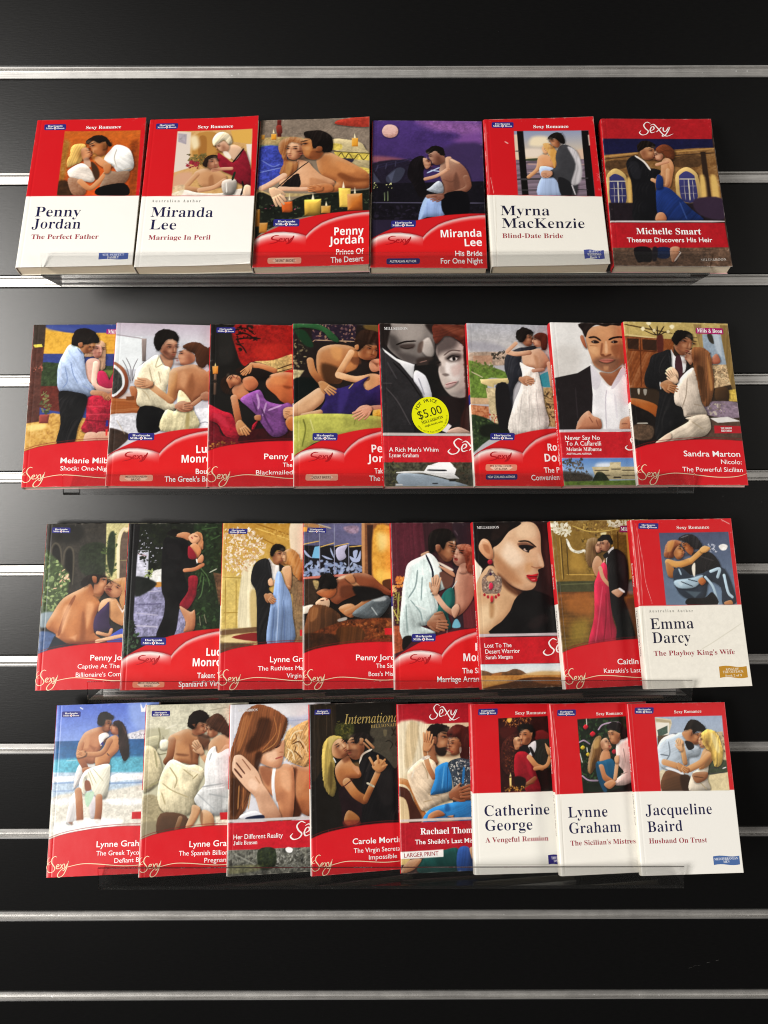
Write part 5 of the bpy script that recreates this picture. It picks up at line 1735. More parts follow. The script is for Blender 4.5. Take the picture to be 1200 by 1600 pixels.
 (3, 5): """BADGE:90,1644 304,1648 297,1582 86,1577
T SB f4ece8:494,1582 834,1585 496,1614:Sexy Romance
T S 1c1c48:120,563 814,567 124,667:Catherine
T S 1c1c48:123,420 623,421 127,524:George
T SM a03040:119,306 787,310 121,354:A Vengeful Reunion
FLAG 2c2478:775,169 1002,166 996,71 776,80
T SB f0ecff:807,128 869,128 809,153:THE| DRAYTON
T SB f0ecff:831,100 877,100 832,122:DY|NASTY""",
 (3, 6): """BADGE:82,1633 285,1632 278,1566 74,1568
T SB f4ece8:506,1566 800,1567 509,1596:Sexy Romance
T S 1c1c48:117,555 539,550 126,658:Lynne
T S 1c1c48:118,401 669,398 126,504:Graham
T SM a03040:121,285 813,280 124,332:The Sicilian's Mistres|s""",
 (3, 7): """BADGE:77,1655 285,1654 274,1589 68,1590
T SB f4ece8:503,1588 803,1592 506,1618:Sexy Romance
T S 1c1c48:96,576 803,572 105,680:Jacqueline
T S 1c1c48:103,414 473,418 113,516:Baird
T SM a03040:106,305 719,300 111,353:Husband On Trust
FLAG 4a6ca8:765,164 1042,163 1041,80 765,82
T SB ecf2ff:776,126 1023,130 779,148:MEDITERRANEAN
T SB ecf2ff:868,99 933,102 870,121:MEN""",
}
LAYOUT = {
 'B_TOP': [(-17,290),(38,334),(127,388),(239,447),(352,496),(465,530),(580,558),(694,578),(808,590),(923,598),(1072,600),(1129,598)],
 'B_ARC': [(-16,277),(17,306),(72,344),(128,364),(196,377),(276,379),(356,369),(413,357),(459,342),(485,331),(515,372),(560,418),(627,471),(695,504),(763,529),(843,551),(923,567),(1003,578),(1084,584),(1141,587)],
 'C_TOP': [(-74,329),(-4,358),(55,380),(114,399),(207,418),(312,433),(428,446),(543,455),(659,460),(775,461),(925,458),(1080,447),(1166,439)],
 'BRUSH': [[(234,340),(195,338),(169,320),(174,299),(213,290),(225,278),(198,262),(139,247)],[(233,279),(261,288),(265,302),(247,308),(231,291),(237,271),(270,278)],[(269,304),(285,287),(305,272)],[(310,311),(286,287),(266,267)],[(315,305),(315,278),(334,280),(349,302)],[(373,337),(354,291),(328,254),(298,244)]],
 'CREAM': [[(97,191),(74,199),(48,177),(44,142),(68,110),(81,83),(63,55),(29,49),(4,68)],[(27,194),(1,165),(8,127),(37,122)],[(4,68),(-3,102),(14,137),(48,161)],[(89,89),(114,100),(113,116),(95,120),(86,96),(97,76),(126,88)],[(128,118),(144,100),(159,75)],[(169,120),(151,97),(135,74)],[(173,118),(171,90),(188,90),(202,112)],[(214,151),(204,110),(190,64),(167,21),(136,2),(114,8),(116,37),(154,76),(218,96),(348,117),(483,111),(618,95),(765,80),(913,81),(1007,95),(1076,119)]],
 'SWASH': [[(477,1637),(443,1652),(411,1618),(422,1576),(447,1543),(427,1507),(386,1496),(361,1522),(379,1550)],[(472,1545),(504,1568),(504,1595),(483,1592),(467,1552),(479,1523),(516,1536)],[(473,1613),(507,1626),(541,1580),(582,1510),(624,1483),(687,1512)],[(580,1592),(554,1562),(525,1532)],[(597,1593),(595,1548),(616,1540),(649,1593)],[(664,1596),(631,1530),(601,1488),(578,1482),(586,1504)]],
 'BRUSH_TEXT': [(232,269),(357,272),(230,323)],
 'CREAM_TEXT': [(90,78),(212,82),(85,138)],
 'SWASHBOX': [(371,1651),(685,1477)],
}

# ------------------------------------------------------------------ helpers
def lin(c):
    return c / 12.92 if c <= 0.04045 else ((c + 0.055) / 1.055) ** 2.4
def hexrgb(h):
    return np.array([int(h[k:k + 2], 16) / 255.0 for k in (0, 2, 4)])
def hexlin(h, g=1.0):
    return tuple(lin(v) * g for v in hexrgb(h)) + (1.0,)
def pts(s):
    return np.array([[float(a) for a in t.split(',')] for t in s.split()])
def tag(o, label, cat, group=None):
    o['label'] = label; o['category'] = cat
    if group: o['group'] = group
    return o
def empty(name, loc=(0, 0, 0)):
    o = bpy.data.objects.new(name, None); COL.objects.link(o); o.location = loc; o.empty_display_size = 0.02
    return o
def mesh(name, v, f, mat, parent=None, smooth=False):
    m = bpy.data.meshes.new(name); m.from_pydata([tuple(map(float, q)) for q in v], [], [tuple(int(k) for k in q) for q in f])
    for x in (mat if isinstance(mat, (list, tuple)) else [mat]): m.materials.append(x)
    if smooth:
        m.polygons.foreach_set('use_smooth', [True] * len(m.polygons))
    m.update()
    o = bpy.data.objects.new(name, m); COL.objects.link(o)
    if parent: o.parent = parent
    return o
def box_vf(x0, x1, y0, y1, z0, z1, base=0):
    v = [(x0, y0, z0), (x1, y0, z0), (x1, y1, z0), (x0, y1, z0), (x0, y0, z1), (x1, y0, z1), (x1, y1, z1), (x0, y1, z1)]
    f = [(0, 3, 2, 1), (4, 5, 6, 7), (0, 1, 5, 4), (1, 2, 6, 5), (2, 3, 7, 6), (3, 0, 4, 7)]
    return v, [tuple(k + base for k in q) for q in f]
def extrude_profile(prof, x0, x1):
    """closed (y, z) outline drawn counter-clockwise seen from -X, swept along X"""
    n = len(prof); v = [(x0, y, z) for y, z in prof] + [(x1, y, z) for y, z in prof]
    f = [(i, (i + 1) % n, n + (i + 1) % n, n + i) for i in range(n)]
    f += [tuple(range(n))[::-1], tuple(range(n, 2 * n))]
    return v, f

# ------------------------------------------------------------------ materials
def nodes(name):
    m = bpy.data.materials.new(name); m.use_nodes = True
    nt = m.node_tree; return m, nt, nt.nodes['Principled BSDF'], nt.nodes, nt.links
def plain(name, col, rough=0.5, metal=0.0, spec=0.5):
    m, nt, b, N, L = nodes(name)
    no = N.new('ShaderNodeTexNoise'); no.inputs['Scale'].default_value = 900; no.inputs['Detail'].default_value = 2
    mx = N.new('ShaderNodeMix'); mx.data_type = 'RGBA'
    mx.inputs[6].default_value = col; mx.inputs[7].default_value = tuple(c * 0.9 for c in col[:3]) + (1,)
    L.new(no.outputs[0], mx.inputs[0]); L.new(mx.outputs[2], b.inputs['Base Color'])
    b.inputs['Roughness'].default_value = rough; b.inputs['Metallic'].default_value = metal
    b.inputs['Specular IOR Level'].default_value = spec
    return m
_ink = {}
def ink(h):
    if h not in _ink: _ink[h] = plain('printed_ink_' + h, hexlin(h, 0.95), 0.42, 0, 0.35)
    return _ink[h]

def board_material():
    m, nt, b, N, L = nodes('black_melamine')
    tc = N.new('ShaderNodeTexCoord'); mp = N.new('ShaderNodeMapping'); mp.inputs['Scale'].default_value = (60, 60, 420)
    L.new(tc.outputs['Object'], mp.inputs[0])
    n1 = N.new('ShaderNodeTexNoise'); n1.inputs['Scale'].default_value = 2.2; n1.inputs['Detail'].default_value = 5
    L.new(mp.outputs[0], n1.inputs['Vector'])
    n2 = N.new('ShaderNodeTexNoise'); n2.inputs['Scale'].default_value = 3.0; n2.inputs['Detail'].default_value = 6
    L.new(tc.outputs['Object'], n2.inputs['Vector'])
    cr = N.new('ShaderNodeValToRGB'); cr.color_ramp.elements[0].position = 0.3; cr.color_ramp.elements[1].position = 0.75
    cr.color_ramp.elements[0].color = (0.0014, 0.0014, 0.0016, 1); cr.color_ramp.elements[1].color = (0.0026, 0.0026, 0.0027, 1)
    L.new(n1.outputs[0], cr.inputs[0])
    vo = N.new('ShaderNodeTexVoronoi'); vo.inputs['Scale'].default_value = 55; vo.inputs['Randomness'].default_value = 1.0
    L.new(tc.outputs['Object'], vo.inputs['Vector'])
    dr = N.new('ShaderNodeMapRange'); dr.inputs['From Min'].default_value = 0.035; dr.inputs['From Max'].default_value = 0.015
    L.new(vo.outputs['Distance'], dr.inputs['Value'])                      # specks of dust
    dm = N.new('ShaderNodeMath'); dm.operation = 'MULTIPLY'; L.new(dr.outputs[0], dm.inputs[0])
    gt = N.new('ShaderNodeMath'); gt.operation = 'GREATER_THAN'; gt.inputs[1].default_value = 0.62
    L.new(n2.outputs[0], gt.inputs[0]); L.new(gt.outputs[0], dm.inputs[1])
    mx = N.new('ShaderNodeMix'); mx.data_type = 'RGBA'; mx.inputs[7].default_value = (0.05, 0.05, 0.05, 1)
    L.new(dm.outputs[0], mx.inputs[0]); L.new(cr.outputs[0], mx.inputs[6]); L.new(mx.outputs[2], b.inputs['Base Color'])
    mr = N.new('ShaderNodeMapRange'); mr.inputs['To Min'].default_value = 0.29; mr.inputs['To Max'].default_value = 0.36
    L.new(n2.outputs[0], mr.inputs['Value']); L.new(mr.outputs[0], b.inputs['Roughness'])
    bp = N.new('ShaderNodeBump'); bp.inputs['Strength'].default_value = 0.10; bp.inputs['Distance'].default_value = 0.0004
    L.new(n1.outputs[0], bp.inputs['Height']); L.new(bp.outputs[0], b.inputs['Normal'])
    b.inputs['Specular IOR Level'].default_value = 0.5
    return m
def rail_material():
    m, nt, b, N, L = nodes('brushed_aluminium')
    tc = N.new('ShaderNodeTexCoord'); mp = N.new('ShaderNodeMapping'); mp.inputs['Scale'].default_value = (5, 100, 500)
    L.new(tc.outputs['Object'], mp.inputs[0])
    n1 = N.new('ShaderNodeTexNoise'); n1.inputs['Scale'].default_value = 3; n1.inputs['Detail'].default_value = 6
    L.new(mp.outputs[0], n1.inputs['Vector'])
    n2 = N.new('ShaderNodeTexNoise'); n2.inputs['Scale'].default_value = 70; n2.inputs['Detail'].default_value = 8
    L.new(tc.outputs['Object'], n2.inputs['Vector'])
    cr = N.new('ShaderNodeValToRGB'); cr.color_ramp.elements[0].position = 0.3; cr.color_ramp.elements[1].position = 0.62
    cr.color_ramp.elements[0].color = (0.42, 0.41, 0.40, 1); cr.color_ramp.elements[1].color = (0.62, 0.61, 0.59, 1)
    L.new(n1.outputs[0], cr.inputs[0]); L.new(cr.outputs[0], b.inputs['Base Color'])
    mr = N.new('ShaderNodeMapRange'); mr.inputs['To Min'].default_value = 0.34; mr.inputs['To Max'].default_value = 0.56
    L.new(n2.outputs[0], mr.inputs['Value']); L.new(mr.outputs[0], b.inputs['Roughness'])
    vo = N.new('ShaderNodeTexVoronoi'); vo.inputs['Scale'].default_value = 120; L.new(tc.outputs['Object'], vo.inputs['Vector'])
    dr = N.new('ShaderNodeMapRange'); dr.inputs['From Min'].default_value = 0.11; dr.inputs['From Max'].default_value = 0.05
    L.new(vo.outputs['Distance'], dr.inputs['Value'])
    n3 = N.new('ShaderNodeTexNoise'); n3.inputs['Scale'].default_value = 9; n3.inputs['Detail'].default_value = 4; L.new(tc.outputs['Object'], n3.inputs['Vector'])
    gt = N.new('ShaderNodeMath'); gt.operation = 'GREATER_THAN'; gt.inputs[1].default_value = 0.55; L.new(n3.outputs[0], gt.inputs[0])
    dm = N.new('ShaderNodeMath'); dm.operation = 'MULTIPLY'; L.new(dr.outputs[0], dm.inputs[0]); L.new(gt.outputs[0], dm.inputs[1])
    mx = N.new('ShaderNodeMix'); mx.data_type = 'RGBA'; mx.inputs[7].default_value = (0.9, 0.9, 0.9, 1)
    L.new(dm.outputs[0], mx.inputs[0]); L.new(cr.outputs[0], mx.inputs[6]); L.new(mx.outputs[2], b.inputs['Base Color'])
    b.inputs['Metallic'].default_value = 0.85
    bp = N.new('ShaderNodeBump'); bp.inputs['Strength'].default_value = 0.2; bp.inputs['Distance'].default_value = 0.0004
    L.new(n2.outputs[0], bp.inputs['Height']); L.new(bp.outputs[0], b.inputs['Normal'])
    return m
def acrylic(name, tint, gloss, haze):
    m = bpy.data.materials.new(name); m.use_nodes = True; nt = m.node_tree; N = nt.nodes; L = nt.links
    N.clear(); out = N.new('ShaderNodeOutputMaterial')
    tr = N.new('ShaderNodeBsdfTransparent'); tr.inputs[0].default_value = tint
    gl = N.new('ShaderNodeBsdfGlossy'); gl.inputs['Roughness'].default_value = 0.06; gl.inputs[0].default_value = (1, 1, 1, 1)
    df = N.new('ShaderNodeBsdfDiffuse'); df.inputs[0].default_value = (0.5, 0.5, 0.48, 1)
    no = N.new('ShaderNodeTexNoise'); no.inputs['Scale'].default_value = 45; no.inputs['Detail'].default_value = 5
    mr = N.new('ShaderNodeMapRange'); mr.inputs['From Min'].default_value = 0.4; mr.inputs['From Max'].default_value = 0.8
    mr.inputs['To Min'].default_value = haze * 0.4; mr.inputs['To Max'].default_value = haze * 1.6
    L.new(no.outputs[0], mr.inputs['Value'])
    fr = N.new('ShaderNodeFresnel'); fr.inputs['IOR'].default_value = 1.49
    mu = N.new('ShaderNodeMath'); mu.operation = 'MULTIPLY'; mu.inputs[1].default_value = gloss
    L.new(fr.outputs[0], mu.inputs[0])
    m1 = N.new('ShaderNodeMixShader'); m2 = N.new('ShaderNodeMixShader')
    L.new(mr.outputs[0], m1.inputs[0]); L.new(tr.outputs[0], m1.inputs[1]); L.new(df.outputs[0], m1.inputs[2])
    L.new(mu.outputs[0], m2.inputs[0]); L.new(m1.outputs[0], m2.inputs[1]); L.new(gl.outputs[0], m2.inputs[2])
    L.new(m2.outputs[0], out.inputs[0])
    return m
def cover_material():
    m, nt, b, N, L = nodes('laminated_cover_print')
    at = N.new('ShaderNodeAttribute'); at.attribute_name = 'print'
    tc = N.new('ShaderNodeTexCoord')
    no = N.new('ShaderNodeTexNoise'); no.inputs['Scale'].default_value = 60; no.inputs['Detail'].default_value = 6
    L.new(tc.outputs['Object'], no.inputs['Vector'])
    L.new(at.outputs['Color'], b.inputs['Base Color'])
    mr = N.new('ShaderNodeMapRange'); mr.inputs['To Min'].default_value = 0.30; mr.inputs['To Max'].default_value = 0.46
    L.new(no.outputs[0], mr.inputs['Value']); L.new(mr.outputs[0], b.inputs['Roughness'])
    b.inputs['Specular IOR Level'].default_value = 0.4
    n2 = N.new('ShaderNodeTexNoise'); n2.inputs['Scale'].default_value = 25; n2.inputs['Detail'].default_value = 3
    L.new(tc.outputs['Object'], n2.inputs['Vector'])
    bp = N.new('ShaderNodeBump'); bp.inputs['Strength'].default_value = 0.12; bp.inputs['Distance'].default_value = 0.003
    L.new(n2.outputs[0], bp.inputs['Height']); L.new(bp.outputs[0], b.inputs['Normal'])
    return m
def page_material():
    m, nt, b, N, L = nodes('page_edges')
    tc = N.new('ShaderNodeTexCoord'); mp = N.new('ShaderNodeMapping'); mp.inputs['Scale'].default_value = (20, 20, 5200)
    L.new(tc.outputs['Object'], mp.inputs[0])
    no = N.new('ShaderNodeTexNoise'); no.inputs['Scale'].default_value = 1; no.inputs['Detail'].default_value = 3
    L.new(mp.outputs[0], no.inputs['Vector'])
    cr = N.new('ShaderNodeValToRGB'); cr.color_ramp.elements[0].color = (0.60, 0.50, 0.34, 1); cr.color_ramp.elements[1].color = (0.84, 0.76, 0.60, 1)
    cr.color_ramp.elements[0].position = 0.3; cr.color_ramp.elements[1].position = 0.7
    L.new(no.outputs[0], cr.inputs[0]); L.new(cr.outputs[0], b.inputs['Base Color']); b.inputs['Roughness'].default_value = 0.9
    return m
M_BOARD, M_RAIL, M_COVER, M_PAGES = board_material(), rail_material(), cover_material(), page_material()
M_ACRYL = acrylic('clear_acrylic', (0.993, 0.994, 0.994, 1), 0.55, 0.008)
M_EDGE = acrylic('acrylic_sawn_edge', (0.16, 0.15, 0.145, 1), 1.0, 0.12)
M_LEDGE = acrylic('faint_haze_acrylic', (0.985, 0.985, 0.985, 1), 1.0, 0.012)  # nearly clear sheet with a faint uneven diffuse haze
M_LEDGE_LIT = acrylic('acrylic_painted_reflection', (0.97, 0.97, 0.97, 1), 1.0, 0.17)  # top ledge: pale diffuse haze stands in for room light reflected underneath
M_END = acrylic('acrylic_cut_end', (0.66, 0.66, 0.64, 1), 1.0, 0.5)

# ------------------------------------------------------------------ the slatted wall: boards and aluminium rails
PITCH_M, GAP = 0.1, 0.0106
wall = tag(empty('slatwall', (0, 0, -1.3)), 'black slatwall panel with bright aluminium rails behind the shelves', 'slatwall')
XW = 1.6
def rounded_board(z0, z1):
    r = 0.0012
    return [(0.018, z0), (0.018, z1), (r, z1), (0.0003, z1 - 0.0004), (0, z1 - r), (0, z0 + r), (0.0003, z0 + 0.0004), (r, z0)]
for k in range(-5, 14):
    z0, z1 = -PITCH_M * (k + 1) + 0.0003, -PITCH_M * k - GAP - 0.0003
    v, f = extrude_profile(rounded_board(z0, z1), -XW, XW)
    mesh('board', [(x, y, z + 1.3) for x, y, z in v], f, M_BOARD, wall)
for k in range(-4, 14):
    zt, zb = -PITCH_M * k, -PITCH_M * k - GAP
    prof = [(-0.0006, zt), (-0.0006, zt - 0.0012), (0.0022, zt - 0.0016), (0.0030, zt - 0.0022), (0.0030, zb + 0.0030), (0.0022, zb + 0.0022),
            (-0.0006, zb + 0.0018), (-0.0006, zb), (0.016, zb), (0.016, zt)]
    v, f = extrude_profile(prof[::-1], -XW, XW)
    mesh('rail', [(x, y, z + 1.3) for x, y, z in v], f, M_RAIL, wall)

# a pale scuff on one of the lowest boards
sc_v, sc_f = [], []
rs = random.Random(4)
for q in range(9):
    t0, t1 = q / 9.0, (q + 0.75) / 9.0
    if rs.random() < 0.25: continue
    xa, xb = 0.338 + 0.046 * t0, 0.338 + 0.046 * t1; za, zb_ = -0.9745 + 0.0125 * t0 + rs.uniform(-.0008, .0008), -0.9745 + 0.0125 * t1 + rs.uniform(-.0008, .0008)
    hw = rs.uniform(0.00015, 0.0005); o = len(sc_v)
    sc_v += [(xa, -0.00025, za - hw + 1.3), (xb, -0.00025, zb_ - hw * 0.4 + 1.3), (xb, -0.00025, zb_ + hw * 0.4 + 1.3), (xa, -0.00025, za + hw + 1.3)]
    sc_f.append((o, o + 1, o + 2, o + 3))
mesh('scuff', sc_v, sc_f, plain('rubbed_melamine', (0.028, 0.027, 0.025, 1), 0.8), wall)

# ------------------------------------------------------------------ clear acrylic shelves
LEAN = {r: BOOKS[(r, 0)]['lean'] for r in range(4)}
def shelf(r, x0, x1, label):
    lo = []
    front = -1
    for (rr, i), b in BOOKS.items():
        if rr != r: continue
        R_ = book_matrix(b)
        lo.append(min((R_ @ Vector((x, 0, -b['thick']))).z for x in (0, W)))
        front = max(front, max(-((R_ @ Vector((x, 0.012, 0.0004))).y) for x in (0, W)))
    zb = min(lo) - 0.0003                              # the ledge's top where the lowest book stands
    t = 0.0021
    yf = -front - 0.0035
    yb = -0.046
    root = empty('acrylic_shelf', ((x0 + x1) / 2, yb, zb - t))
    tag(root, label, 'shelf', 'clear acrylic shelves hooked on the slatwall')
    ox, oy, oz = root.location
    def part(name, prof, sheet=None):
        v, f = extrude_profile(prof, x0, x1)
        o = mesh(name, [(x - ox, y - oy, z - oz) for x, y, z in v], f, [sheet or M_ACRYL, M_EDGE, M_END], root)
        for pl in o.data.polygons:                      # sawn ends and narrow rims
            zs = [o.data.vertices[q].co for q in pl.vertices]
            ext = sorted(max(c[k] for c in zs) - min(c[k] for c in zs) for k in range(3))
            if abs(pl.normal.x) > 0.9: pl.material_index = 2
            elif ext[1] < 0.0045 and name == 'front_lip': pl.material_index = 1 if pl.normal.z > 0.5 else 2
        return o
    zt = sum(b['base'][2] for (q, i), b in BOOKS.items() if q == r) / sum(q == r for q, i in BOOKS) + 0.0122
    sl = 0.0022
    part('front_lip', [(yf - t, zb - t), (yf, zb - t), (yf + 0.0006, zt), (yf - t + 0.0006, zt)])
    part('ledge', [(yf + 0.0002, zb - t), (yb, zb - t - sl), (yb, zb - sl), (yf + 0.0002, zb)], M_LEDGE_LIT if r == 0 else M_LEDGE)
    zs = -PITCH_M * [2, 4, 6, 8][r] - 0.004
    part('back_plate', [(yb + 0.0002, zb - t - sl), (yb + t, zb - t - sl), (yb + t, zs), (yb + 0.0002, zs)], M_LEDGE)
    part('hook', [(yb + t + 0.0002, zs - t), (-0.0004, zs - t), (0.0026, zs - t), (0.0026, zs), (yb + t + 0.0002, zs)])
def book_matrix(b):
    a = b['lean']
    up = Vector((0, math.sin(a), math.cos(a))); n = Vector((0, -math.cos(a), math.sin(a))); rt = Vector((1, 0, 0))
    rt2 = math.cos(b['yaw']) * rt - math.sin(b['yaw']) * n; n2 = math.cos(b['yaw']) * n + math.sin(b['yaw']) * rt
    rt3 = math.cos(b['roll']) * rt2 + math.sin(b['roll']) * up; up3 = math.cos(b['roll']) * up - math.sin(b['roll']) * rt2
    m = Matrix(((rt3.x, up3.x, n2.x, b['base'][0]), (rt3.y, up3.y, n2.y, b['base'][1]), (rt3.z, up3.z, n2.z, b['base'][2]), (0, 0, 0, 1)))
    return m
shelf(0, -0.311, 0.296, 'clear acrylic shelf under the topmost row of six books')
shelf(1, -0.304, 0.293, 'clear acrylic shelf under the row with the yellow price sticker')
shelf(2, -0.291, 0.301, 'clear acrylic shelf under the row with the big earring portrait')
shelf(3, -0.290, 0.302, 'clear acrylic shelf under the lowest row of books')

# ------------------------------------------------------------------ cover painter: fills a grid of print colours
DU = 6.0
NX, NY = int(W * 1e4 / DU) + 1, int(H * 1e4 / DU) + 1
US = np.linspace(0, W * 1e4, NX); VS = np.linspace(0, H * 1e4, NY)
UU, VV = np.meshgrid(US, VS)
S.cycles.filter_width = 1.05
LIGHT = np.array([-0.55, 0.83])
def smooth_closed(p, n=4):
    m = len(p)
    if m < 4: return p
    out = []
    for i in range(m):
        a, b, c, d = p[i - 1], p[i], p[(i + 1) % m], p[(i + 2) % m]
        for t in np.arange(n) / n:
            out.append(0.5 * ((2 * b) + (c - a) * t + (2 * a - 5 * b + 4 * c - d) * t * t + (3 * b - a - 3 * c + d) * t ** 3))
    return np.array(out)
def smooth_open(p, n=5):
    if len(p) < 3: return p
    q = np.vstack([2 * p[0] - p[1], p, 2 * p[-1] - p[-2]]); out = []
    for i in range(1, len(q) - 2):
        a, b, c, d = q[i - 1], q[i], q[i + 1], q[i + 2]
        for t in np.arange(n) / n:
            out.append(0.5 * ((2 * b) + (c - a) * t + (2 * a - 5 * b + 4 * c - d) * t * t + (3 * b - a - 3 * c + d) * t ** 3))
    out.append(p[-1]); return np.array(out)
def seg_dist(U, V, p, closed):
    a = p; b = np.roll(p, -1, 0)
    if not closed: a, b = p[:-1], p[1:]
    best = np.full(U.shape, 1e9); par = np.zeros(U.shape); inside = np.zeros(U.shape, bool)
    n = len(a)
    for k in range(n):
        ax, ay = a[k]; bx, by = b[k]; ex, ey = bx - ax, by - ay; l2 = ex * ex + ey * ey + 1e-9
        t = np.clip(((U - ax) * ex + (V - ay) * ey) / l2, 0, 1)
        d = (U - ax - t * ex) ** 2 + (V - ay - t * ey) ** 2
        m = d < best
        best = np.where(m, d, best); par = np.where(m, (k + t) / n, par)
        if closed and ay != by:
            inside ^= ((ay > V) != (by > V)) & (U < ex * (V - ay) / (by - ay) + ax)
    return np.sqrt(best), par, inside
class Painter:
    def __init__(s, seed, base):
        s.r = np.random.default_rng(seed)
        s.img = np.ones((NY, NX, 3)) * hexrgb(base)
        s.n1 = s.field(2.2); s.n2 = s.field(6)
        s.n3 = s.field(18)
        s.line = s.r.random(4096); s.clip = None; s.box = None
    def field(s, cell):
        gx, gy = int(NX / cell) + 3, int(NY / cell) + 3
        q = s.r.random((gy, gx)) * 2 - 1
        x = np.arange(NX) / cell; y = np.arange(NY) / cell
        x0 = x.astype(int); y0 = y.astype(int); fx = (x - x0); fy = (y - y0)
        fx = fx * fx * (3 - 2 * fx); fy = (fy * fy * (3 - 2 * fy))[:, None]
        top = q[y0][:, x0] * (1 - fx) + q[y0][:, x0 + 1] * fx
        bot = q[y0 + 1][:, x0] * (1 - fx) + q[y0 + 1][:, x0 + 1] * fx
        return top * (1 - fy) + bot * fy
    def window(s, p, m):
        lo = p.min(0) - m; hi = p.max(0) + m
        i0 = max(0, int(lo[0] / DU)); i1 = min(NX, int(hi[0] / DU) + 2)
        j0 = max(0, int(lo[1] / DU)); j1 = min(NY, int(hi[1] / DU) + 2)
        return (slice(j0, j1), slice(i0, i1)) if i1 > i0 and j1 > j0 else None
    def run(s, text, framed=False):
        for num, ln in enumerate(text.split('\n')):
            if not ln: continue
            if ln[0] == 'A':
                s.img[:] = hexrgb(ln.split()[1]); continue
            head, pt = ln.split(':'); tk = head.split(); p = pts(pt)
            if framed and num == 1:                       # the picture sits in a frame: nothing in it prints beyond the frame
                d, _, ins = seg_dist(UU, VV, p, True); s.box = np.clip(0.5 - np.where(ins, -d, d) / 7, 0, 1); s.area = p
            if s.box is not None:
                c_ = p.mean(0); lo, hi = s.area.min(0) - 15, s.area.max(0) + 15
                s.clip = s.box if (lo[0] < c_[0] < hi[0] and lo[1] < c_[1] < hi[1]) and num >= 1 else None
                before = s.img.copy() if s.clip is not None else None
            if tk[0] == 'Z': s.face(p, float(tk[1]))
            elif tk[0] == 'Y': s.hand(p, tk[1], float(tk[2]))
            elif tk[0] == 'F': s.scatter(tk, p)
            else: s.shape(tk, p)
            if s.clip is not None: s.img = before * (1 - s.clip[..., None]) + s.img * s.clip[..., None]
    def shape(s, tk, p):
        kind, col = tk[0], hexrgb(tk[1]); f = 3.4; sh = 0; na = 0; ka = 0; kang = 90; op = 1; g2 = None; gang = 90; w = 6
        for t in tk[2:]:
            c, q = t[0], t[1:]
            if c == 'f': f = max(3.4, float(q))
            elif c == 's': sh = float(q) / 10
            elif c == 'n': na = float(q) / 100
            elif c == 'o': op = float(q) / 100
            elif c == 'w': w = float(q)
            elif c == 'k':
                q, _, e = q.partition('@'); ka = float(q) / 100; kang = float(e or 90)
            elif c == 'g':
                q, _, e = q.partition('@'); g2 = hexrgb(q); gang = float(e or 90)
        if kind == 'P': p = smooth_closed(p)
        elif kind == 'L': p = smooth_open(p)
        if w < 10: w *= 1.4
        win = s.window(p, f * 1.5 + (w if kind == 'L' else 0) + 26)
        if win is None: return
        U, V = UU[win], VV[win]
        d, par, ins = seg_dist(U, V, p, kind != 'L')
        if kind == 'L':
            ww = w / 2 * (1 if sh else np.clip(np.minimum(par, 1 - par) * 5 + 0.55, 0, 1)); sd = d - ww; R = w / 2
        else:
            sd = np.where(ins, -d, d); R = min(60.0, max(14.0, 0.75 * d[ins].max() if ins.any() else 14.0))
        if kind == 'P' and ((ka >= 0.12 and col[0] >= col[2] + 0.06 and col.mean() < 0.72) or (col.mean() < 0.17 and sh >= 0.15 and np.prod(p.max(0) - p.min(0)) < 62000)):
            sd = sd + 3.2 * s.n2[win] + 3 * s.n1[win]         # hair ends in uneven wisps
        cov = np.clip(0.5 - sd / (2 * f), 0, 1); cov = cov * cov * (3 - 2 * cov) * op
        if sh >= 0.25 and kind == 'P':                    # the painted shade a form throws on what is behind it
            gy, gx = np.gradient(sd) if min(sd.shape) > 1 else (sd * 0, sd * 0)
            dk = np.clip(0.5 - (sd - 9) / 22, 0, 1) * (0.24 + 0.20 * np.clip(-(gx * LIGHT[0] + gy * LIGHT[1]) / DU * 6, -1, 1))
            s.img[win] = s.img[win] * (1 - np.clip(dk, 0, 0.6) * op)[..., None]
        c = np.broadcast_to(col, U.shape + (3,)).copy()
        if g2 is not None:
            lo, hi = p.min(0), p.max(0)
            t = (hi[1] - V) / (hi[1] - lo[1] + 1e-6) if gang > 45 else (U - lo[0]) / (hi[0] - lo[0] + 1e-6)
            t = np.clip(t, 0, 1)[..., None]; c = c * (1 - t) + g2 * t
        m = np.ones(U.shape)
        if sh:
            gy, gx = np.gradient(sd) if min(sd.shape) > 1 else (np.zeros_like(sd), np.zeros_like(sd))
            l = np.hypot(gx, gy) + 1e-6
            prof = 1 - np.clip(-sd / R, 0, 1)
            prof = prof * prof * (3 - 2 * prof); q0 = (p.min(0) + p.max(0)) / 2; ext = np.hypot(*(p.max(0) - p.min(0))) / 2 + 1
            m += sh * (0.55 if kind != 'L' else 0.45) * prof * (gx / l * LIGHT[0] + gy / l * LIGHT[1])
            m += sh * 0.42 * np.clip(((U - q0[0]) * LIGHT[0] + (V - q0[1]) * LIGHT[1]) / ext, -1, 1)
            m += min(sh, 0.5) * 0.20 * s.n3[win]
        lum = col.mean(); skin = col[0] - col[2] > 0.2 and col[0] > 0.5 and 0.5 < col[1] / col[0] < 0.8
        if kind == 'P' and sh >= 0.35 and not ka and not skin and lum > 0.2:   # soft folds along the cloth
            q0 = p - p.mean(0); ev, evec = np.linalg.eigh(q0.T @ q0); ax = evec[:, 1]
            ka, kang = 0.07, math.degrees(math.atan2(ax[1], ax[0])) + 12
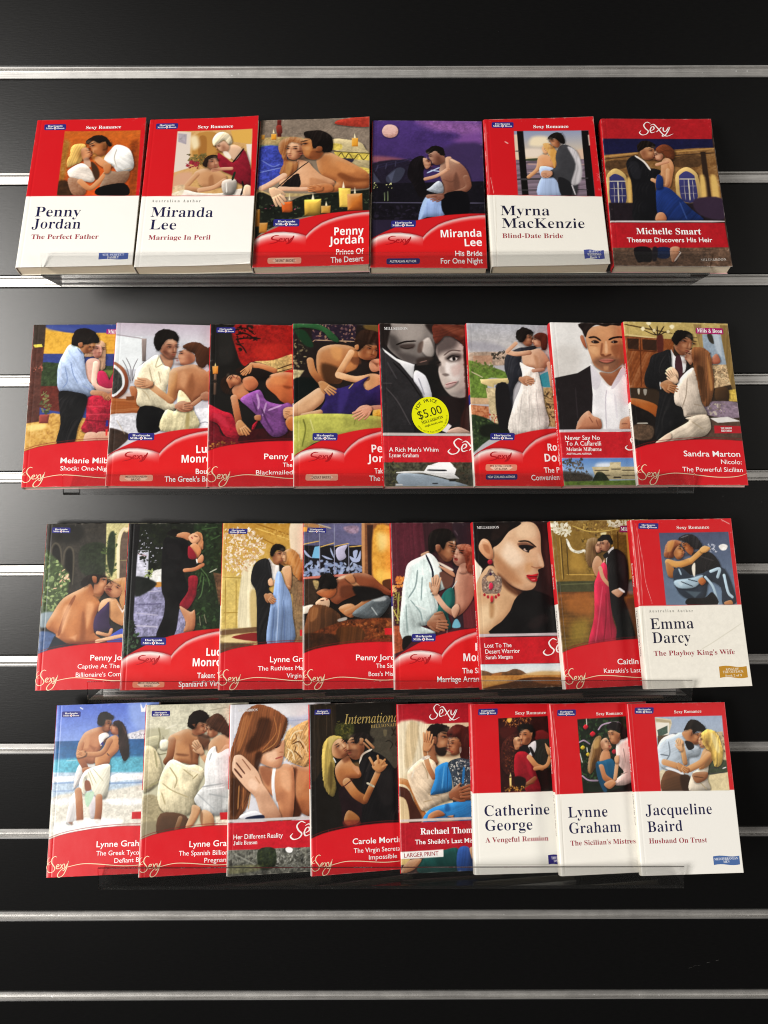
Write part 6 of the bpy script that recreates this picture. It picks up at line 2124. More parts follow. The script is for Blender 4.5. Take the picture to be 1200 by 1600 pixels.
        if kind == 'P' and sh >= 0.15 and lum < 0.17:
            a = math.radians(70); q1 = (U * math.sin(a) - V * math.cos(a) + 30 * s.n3[win]) / 10.0 + 700; i = np.floor(q1).astype(int); fr = q1 - i
            st = s.line[i % 4096] * (1 - fr) + s.line[(i + 1) % 4096] * fr
            c = c + (0.11 * np.clip(st - 0.45, 0, 1) * np.clip(0.6 + s.n3[win], 0, 1.2))[..., None] * np.array([1.0, 0.92, 0.85])
        if na: m += na * 1.05 * (0.55 * s.n2[win] + 0.6 * s.n1[win])
        if ka:
            a = math.radians(kang); q = (U * math.sin(a) - V * math.cos(a)) + 14 * s.n3[win]
            q1 = q / 9.0 + 500; i = np.floor(q1).astype(int); fr = q1 - i
            st = s.line[i % 4096] * (1 - fr) + s.line[(i + 1) % 4096] * fr
            q2 = q / 26.0 + 900; i = np.floor(q2).astype(int); fr = q2 - i
            st2 = s.line[i % 4096] * (1 - fr) + s.line[(i + 1) % 4096] * fr
            m += ka * 2.6 * (st * 0.55 + st2 * 0.45 - 0.5)
        if skin: c = np.where(m[..., None] < 1, c * np.maximum(m, 0.05)[..., None] ** np.array([0.85, 1.15, 1.3]), c + (np.array([1.0, 0.93, 0.84]) - c) * np.clip(m - 1, 0, 1)[..., None] * 0.9)
        else: c = c * m[..., None]
        c = np.clip(c, 0, 1)
        s.img[win] = s.img[win] * (1 - cov[..., None]) + c * cov[..., None]
    def face(s, p, yaw):
        """features of one printed face: p = bridge of the nose and chin, yaw -1 (profile left) .. 1 (profile right)"""
        a, b = p; h = np.hypot(*(b - a)); yv = (b - a) / h; xv = np.array([-yv[1], yv[0]])
        win = s.window(np.array([a - 1.6 * h, a + 1.6 * h, b]), 4)
        if win is None: return
        X = ((UU[win] - a[0]) * xv[0] + (VV[win] - a[1]) * xv[1]) / h; Y = ((UU[win] - a[0]) * yv[0] + (VV[win] - a[1]) * yv[1]) / h
        aw = abs(yaw); sg = 1 if yaw >= 0 else -1
        soft = max(0.05, 5.0 / h)
        def spot(x, y, rx, ry, k, col, rot=0.0):
            dx, dy = X - x, Y - y; c_, s_ = math.cos(rot), math.sin(rot)
            e = np.hypot((dx * c_ + dy * s_) / (rx + soft * 0.5), (-dx * s_ + dy * c_) / (ry + soft * 0.5))
            m = (np.clip(1.35 - e, 0, 1) ** 1.2 * k)[..., None]
            s.img[win] = s.img[win] * (1 - m) + np.array(hexrgb(col)) * m
        def mul(x, y, rx, ry, k, rot=0.0):
            dx, dy = X - x, Y - y; c_, s_ = math.cos(rot), math.sin(rot)
            e = ((dx * c_ + dy * s_) / rx) ** 2 + ((-dx * s_ + dy * c_) / ry) ** 2
            m = np.exp(-e)[..., None] * k
            s.img[win] = np.clip(s.img[win] * (1 - m * np.array([0.75, 1.0, 1.1])), 0, 1)
        nx = 0.42 * yaw
        far = 1 - 0.9 * max(0, aw - 0.35) / 0.65
        mul(-sg * 0.55 * (0.4 + aw), 0.45, 0.35, 0.6, 0.35)                 # shaded cheek away from the light of the other face
        mul(0.15 * sg, 1.02, 0.5, 0.16, 0.35)                              # under the chin
        for side in (-1, 1):
            near = side != sg or aw < 0.2
            w = 1.0 if near else far
            if w < 0.35: continue
            ex = nx * 0.75 + side * 0.40 * (1 - 0.45 * aw) * (1 if near else w)
            mul(ex, 0.02, 0.24 * w, 0.13, 0.45)
            spot(ex, -0.17, 0.20 * w, 0.022, 0.85, '1c100c', -0.12 * side)
            spot(ex, 0.02, 0.13 * w, 0.026, 0.95, '180e0c')
            spot(ex - 0.07 * w, 0.05, 0.04, 0.02, 0.35, 'e8dcd2')
        mul(nx * 0.95 - 0.06 * sg, 0.30, 0.07, 0.26, 0.22)
        spot(nx * 1.15, 0.22, 0.035, 0.20, 0.30, 'f4d4b4')
        mul(nx * 1.05, 0.50, 0.17, 0.05, 0.55)
        spot(nx * 0.82, 0.66, 0.17 * (1 - 0.35 * aw), 0.028, 0.75, '6a2420')
        spot(nx * 0.82, 0.715, 0.13 * (1 - 0.35 * aw), 0.026, 0.45, 'c06c5c')
        mul(nx * 0.8, 0.80, 0.16, 0.05, 0.3)
        spot(nx * 0.5 - sg * 0.26, 0.36, 0.15, 0.12, 0.22, 'f0c4a0')
        spot(nx * 0.5, -0.42, 0.22, 0.14, 0.20, 'f4d0ac')
    def hand(s, p, col, side):
        """a printed hand from the wrist to the fingertips: palm, four fingers with dark gaps, thumb on one side"""
        a, b = p; L_ = np.hypot(*(b - a)); d = (b - a) / L_; n = np.array([-d[1], d[0]]) * side
        c = hexrgb(col); hx = lambda k: ''.join('%02x' % int(255 * min(1, max(0, v))) for v in c * k)
        at = lambda t, o: a + d * L_ * t + n * L_ * o
        s.shape(['P', hx(1.0), 's3', 'f4'], np.array([at(-0.05, -0.13), at(0.25, -0.20), at(0.52, -0.20), at(0.55, 0.20), at(0.25, 0.22), at(-0.05, 0.13)]))
        w = 'w%.1f' % max(5.0, L_ * 0.105)
        for o, ln, sp in ((-0.165, 0.90, -0.22), (-0.055, 1.0, -0.08), (0.055, 0.98, 0.06), (0.16, 0.84, 0.20)):
            s.shape(['L', hx(1.06), w, 's4'], np.array([at(0.45, o), at(0.45 + (ln - 0.45) * 0.5, o + sp * 0.22), at(ln, o + sp * 0.36)]))
        for o, sp in ((-0.11, -0.15), (0.0, -0.01), (0.108, 0.13)):
            s.shape(['L', hx(0.48), 'w%.1f' % max(2.2, L_ * 0.025), 'o75'], np.array([at(0.50, o), at(0.72, o + sp * 0.28), at(0.88, o + sp * 0.40)]))
        s.shape(['L', hx(0.98), w, 's4'], np.array([at(0.10, 0.16), at(0.34, 0.30), at(0.56, 0.34)]))
    def scatter(s, tk, p):
        c1, c2, size, n = hexrgb(tk[1]), hexrgb(tk[2]), float(tk[3]), int(tk[4])
        lo, hi = p.min(0), p.max(0); k = 0; tries = 0
        while k < n and tries < n * 8:
            tries += 1
            q = lo + s.r.random(2) * (hi - lo)
            x, y = q; ins = False; j = len(p) - 1
            for i in range(len(p)):
                if (p[i][1] > y) != (p[j][1] > y) and x < (p[j][0] - p[i][0]) * (y - p[i][1]) / (p[j][1] - p[i][1]) + p[i][0]: ins = not ins
                j = i
            if not ins: continue
            k += 1
            a = s.r.random() * math.pi; rx = size * (0.5 + s.r.random() * 0.9); ry = rx * (0.25 + 0.5 * s.r.random())
            win = s.window(np.array([[x - rx, y - rx], [x + rx, y + rx]]), 6)
            if win is None: continue
            dx, dy = UU[win] - x, VV[win] - y
            e = np.hypot((dx * math.cos(a) + dy * math.sin(a)) / rx, (-dx * math.sin(a) + dy * math.cos(a)) / ry)
            cov = np.clip((1.25 - e) * 2, 0, 1)[..., None] * 0.9
            t = s.r.random() ** 1.3; s.img[win] = s.img[win] * (1 - cov) + (c1 * (1 - t) + c2 * t) * cov
    def develop(s):
        """the contrast and paper grain of a halftone print"""
        g = 1 + 0.022 * s.n1 + 0.016 * s.n2 + 0.03 * s.n3
        q = np.clip(s.img, 0, 1) ** 1.05 * g[..., None]
        q = q + 0.10 * (q - 0.45) * (1 - np.abs(2 * np.clip(q, 0, 1) - 1))
        gray = q.mean(-1, keepdims=True); s.img[:] = gray + (q - gray) * 0.94
    def mirror(s, seen):
        if not seen: return
        i0 = int(seen / DU)
        for i in range(i0, NX): s.img[:, i] = s.img[:, max(0, 2 * i0 - 1 - i)]
    def curve(s, name, dv=0):
        q = np.array(LAYOUT[name], float); q = q[np.argsort(q[:, 0])]
        return np.interp(US, q[:, 0], q[:, 1])[None, :] + dv
    def over(s, cov, col):
        cov = np.clip(cov, 0, 1)[..., None]; s.img[:] = s.img * (1 - cov) + col * cov
    def blob_band(s):
        red = hexrgb('cc1a20'); top = s.curve('B_TOP'); arc = s.curve('B_ARC')
        cusp = LAYOUT['B_ARC'][9][0]
        s.over((top - VV) / 8 + 0.5, red)
        s.over((np.clip(1 - (VV - arc) / 26, 0, 1) ** 1.5 * 0.55) * (VV > arc) * (VV < top), hexrgb('5a0a10'))
        dep = arc - VV
        s.over(dep / 8 + 0.5, hexrgb('d81c1f'))
        wl = np.where(UU < cusp, 95.0, 46.0)
        edge = np.where(UU < cusp, 0.97 * np.clip((cusp - UU) / 130 + 0.25, 0, 1), 0.80) * np.clip(1.25 - dep / wl, 0, 1) ** 1.4
        s.over(np.where(dep > -3, np.minimum(edge, 1), 0) * np.clip(dep / 7 + 0.5, 0, 1), hexrgb('f2e6e0'))
        s.over(np.clip(1 - np.abs(dep - 6) / 9, 0, 1) * 0.5, hexrgb('8c7c84'))
        s.over(np.clip(1 - UU / 45, 0, 1) * (dep > 0) * 0.35, hexrgb('7a1010'))
    def sweep_band(s):
        top = s.curve('C_TOP')
        s.over((np.clip(1 - np.abs(VV - top - 19) / 6, 0, 1)) * 0.75, hexrgb('7a1a1c'))
        s.over((top - VV) / 8 + 0.5, hexrgb('d01a24'))
        s.over(np.clip(1 - np.abs(VV - top) / 6, 0, 1) * 0.7, hexrgb('7c0f16'))
    def wear(s, amount):
        """rubbed, whitened paper along the edges and small scuffs"""
        d = np.minimum(np.minimum(UU, W * 1e4 - UU), np.minimum(VV, H * 1e4 - VV))
        s.over(np.clip(1 - d / 7, 0, 1) * (0.5 + 0.5 * s.n2) * amount, hexrgb('e8e0d4'))
        s.over(np.clip((s.n1 * 0.5 + s.n2 * 0.5 - 0.52) * 6, 0, 1) * np.clip(1 - d / 45, 0, 1) * amount * 0.5, hexrgb('e8ddd0'))

# ------------------------------------------------------------------ cover surface and lettering
def surf(x, y, b):
    """height of the cover above its own plane: rounded spine edge, hinge groove, lifted corners"""
    x = np.asarray(x, float); y = np.asarray(y, float)
    z = -0.0007 * np.clip(1 - x / 0.0016, 0, 1) ** 2
    z = z - 0.00022 * np.exp(-((x - 0.0046) / 0.0006) ** 2)
    if b['curl']:
        z = z + b['curl'] * np.clip((x - 0.05) / 0.057, 0, 1) ** 2 * (np.abs(y / H - 0.5) * 2) ** 2
    return z
def bold(s, up, low, dig=None):
    o = ''
    for c in s:
        if 'A' <= c <= 'Z': o += chr(up + ord(c) - 65)
        elif 'a' <= c <= 'z': o += chr(low + ord(c) - 97)
        elif dig and c.isdigit(): o += chr(dig + ord(c) - 48)
        else: o += c
    return o
def style(font, s):
    if font in ('S', 'SM', 'SB', 'SG'): return bold(s, 0x1D400, 0x1D41A, 0x1D7CE)
    if font == 'H': return bold(s, 0x1D5D4, 0x1D5EE, 0x1D7EC)
    if font == 'IS': return bold(s, 0x1D608, 0x1D622)
    if font == 'I': return bold(s, 0x1D434, 0x1D44E).replace(chr(0x1D455), chr(0x210E))
    return s
THIN = {'S': 0.017, 'SM': 0.009, 'SG': 0.013, 'I': 0.0}
FAT = {'IS': 0.012, 'GB': 0.007, 'HM': 0.011, 'H': 0.0}
_cache = {}
def request(font, text):
    key = (font, text)
    if key in _cache: return
    c = bpy.data.curves.new('text', 'FONT'); c.body = style(font, text); c.fill_mode = 'FRONT'; c.resolution_u = 3
    c.offset = FAT.get(font, 0.0)
    o = bpy.data.objects.new('text', c); COL.objects.link(o); _cache[key] = o
def harvest():
    dg = bpy.context.evaluated_depsgraph_get()
    for key, o in list(_cache.items()):
        if not isinstance(o, bpy.types.Object): continue
        ev = o.evaluated_get(dg); me = ev.to_mesh()
        v = np.zeros(len(me.vertices) * 3); me.vertices.foreach_get('co', v); v = v.reshape(-1, 3)[:, :2].copy()
        f = [tuple(pl.vertices) for pl in me.polygons]
        ev.to_mesh_clear()
        d = THIN.get(key[0], 0)
        if d and len(v):
            cnt = {}
            for q in f:
                for a, b_ in zip(q, q[1:] + q[:1]): cnt[(min(a, b_), max(a, b_))] = cnt.get((min(a, b_), max(a, b_)), 0) + 1
            nx = np.zeros(len(v)); nl = np.zeros((len(v), 2))
            for q in f:
                ar = sum(v[a][0] * v[b_][1] - v[b_][0] * v[a][1] for a, b_ in zip(q, q[1:] + q[:1]))
                sg = 1 if ar > 0 else -1
                for a, b_ in zip(q, q[1:] + q[:1]):
                    if cnt[(min(a, b_), max(a, b_))] == 1:
                        e = v[b_] - v[a]; n = np.array([e[1], -e[0]]) * sg
                        n = n / (np.hypot(*n) + 1e-9); nl[a] += n; nl[b_] += n
            ln = np.hypot(nl[:, 0], nl[:, 1]) + 1e-9
            v[:, 0] -= nl[:, 0] / ln * d
        cd_ = o.data; bpy.data.objects.remove(o); bpy.data.curves.remove(cd_)
        _cache[key] = (v, f)
def cap_height(font):
    v, f = _cache[(font, 'H')]; return v[:, 1].max()
class Layer:
    """flat lettering and badges, gathered into one mesh per part"""
    def __init__(s): s.v = []; s.f = []
    def add(s, v, f, h):
        o = len(s.v); s.v += [(x, y, h) for x, y in v]; s.f += [tuple(k + o for k in q) for q in f]
    def text(s, font, a, b_, c, text, h):
        vis = text.split('|')[0]; full = text.replace('|', '')
        v, f = _cache[(font, full)]; vv, _ = _cache[(font, vis)]
        x0, x1 = vv[:, 0].min(), vv[:, 0].max()
        a, b_, c = np.array(a), np.array(b_), np.array(c)
        ex = (b_ - a) / (x1 - x0); ey = (c - a) / cap_height(font)
        ey = np.array([-ex[1], ex[0]]) / np.hypot(*ex) * np.hypot(*ey)
        s.add([tuple(a + ex * (p[0] - x0) + ey * p[1]) for p in v], f, h)
    def stroke(s, p, w0, h, taper=True):
        p = smooth_open(np.array(p, float), 6); n = len(p)
        d = np.gradient(p, axis=0); d /= np.hypot(d[:, 0], d[:, 1])[:, None] + 1e-9
        nn = np.stack([-d[:, 1], d[:, 0]], 1); t = np.linspace(0, 1, n)
        # a broad-nib pen: down-strokes heavier than up-strokes
        w = w0 * (0.62 + 0.6 * np.abs(d @ np.array([0.35, -0.94]))) * (np.clip(np.minimum(t, 1 - t) * 6 + 0.35, 0, 1) if taper else 1)
        L_, R_ = p + nn * (w / 2)[:, None], p - nn * (w / 2)[:, None]
        s.add([tuple(q) for q in np.vstack([L_, R_])], [(i, n + i, n + i + 1, i + 1) for i in range(n - 1)], h)
    def poly(s, p, h):
        s.add([tuple(q) for q in p], [tuple(range(len(p)))], h)
    def build(s, name, col, parent, b):
        if not s.v: return None
        a = np.array(s.v); x, y = a[:, 0] * 1e-4, a[:, 1] * 1e-4
        z = surf(x, y, b) + a[:, 2] * 1e-3
        o = mesh(name, np.stack([x, y, z], 1), s.f, ink(col), parent)
        me = o.data                                       # every face looks away from the cover
        fl = [pl.index for pl in me.polygons if pl.normal.z < 0]
        if fl:
            me.flip_normals() if len(fl) == len(me.polygons) else None
        return o
def rounded(q, r):
    q = np.array(q, float); out = []
    n = len(q)
    for i in range(n):
        a, c, d = q[i - 1], q[i], q[(i + 1) % n]
        u = (a - c) / np.hypot(*(a - c)); w = (d - c) / np.hypot(*(d - c))
        for t in (0, 0.35, 0.65, 1):
            out.append(c + u * r * (1 - t) ** 2 + w * r * t ** 2)
    return np.array(out)
def waved(q):
    """a little flag: the top and bottom edges ripple"""
    a, b_, c, d = [np.array(k, float) for k in q]; t = np.linspace(0, 1, 9)
    hh = np.hypot(*(a - d)); up = (a - d) / hh
    e1 = [a + (b_ - a) * k + up * math.sin(k * 6.28) * hh * 0.07 for k in t]
    e2 = [c + (d - c) * k + up * math.sin((1 - k) * 6.28) * hh * 0.07 for k in t]
    return np.array(e1 + e2)
def between(q, u, v):
    a, b_, c, d = [np.array(k, float) for k in q]
    return (a + (b_ - a) * u) * (1 - v) + (d + (c - d) * u) * v

# ------------------------------------------------------------------ what each book is called, and how its spine looks
LABELS = {
 (0, 0): 'paperback with a blonde in white and a dark man before an orange sky',
 (0, 1): 'paperback with a man in a bath and a woman in a burgundy robe',
 (0, 2): 'paperback with a couple by a pool among candles above a red swoosh',
 (0, 3): 'paperback with a purple moonlit sky and a couple by a harbour railing',
 (0, 4): 'worn paperback with a couple seen from behind on a sunset verandah',
 (0, 5): 'paperback with a couple in gown and suit before a lit palace at night',
 (1, 0): 'paperback with a man in pale blue holding a woman in a frilly red skirt',
 (1, 1): 'paperback with a man in a cream shirt and a bare-backed woman in a bedroom',
 (1, 2): 'paperback with a couple on red drapes, the woman in purple satin',
 (1, 3): 'paperback with a reclining woman in a dark violet dress on green cloth',
 (1, 4): 'paperback with a yellow five dollar price sticker on a dark close-up of a couple',
 (1, 5): 'paperback with a white-gowned bride kissing a dark-suited man by a stone terrace',
 (1, 6): 'paperback with one man facing front in a white shirt and dark jacket',
 (1, 7): 'paperback with a long-haired woman in a beige suit below a chandelier',
 (2, 0): 'paperback with a bare-backed man kissing a woman beside ruined arches',
 (2, 1): 'paperback with a man in black and a woman in red in a leafy street',
 (2, 2): 'paperback with a woman in a pale blue gown in a gilded hall',
 (2, 3): 'paperback with a couple on a brown bedspread under frosted flower windows',
 (2, 4): 'creased paperback with a man in a white shirt and a woman in green satin',
 (2, 5): 'paperback with a woman in profile wearing a large ruby chandelier earring',
 (2, 6): 'paperback with a woman in a crimson evening gown and a man in a tuxedo',
 (2, 7): 'worn paperback with a man carrying a curly-haired woman against a blue sky',
 (3, 0): 'paperback with a couple standing in sea surf under a blue sky',
 (3, 1): 'paperback with a couple lying on pale sheets, the woman in a silver slip',
 (3, 2): 'paperback with a close-up of a brown-haired woman with a raised hand',
 (3, 3): 'dark paperback with a long-haired blonde and a man under gold script',
 (3, 4): 'paperback with a white larger print box and a couple on a sofa',
 (3, 5): 'paperback with a curly-haired woman in a red dress by a candle',
 (3, 6): 'paperback with a couple before a Christmas tree, the woman in teal',
 (3, 7): 'paperback with a man in pale blue holding a blonde on a sunny terrace',
}
SPINE_TEXT = {(0, 5): ('Michelle Smart', 'Theseus Discovers His Heir'), (1, 4): ('Lynne Graham', "A Rich Man's Whim"), (1, 5): ('Robyn Donald', ''),
 (1, 6): ('Melanie Milburne', 'Never Say No To A Caffarelli'), (1, 7): ('Sandra Marton', 'Nicolo: The Powerful Sicilian'),
 (2, 5): ('Sarah Morgan', 'Lost To The Desert Warrior'), (2, 6): ('Caitlin Crews', "Katrakis's Last"), (2, 7): ('Emma Darcy', "The Playboy King's Wife"),
 (3, 4): ('Rachael Thomas', "The Sheikh's Last"), (3, 5): ('Catherine George', 'A Vengeful Reunion'), (3, 6): ('Lynne Graham', "The Sicilian's Mistress"),
 (3, 7): ('Jacqueline Baird', 'Husband On Trust')}
# spine colour from the top: list of (fraction of the height from the top, colour)
def spine_bands(rc, kind):
    if kind == 'A': return [(0.0, 'd01a24'), (0.525, 'ece8dc')]
    if rc in ((1, 5), (2, 4)): return [(0.0, 'd01a24'), (0.45, '2a2a78'), (0.51, 'ece8e0')]
    if rc in ((0, 5), (1, 4), (1, 6), (3, 4), (2, 5)): return [(0.0, 'd01a24')]
    if kind == 'B': return [(0.0, 'd01a24'), (0.5, 'ece8e0')]
    return [(0.0, 'd01a24'), (0.505, 'ece8e0')]
CURL = {(0, 0): 0.0012, (0, 1): 0.0016, (0, 2): 0.0014, (0, 3): -0.0004, (0, 4): 0.0010, (0, 5): 0.0006, (1, 7): 0.0005, (2, 7): 0.0012, (3, 7): 0.0004}
WEAR = {(0, 4): 1.0, (2, 7): 1.0, (0, 5): 0.6, (3, 6): 0.7, (2, 4): 0.6, (3, 3): 0.6, (3, 5): 0.5}
BADGE_BLUE, WHITE = '2a2a7c', 'f6f4f4'

# ask Blender once for every piece of lettering
for font in ('S', 'SM', 'SB', 'SG', 'G', 'GB', 'H', 'HM', 'I', 'IS'): request(font, 'H')
for rc, tx in WORDS.items():
    for ln in tx.split('\n'):
        if ln.startswith('T '):
            hd, _, s = ln.split(':', 2); font = hd.split()[1]
            request(font, s.split('|')[0]); request(font, s.replace('|', ''))
for s in ('Harlequin', 'Mills', 'Boon'): request('SB', s)
for a, t in SPINE_TEXT.values():
    request('GB', a); request('G', t or 'x')
request('IS', 'exy'); request('G', '$5.00'); request('SM', 'MILLS&BOON'); request('GB', 'single books only')
ARC1, ARC2 = 'HOT PRICE', 'Offer valid from 25/06/13 to 30/09/13'
for c in set(ARC1 + ARC2):
    if c != ' ': request('GB', c)
bpy.context.view_layer.update()
harvest()

GROUP = 'paperback romances fanned on the acrylic shelves'
def build_book(rc):
    b = BOOKS[rc]; b['curl'] = CURL.get(rc, 0.0)
    mtx = book_matrix(b); t = b['thick']
    root = empty('paperback_book'); root.matrix_world = mtx
    tag(root, LABELS[rc], 'book', GROUP)
    # printed front cover
    pa = Painter(rc[0] * 10 + rc[1] + 3, 'cd1820' if b['kind'] == 'A' else '2a2220')
    pa.run(PRINT[rc], b['kind'] == 'A')
    if b['kind'] != 'A': pa.develop()
    pa.mirror(b['seen'])
    if b['kind'] == 'B': pa.blob_band()
    if b['kind'] == 'C': pa.sweep_band()
    pa.wear(WEAR.get(rc, 0.5))
    img = np.clip(pa.img, 0, 1)
    img = np.where(img <= 0.04045, img / 12.92, ((img + 0.055) / 1.055) ** 2.4) * 0.95
    x, y = UU * 1e-4, VV * 1e-4
    z = surf(x, y, b)
    n = NX * NY
    co = np.stack([x, y, z], -1).reshape(-1, 3)
    # skirt: the board's cut edge, 0.45 mm down
    ring = np.concatenate([np.arange(NX), (np.arange(1, NY) * NX + NX - 1), ((NY - 1) * NX + np.arange(NX - 2, -1, -1)), (np.arange(NY - 2, 0, -1) * NX)])
    low = co[ring].copy(); low[:, 2] -= 0.00045
    co2 = np.vstack([co, low])
    ii = (np.arange(NY - 1)[:, None] * NX + np.arange(NX - 1)[None, :]).reshape(-1)
    quads = np.stack([ii, ii + 1, ii + NX + 1, ii + NX], 1)
    k = np.arange(len(ring)); kn = (k + 1) % len(ring)
    sk = np.stack([ring[kn], ring[k], n + k, n + kn], 1)
    fa = np.vstack([quads, sk]).astype(np.int32)
    me = bpy.data.meshes.new('front_cover')
    me.vertices.add(len(co2)); me.vertices.foreach_set('co', co2.reshape(-1).astype(np.float32))
    me.loops.add(fa.size); me.loops.foreach_set('vertex_index', fa.reshape(-1))
    me.polygons.add(len(fa)); me.polygons.foreach_set('loop_start', np.arange(0, fa.size, 4, dtype=np.int32))
    me.polygons.foreach_set('use_smooth', np.concatenate([np.ones(len(quads), bool), np.zeros(len(sk), bool)]))
    me.update(calc_edges=True)
    ca = me.color_attributes.new('print', 'FLOAT_COLOR', 'POINT')
    rgba = np.ones((len(co2), 4), np.float32); rgba[:n, :3] = img.reshape(-1, 3); rgba[n:, :3] = 0.62
    ca.data.foreach_set('color', rgba.reshape(-1))
    me.materials.append(M_COVER)
    fo = bpy.data.objects.new('front_cover', me); COL.objects.link(fo); fo.parent = root
    # page block, back cover, spine
    e = 0.0009
    v, f = box_vf(0.0008, W - e, e, H - e, -t + 0.0005, -0.0010)
    v = [list(q) for q in v]
    pb = mesh('page_block', v, f, M_PAGES, root)
    v, f = box_vf(0.0004, W, 0, H, -t, -t + 0.00045)
    mesh('back_cover', v, f, ink('c8a0a0' if b['kind'] != 'A' else 'e0dccf'), root)
    sp_v, sp_f, mi = [], [], []
    bands = spine_bands(rc, b['kind'])
    mats = [ink(c) for _, c in bands]
    prof = [(-0.0000, -0.00075), (-0.0005, -0.0016), (-0.0007, -t * 0.35), (-0.0007, -t * 0.65), (-0.0005, -t + 0.0012), (0.0004, -t)]
    for q, (fr, c) in enumerate(bands):
        y1 = H * (1 - fr); y0 = H * (1 - (bands[q + 1][0] if q + 1 < len(bands) else 1.0))
        o = len(sp_v)
        for px, pz in prof: sp_v += [(px, y0, pz), (px, y1, pz)]
        for j in range(len(prof) - 1):
            sp_f.append((o + 2 * j, o + 2 * j + 1, o + 2 * j + 3, o + 2 * j + 2)); mi.append(q)
        # inner skin closes the strip
        o2 = len(sp_v)
        for px, pz in prof: sp_v += [(px + 0.0004, y0, pz), (px + 0.0004, y1, pz)]
        for j in range(len(prof) - 1):
            sp_f.append((o2 + 2 * j, o2 + 2 * j + 2, o2 + 2 * j + 3, o2 + 2 * j + 1)); mi.append(q)
            for s_ in (0, 1):
                aq = (o + 2 * j + s_, o + 2 * j + 2 + s_, o2 + 2 * j + 2 + s_, o2 + 2 * j + s_)
                sp_f.append(aq if s_ == 0 else aq[::-1]); mi.append(q)
    so = mesh('spine', sp_v, sp_f, mats, root)
    so.data.polygons.foreach_set('material_index', mi)
    if rc in SPINE_TEXT and t > 0.004:
        au, ti = SPINE_TEXT[rc]
        ly = Layer(); ch = min(0.36 * t, 0.0032)
        def run(font, s, ytop, span, lay):
            v_, f_ = _cache[(font, s)]; cap = cap_height(font); sc = min(ch / cap, span / max(1e-6, v_[:, 0].max()))
            zc = -t * 0.5 - sc * cap * 0.5
            o = len(lay.v)
            lay.v += [(-0.00078, ytop - q[0] * sc, zc + q[1] * sc) for q in v_]
            lay.f += [tuple(k_ + o for k_ in q) for q in f_]
        run('GB', au, H * 0.74, H * 0.27, ly)
        mesh('spine_lettering', ly.v, ly.f, ink('f0e8e4'), so)
        if ti:
            l2 = Layer(); run('G', ti, H * 0.46, H * 0.40, l2)
            mesh('spine_lettering', l2.v, l2.f, ink('f0e8e4' if len(bands) == 1 else '6a5a60'), so)
    # lettering, badges, flags
    pend = None
    texts = {}
    flags = []
    for ln in WORDS[rc].split('\n'):
        hd, _, rest = ln.partition(':'); tk = hd.split()
        if tk[0] in ('BADGE', 'MAGENTA', 'FLAG', 'PILL'):
            q = pts(rest)
            col = {'BADGE': BADGE_BLUE, 'MAGENTA': 'a81c64'}.get(tk[0]) or tk[1]
            ly = Layer()
            hh = np.hypot(*(q[0] - q[3]))
            if tk[0] == 'FLAG': ly.poly(waved(q)[::-1], 0.10)
            else: ly.poly(rounded(q, hh * (0.22 if tk[0] != 'PILL' else 0.3))[::-1], 0.10)
            po = ly.build({'BADGE': 'publisher_badge', 'MAGENTA': 'publisher_badge', 'FLAG': 'series_flag', 'PILL': 'series_badge'}[tk[0]], col, root, b)
            flags.append((q, po))
            if tk[0] == 'PILL' and col[0] == 'e':         # pale sheen printed across the middle of the pill
                l3 = Layer(); l3.poly([between(q, *k_) for k_ in ((0.25, 0.86), (0.75, 0.86), (0.86, 0.5), (0.75, 0.14), (0.25, 0.14), (0.14, 0.5))], 0.13)
                l3.build('pale_panel', 'f2c8b0', po, b)
            if tk[0] == 'BADGE':
                lt = Layer(); hx = q[0] - q[3]; up = hx * 0.25
                lt.text('SB', between(q, 0.16, 0.44), between(q, 0.84, 0.44), between(q, 0.16, 0.44) + up, 'Harlequin', 0.2)
                lt.text('SB', between(q, 0.07, 0.84), between(q, 0.40, 0.84), between(q, 0.07, 0.84) + up * 1.08, 'Mills', 0.2)
                lt.text('SB', between(q, 0.60, 0.84), between(q, 0.93, 0.84), between(q, 0.60, 0.84) + up * 1.08, 'Boon', 0.2)
                lt.build('badge_lettering', 'ffffff', po, b)
                dm = Layer(); dm.poly([between(q, 0.5, 0.96), between(q, 0.58, 0.70), between(q, 0.5, 0.46), between(q, 0.42, 0.70)], 0.22)
                dm.build('badge_emblem', 'f4f0f0', po, b)
                d2 = Layer(); d2.poly([between(q, 0.5, 0.84), between(q, 0.535, 0.70), between(q, 0.5, 0.58), between(q, 0.465, 0.70)], 0.26)
                d2.build('badge_emblem', 'c84860', po, b)
        elif tk[0] == 'T':
            a, s = rest.split(':', 1); q = pts(a); font, col = tk[1], tk[2]
            par = None
            for fq, po in flags:
                cx = (q[0] + q[1]) / 2
                if fq[:, 0].min() < cx[0] < fq[:, 0].max() and fq[:, 1].min() < cx[1] < fq[:, 1].max(): par = po
            name = {'S': 'author_name', 'H': 'author_name', 'GB': 'author_name', 'SG': 'author_name', 'I': 'series_title'}.get(font, 'book_title')
            if par: name = 'badge_lettering'
            elif s in ('Sexy Romance',) or s.startswith(('MILLS', 'BILL', 'Mil')): name = 'imprint_lettering'
            elif s.startswith(('Theseus', "The Sheikh's Last Mis")): name = 'book_title'
            elif s.startswith('Michelle') or s.startswith('Rachael'): name = 'author_name'
            elif s.startswith('A u s'): name = 'author_note'
            elif s in ('LARGER PRINT', 'AUSTRALIAN AUTHOR', 'DESERT BRIDES', 'MEDITERRANEAN', 'BRIDES', 'THE ORSINI', 'BROTHERS'): name = 'small_print'
            key = (name, col, id(par) if par else 0)
            if key not in texts: texts[key] = (Layer(), par)
            texts[key][0].text(font, q[0], q[1], q[2], s, 0.2 if par else 0.12)
        elif tk[0] == 'LOGO':
            ly = Layer()
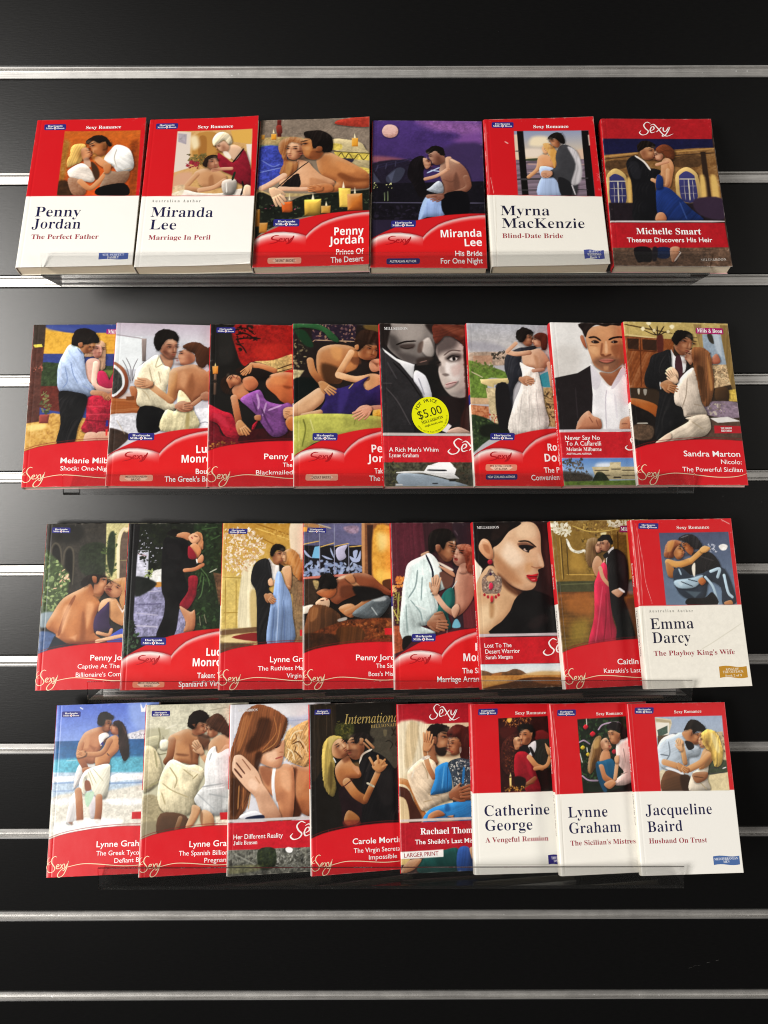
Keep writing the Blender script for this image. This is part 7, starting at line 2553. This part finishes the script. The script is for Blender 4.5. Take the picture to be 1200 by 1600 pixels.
            if tk[1] == 'brush':
                q_ = LAYOUT['BRUSH_TEXT']; ly.text('IS', q_[0], q_[1], q_[2], 'exy', 0.12)
                for j, st in enumerate(LAYOUT['BRUSH'][:1] + LAYOUT['BRUSH'][-1:]): ly.stroke(st, 13.0, 0.132 + 0.012 * j)
                ly.build('imprint_logo', 'b0141c', root, b)
            elif tk[1] == 'cream':
                q_ = LAYOUT['CREAM_TEXT']; ly.text('IS', q_[0], q_[1], q_[2], 'exy', 0.12)
                for j, st in enumerate(LAYOUT['CREAM'][:3] + LAYOUT['CREAM'][-1:]): ly.stroke(st, 8.5 if j not in (1, 2) else 4.5, 0.132 + 0.012 * j)
                ly.build('imprint_logo', 'f2dcb8', root, b)
            else:
                q = pts(rest); (ax, ay), (bx, by) = LAYOUT['SWASHBOX']
                sx, sy = (q[1][0] - q[0][0]) / (bx - ax), (q[1][1] - q[0][1]) / (by - ay)
                for j, st in enumerate(LAYOUT['SWASH']):
                    ly.stroke([(q[0][0] + (x_ - ax) * sx, q[0][1] + (y_ - ay) * sy) for x_, y_ in st], 10 * sx, 0.12 + 0.012 * j)
                ly.build('imprint_logo', 'fbf6f4', root, b)
        elif tk[0] == 'STICKER':
            q = pts(rest); c0 = q[0]; rx, ry = q[1][0] - q[0][0], q[2][1] - q[0][1]
            n_ = 64; th = np.linspace(0, 2 * math.pi, n_, endpoint=False)
            st = [(c0[0] + rx * math.cos(a), c0[1] + ry * math.sin(a)) for a in th]
            ly = Layer(); ly.v = [(x_, y_, 0.22) for x_, y_ in st] + [(x_, y_, 0.05) for x_, y_ in st]
            ly.f = [tuple(range(n_))] + [(i, n_ + i, n_ + (i + 1) % n_, (i + 1) % n_) for i in range(n_)]
            po = ly.build('price_sticker', 'e8ea08', root, b); po['label'] = 'round yellow five dollar price sticker'
            rot = math.radians(17)
            ex = np.array([math.cos(rot), math.sin(rot)]); ey = np.array([-math.sin(rot), math.cos(rot)])
            def at(x_, y_): return c0 + ex * x_ * rx + ey * y_ * ry
            lt = Layer()
            lt.text('G', at(-0.66, -0.06), at(0.69, -0.06), at(-0.66, 0.38), '$5.00', 0.30)
            lt.text('SM', at(-0.60, -0.34), at(0.62, -0.34), at(-0.60, -0.18), 'MILLS&BOON', 0.30)
            lt.text('GB', at(-0.50, -0.53), at(0.52, -0.53), at(-0.50, -0.42), 'single books only', 0.30)
            def arc(s, rad, a0, a1, hgt, outward):
                for j, ch_ in enumerate(s):
                    if ch_ == ' ': continue
                    v_, f_ = _cache[('GB', ch_)]; a = a0 + (a1 - a0) * j / (len(s) - 1); cap = cap_height('GB')
                    cc = np.array([c0[0] + rx * rad * math.cos(a), c0[1] + ry * rad * math.sin(a)])
                    tx_ = np.array([math.sin(a), -math.cos(a)]) * (1 if outward else -1); ty_ = np.array([math.cos(a), math.sin(a)]) * (1 if outward else -1)
                    mx = (v_[:, 0].min() + v_[:, 0].max()) / 2; sc = hgt / cap
                    lt.add([tuple(cc + tx_ * (p_[0] - mx) * sc + ty_ * p_[1] * sc) for p_ in v_], f_, 0.30)
            arc(ARC1, 0.72, math.radians(152), math.radians(66), 0.17 * ry, True)
            arc(ARC2, 0.93, math.radians(222), math.radians(358), 0.075 * ry, False)
            lt.build('sticker_lettering', '2a2a10', po, b)
    for (name, col, _), (ly, par) in texts.items():
        ly.build(name, col, par or root, b)
    return root
for rc in BOOKS: build_book(rc)
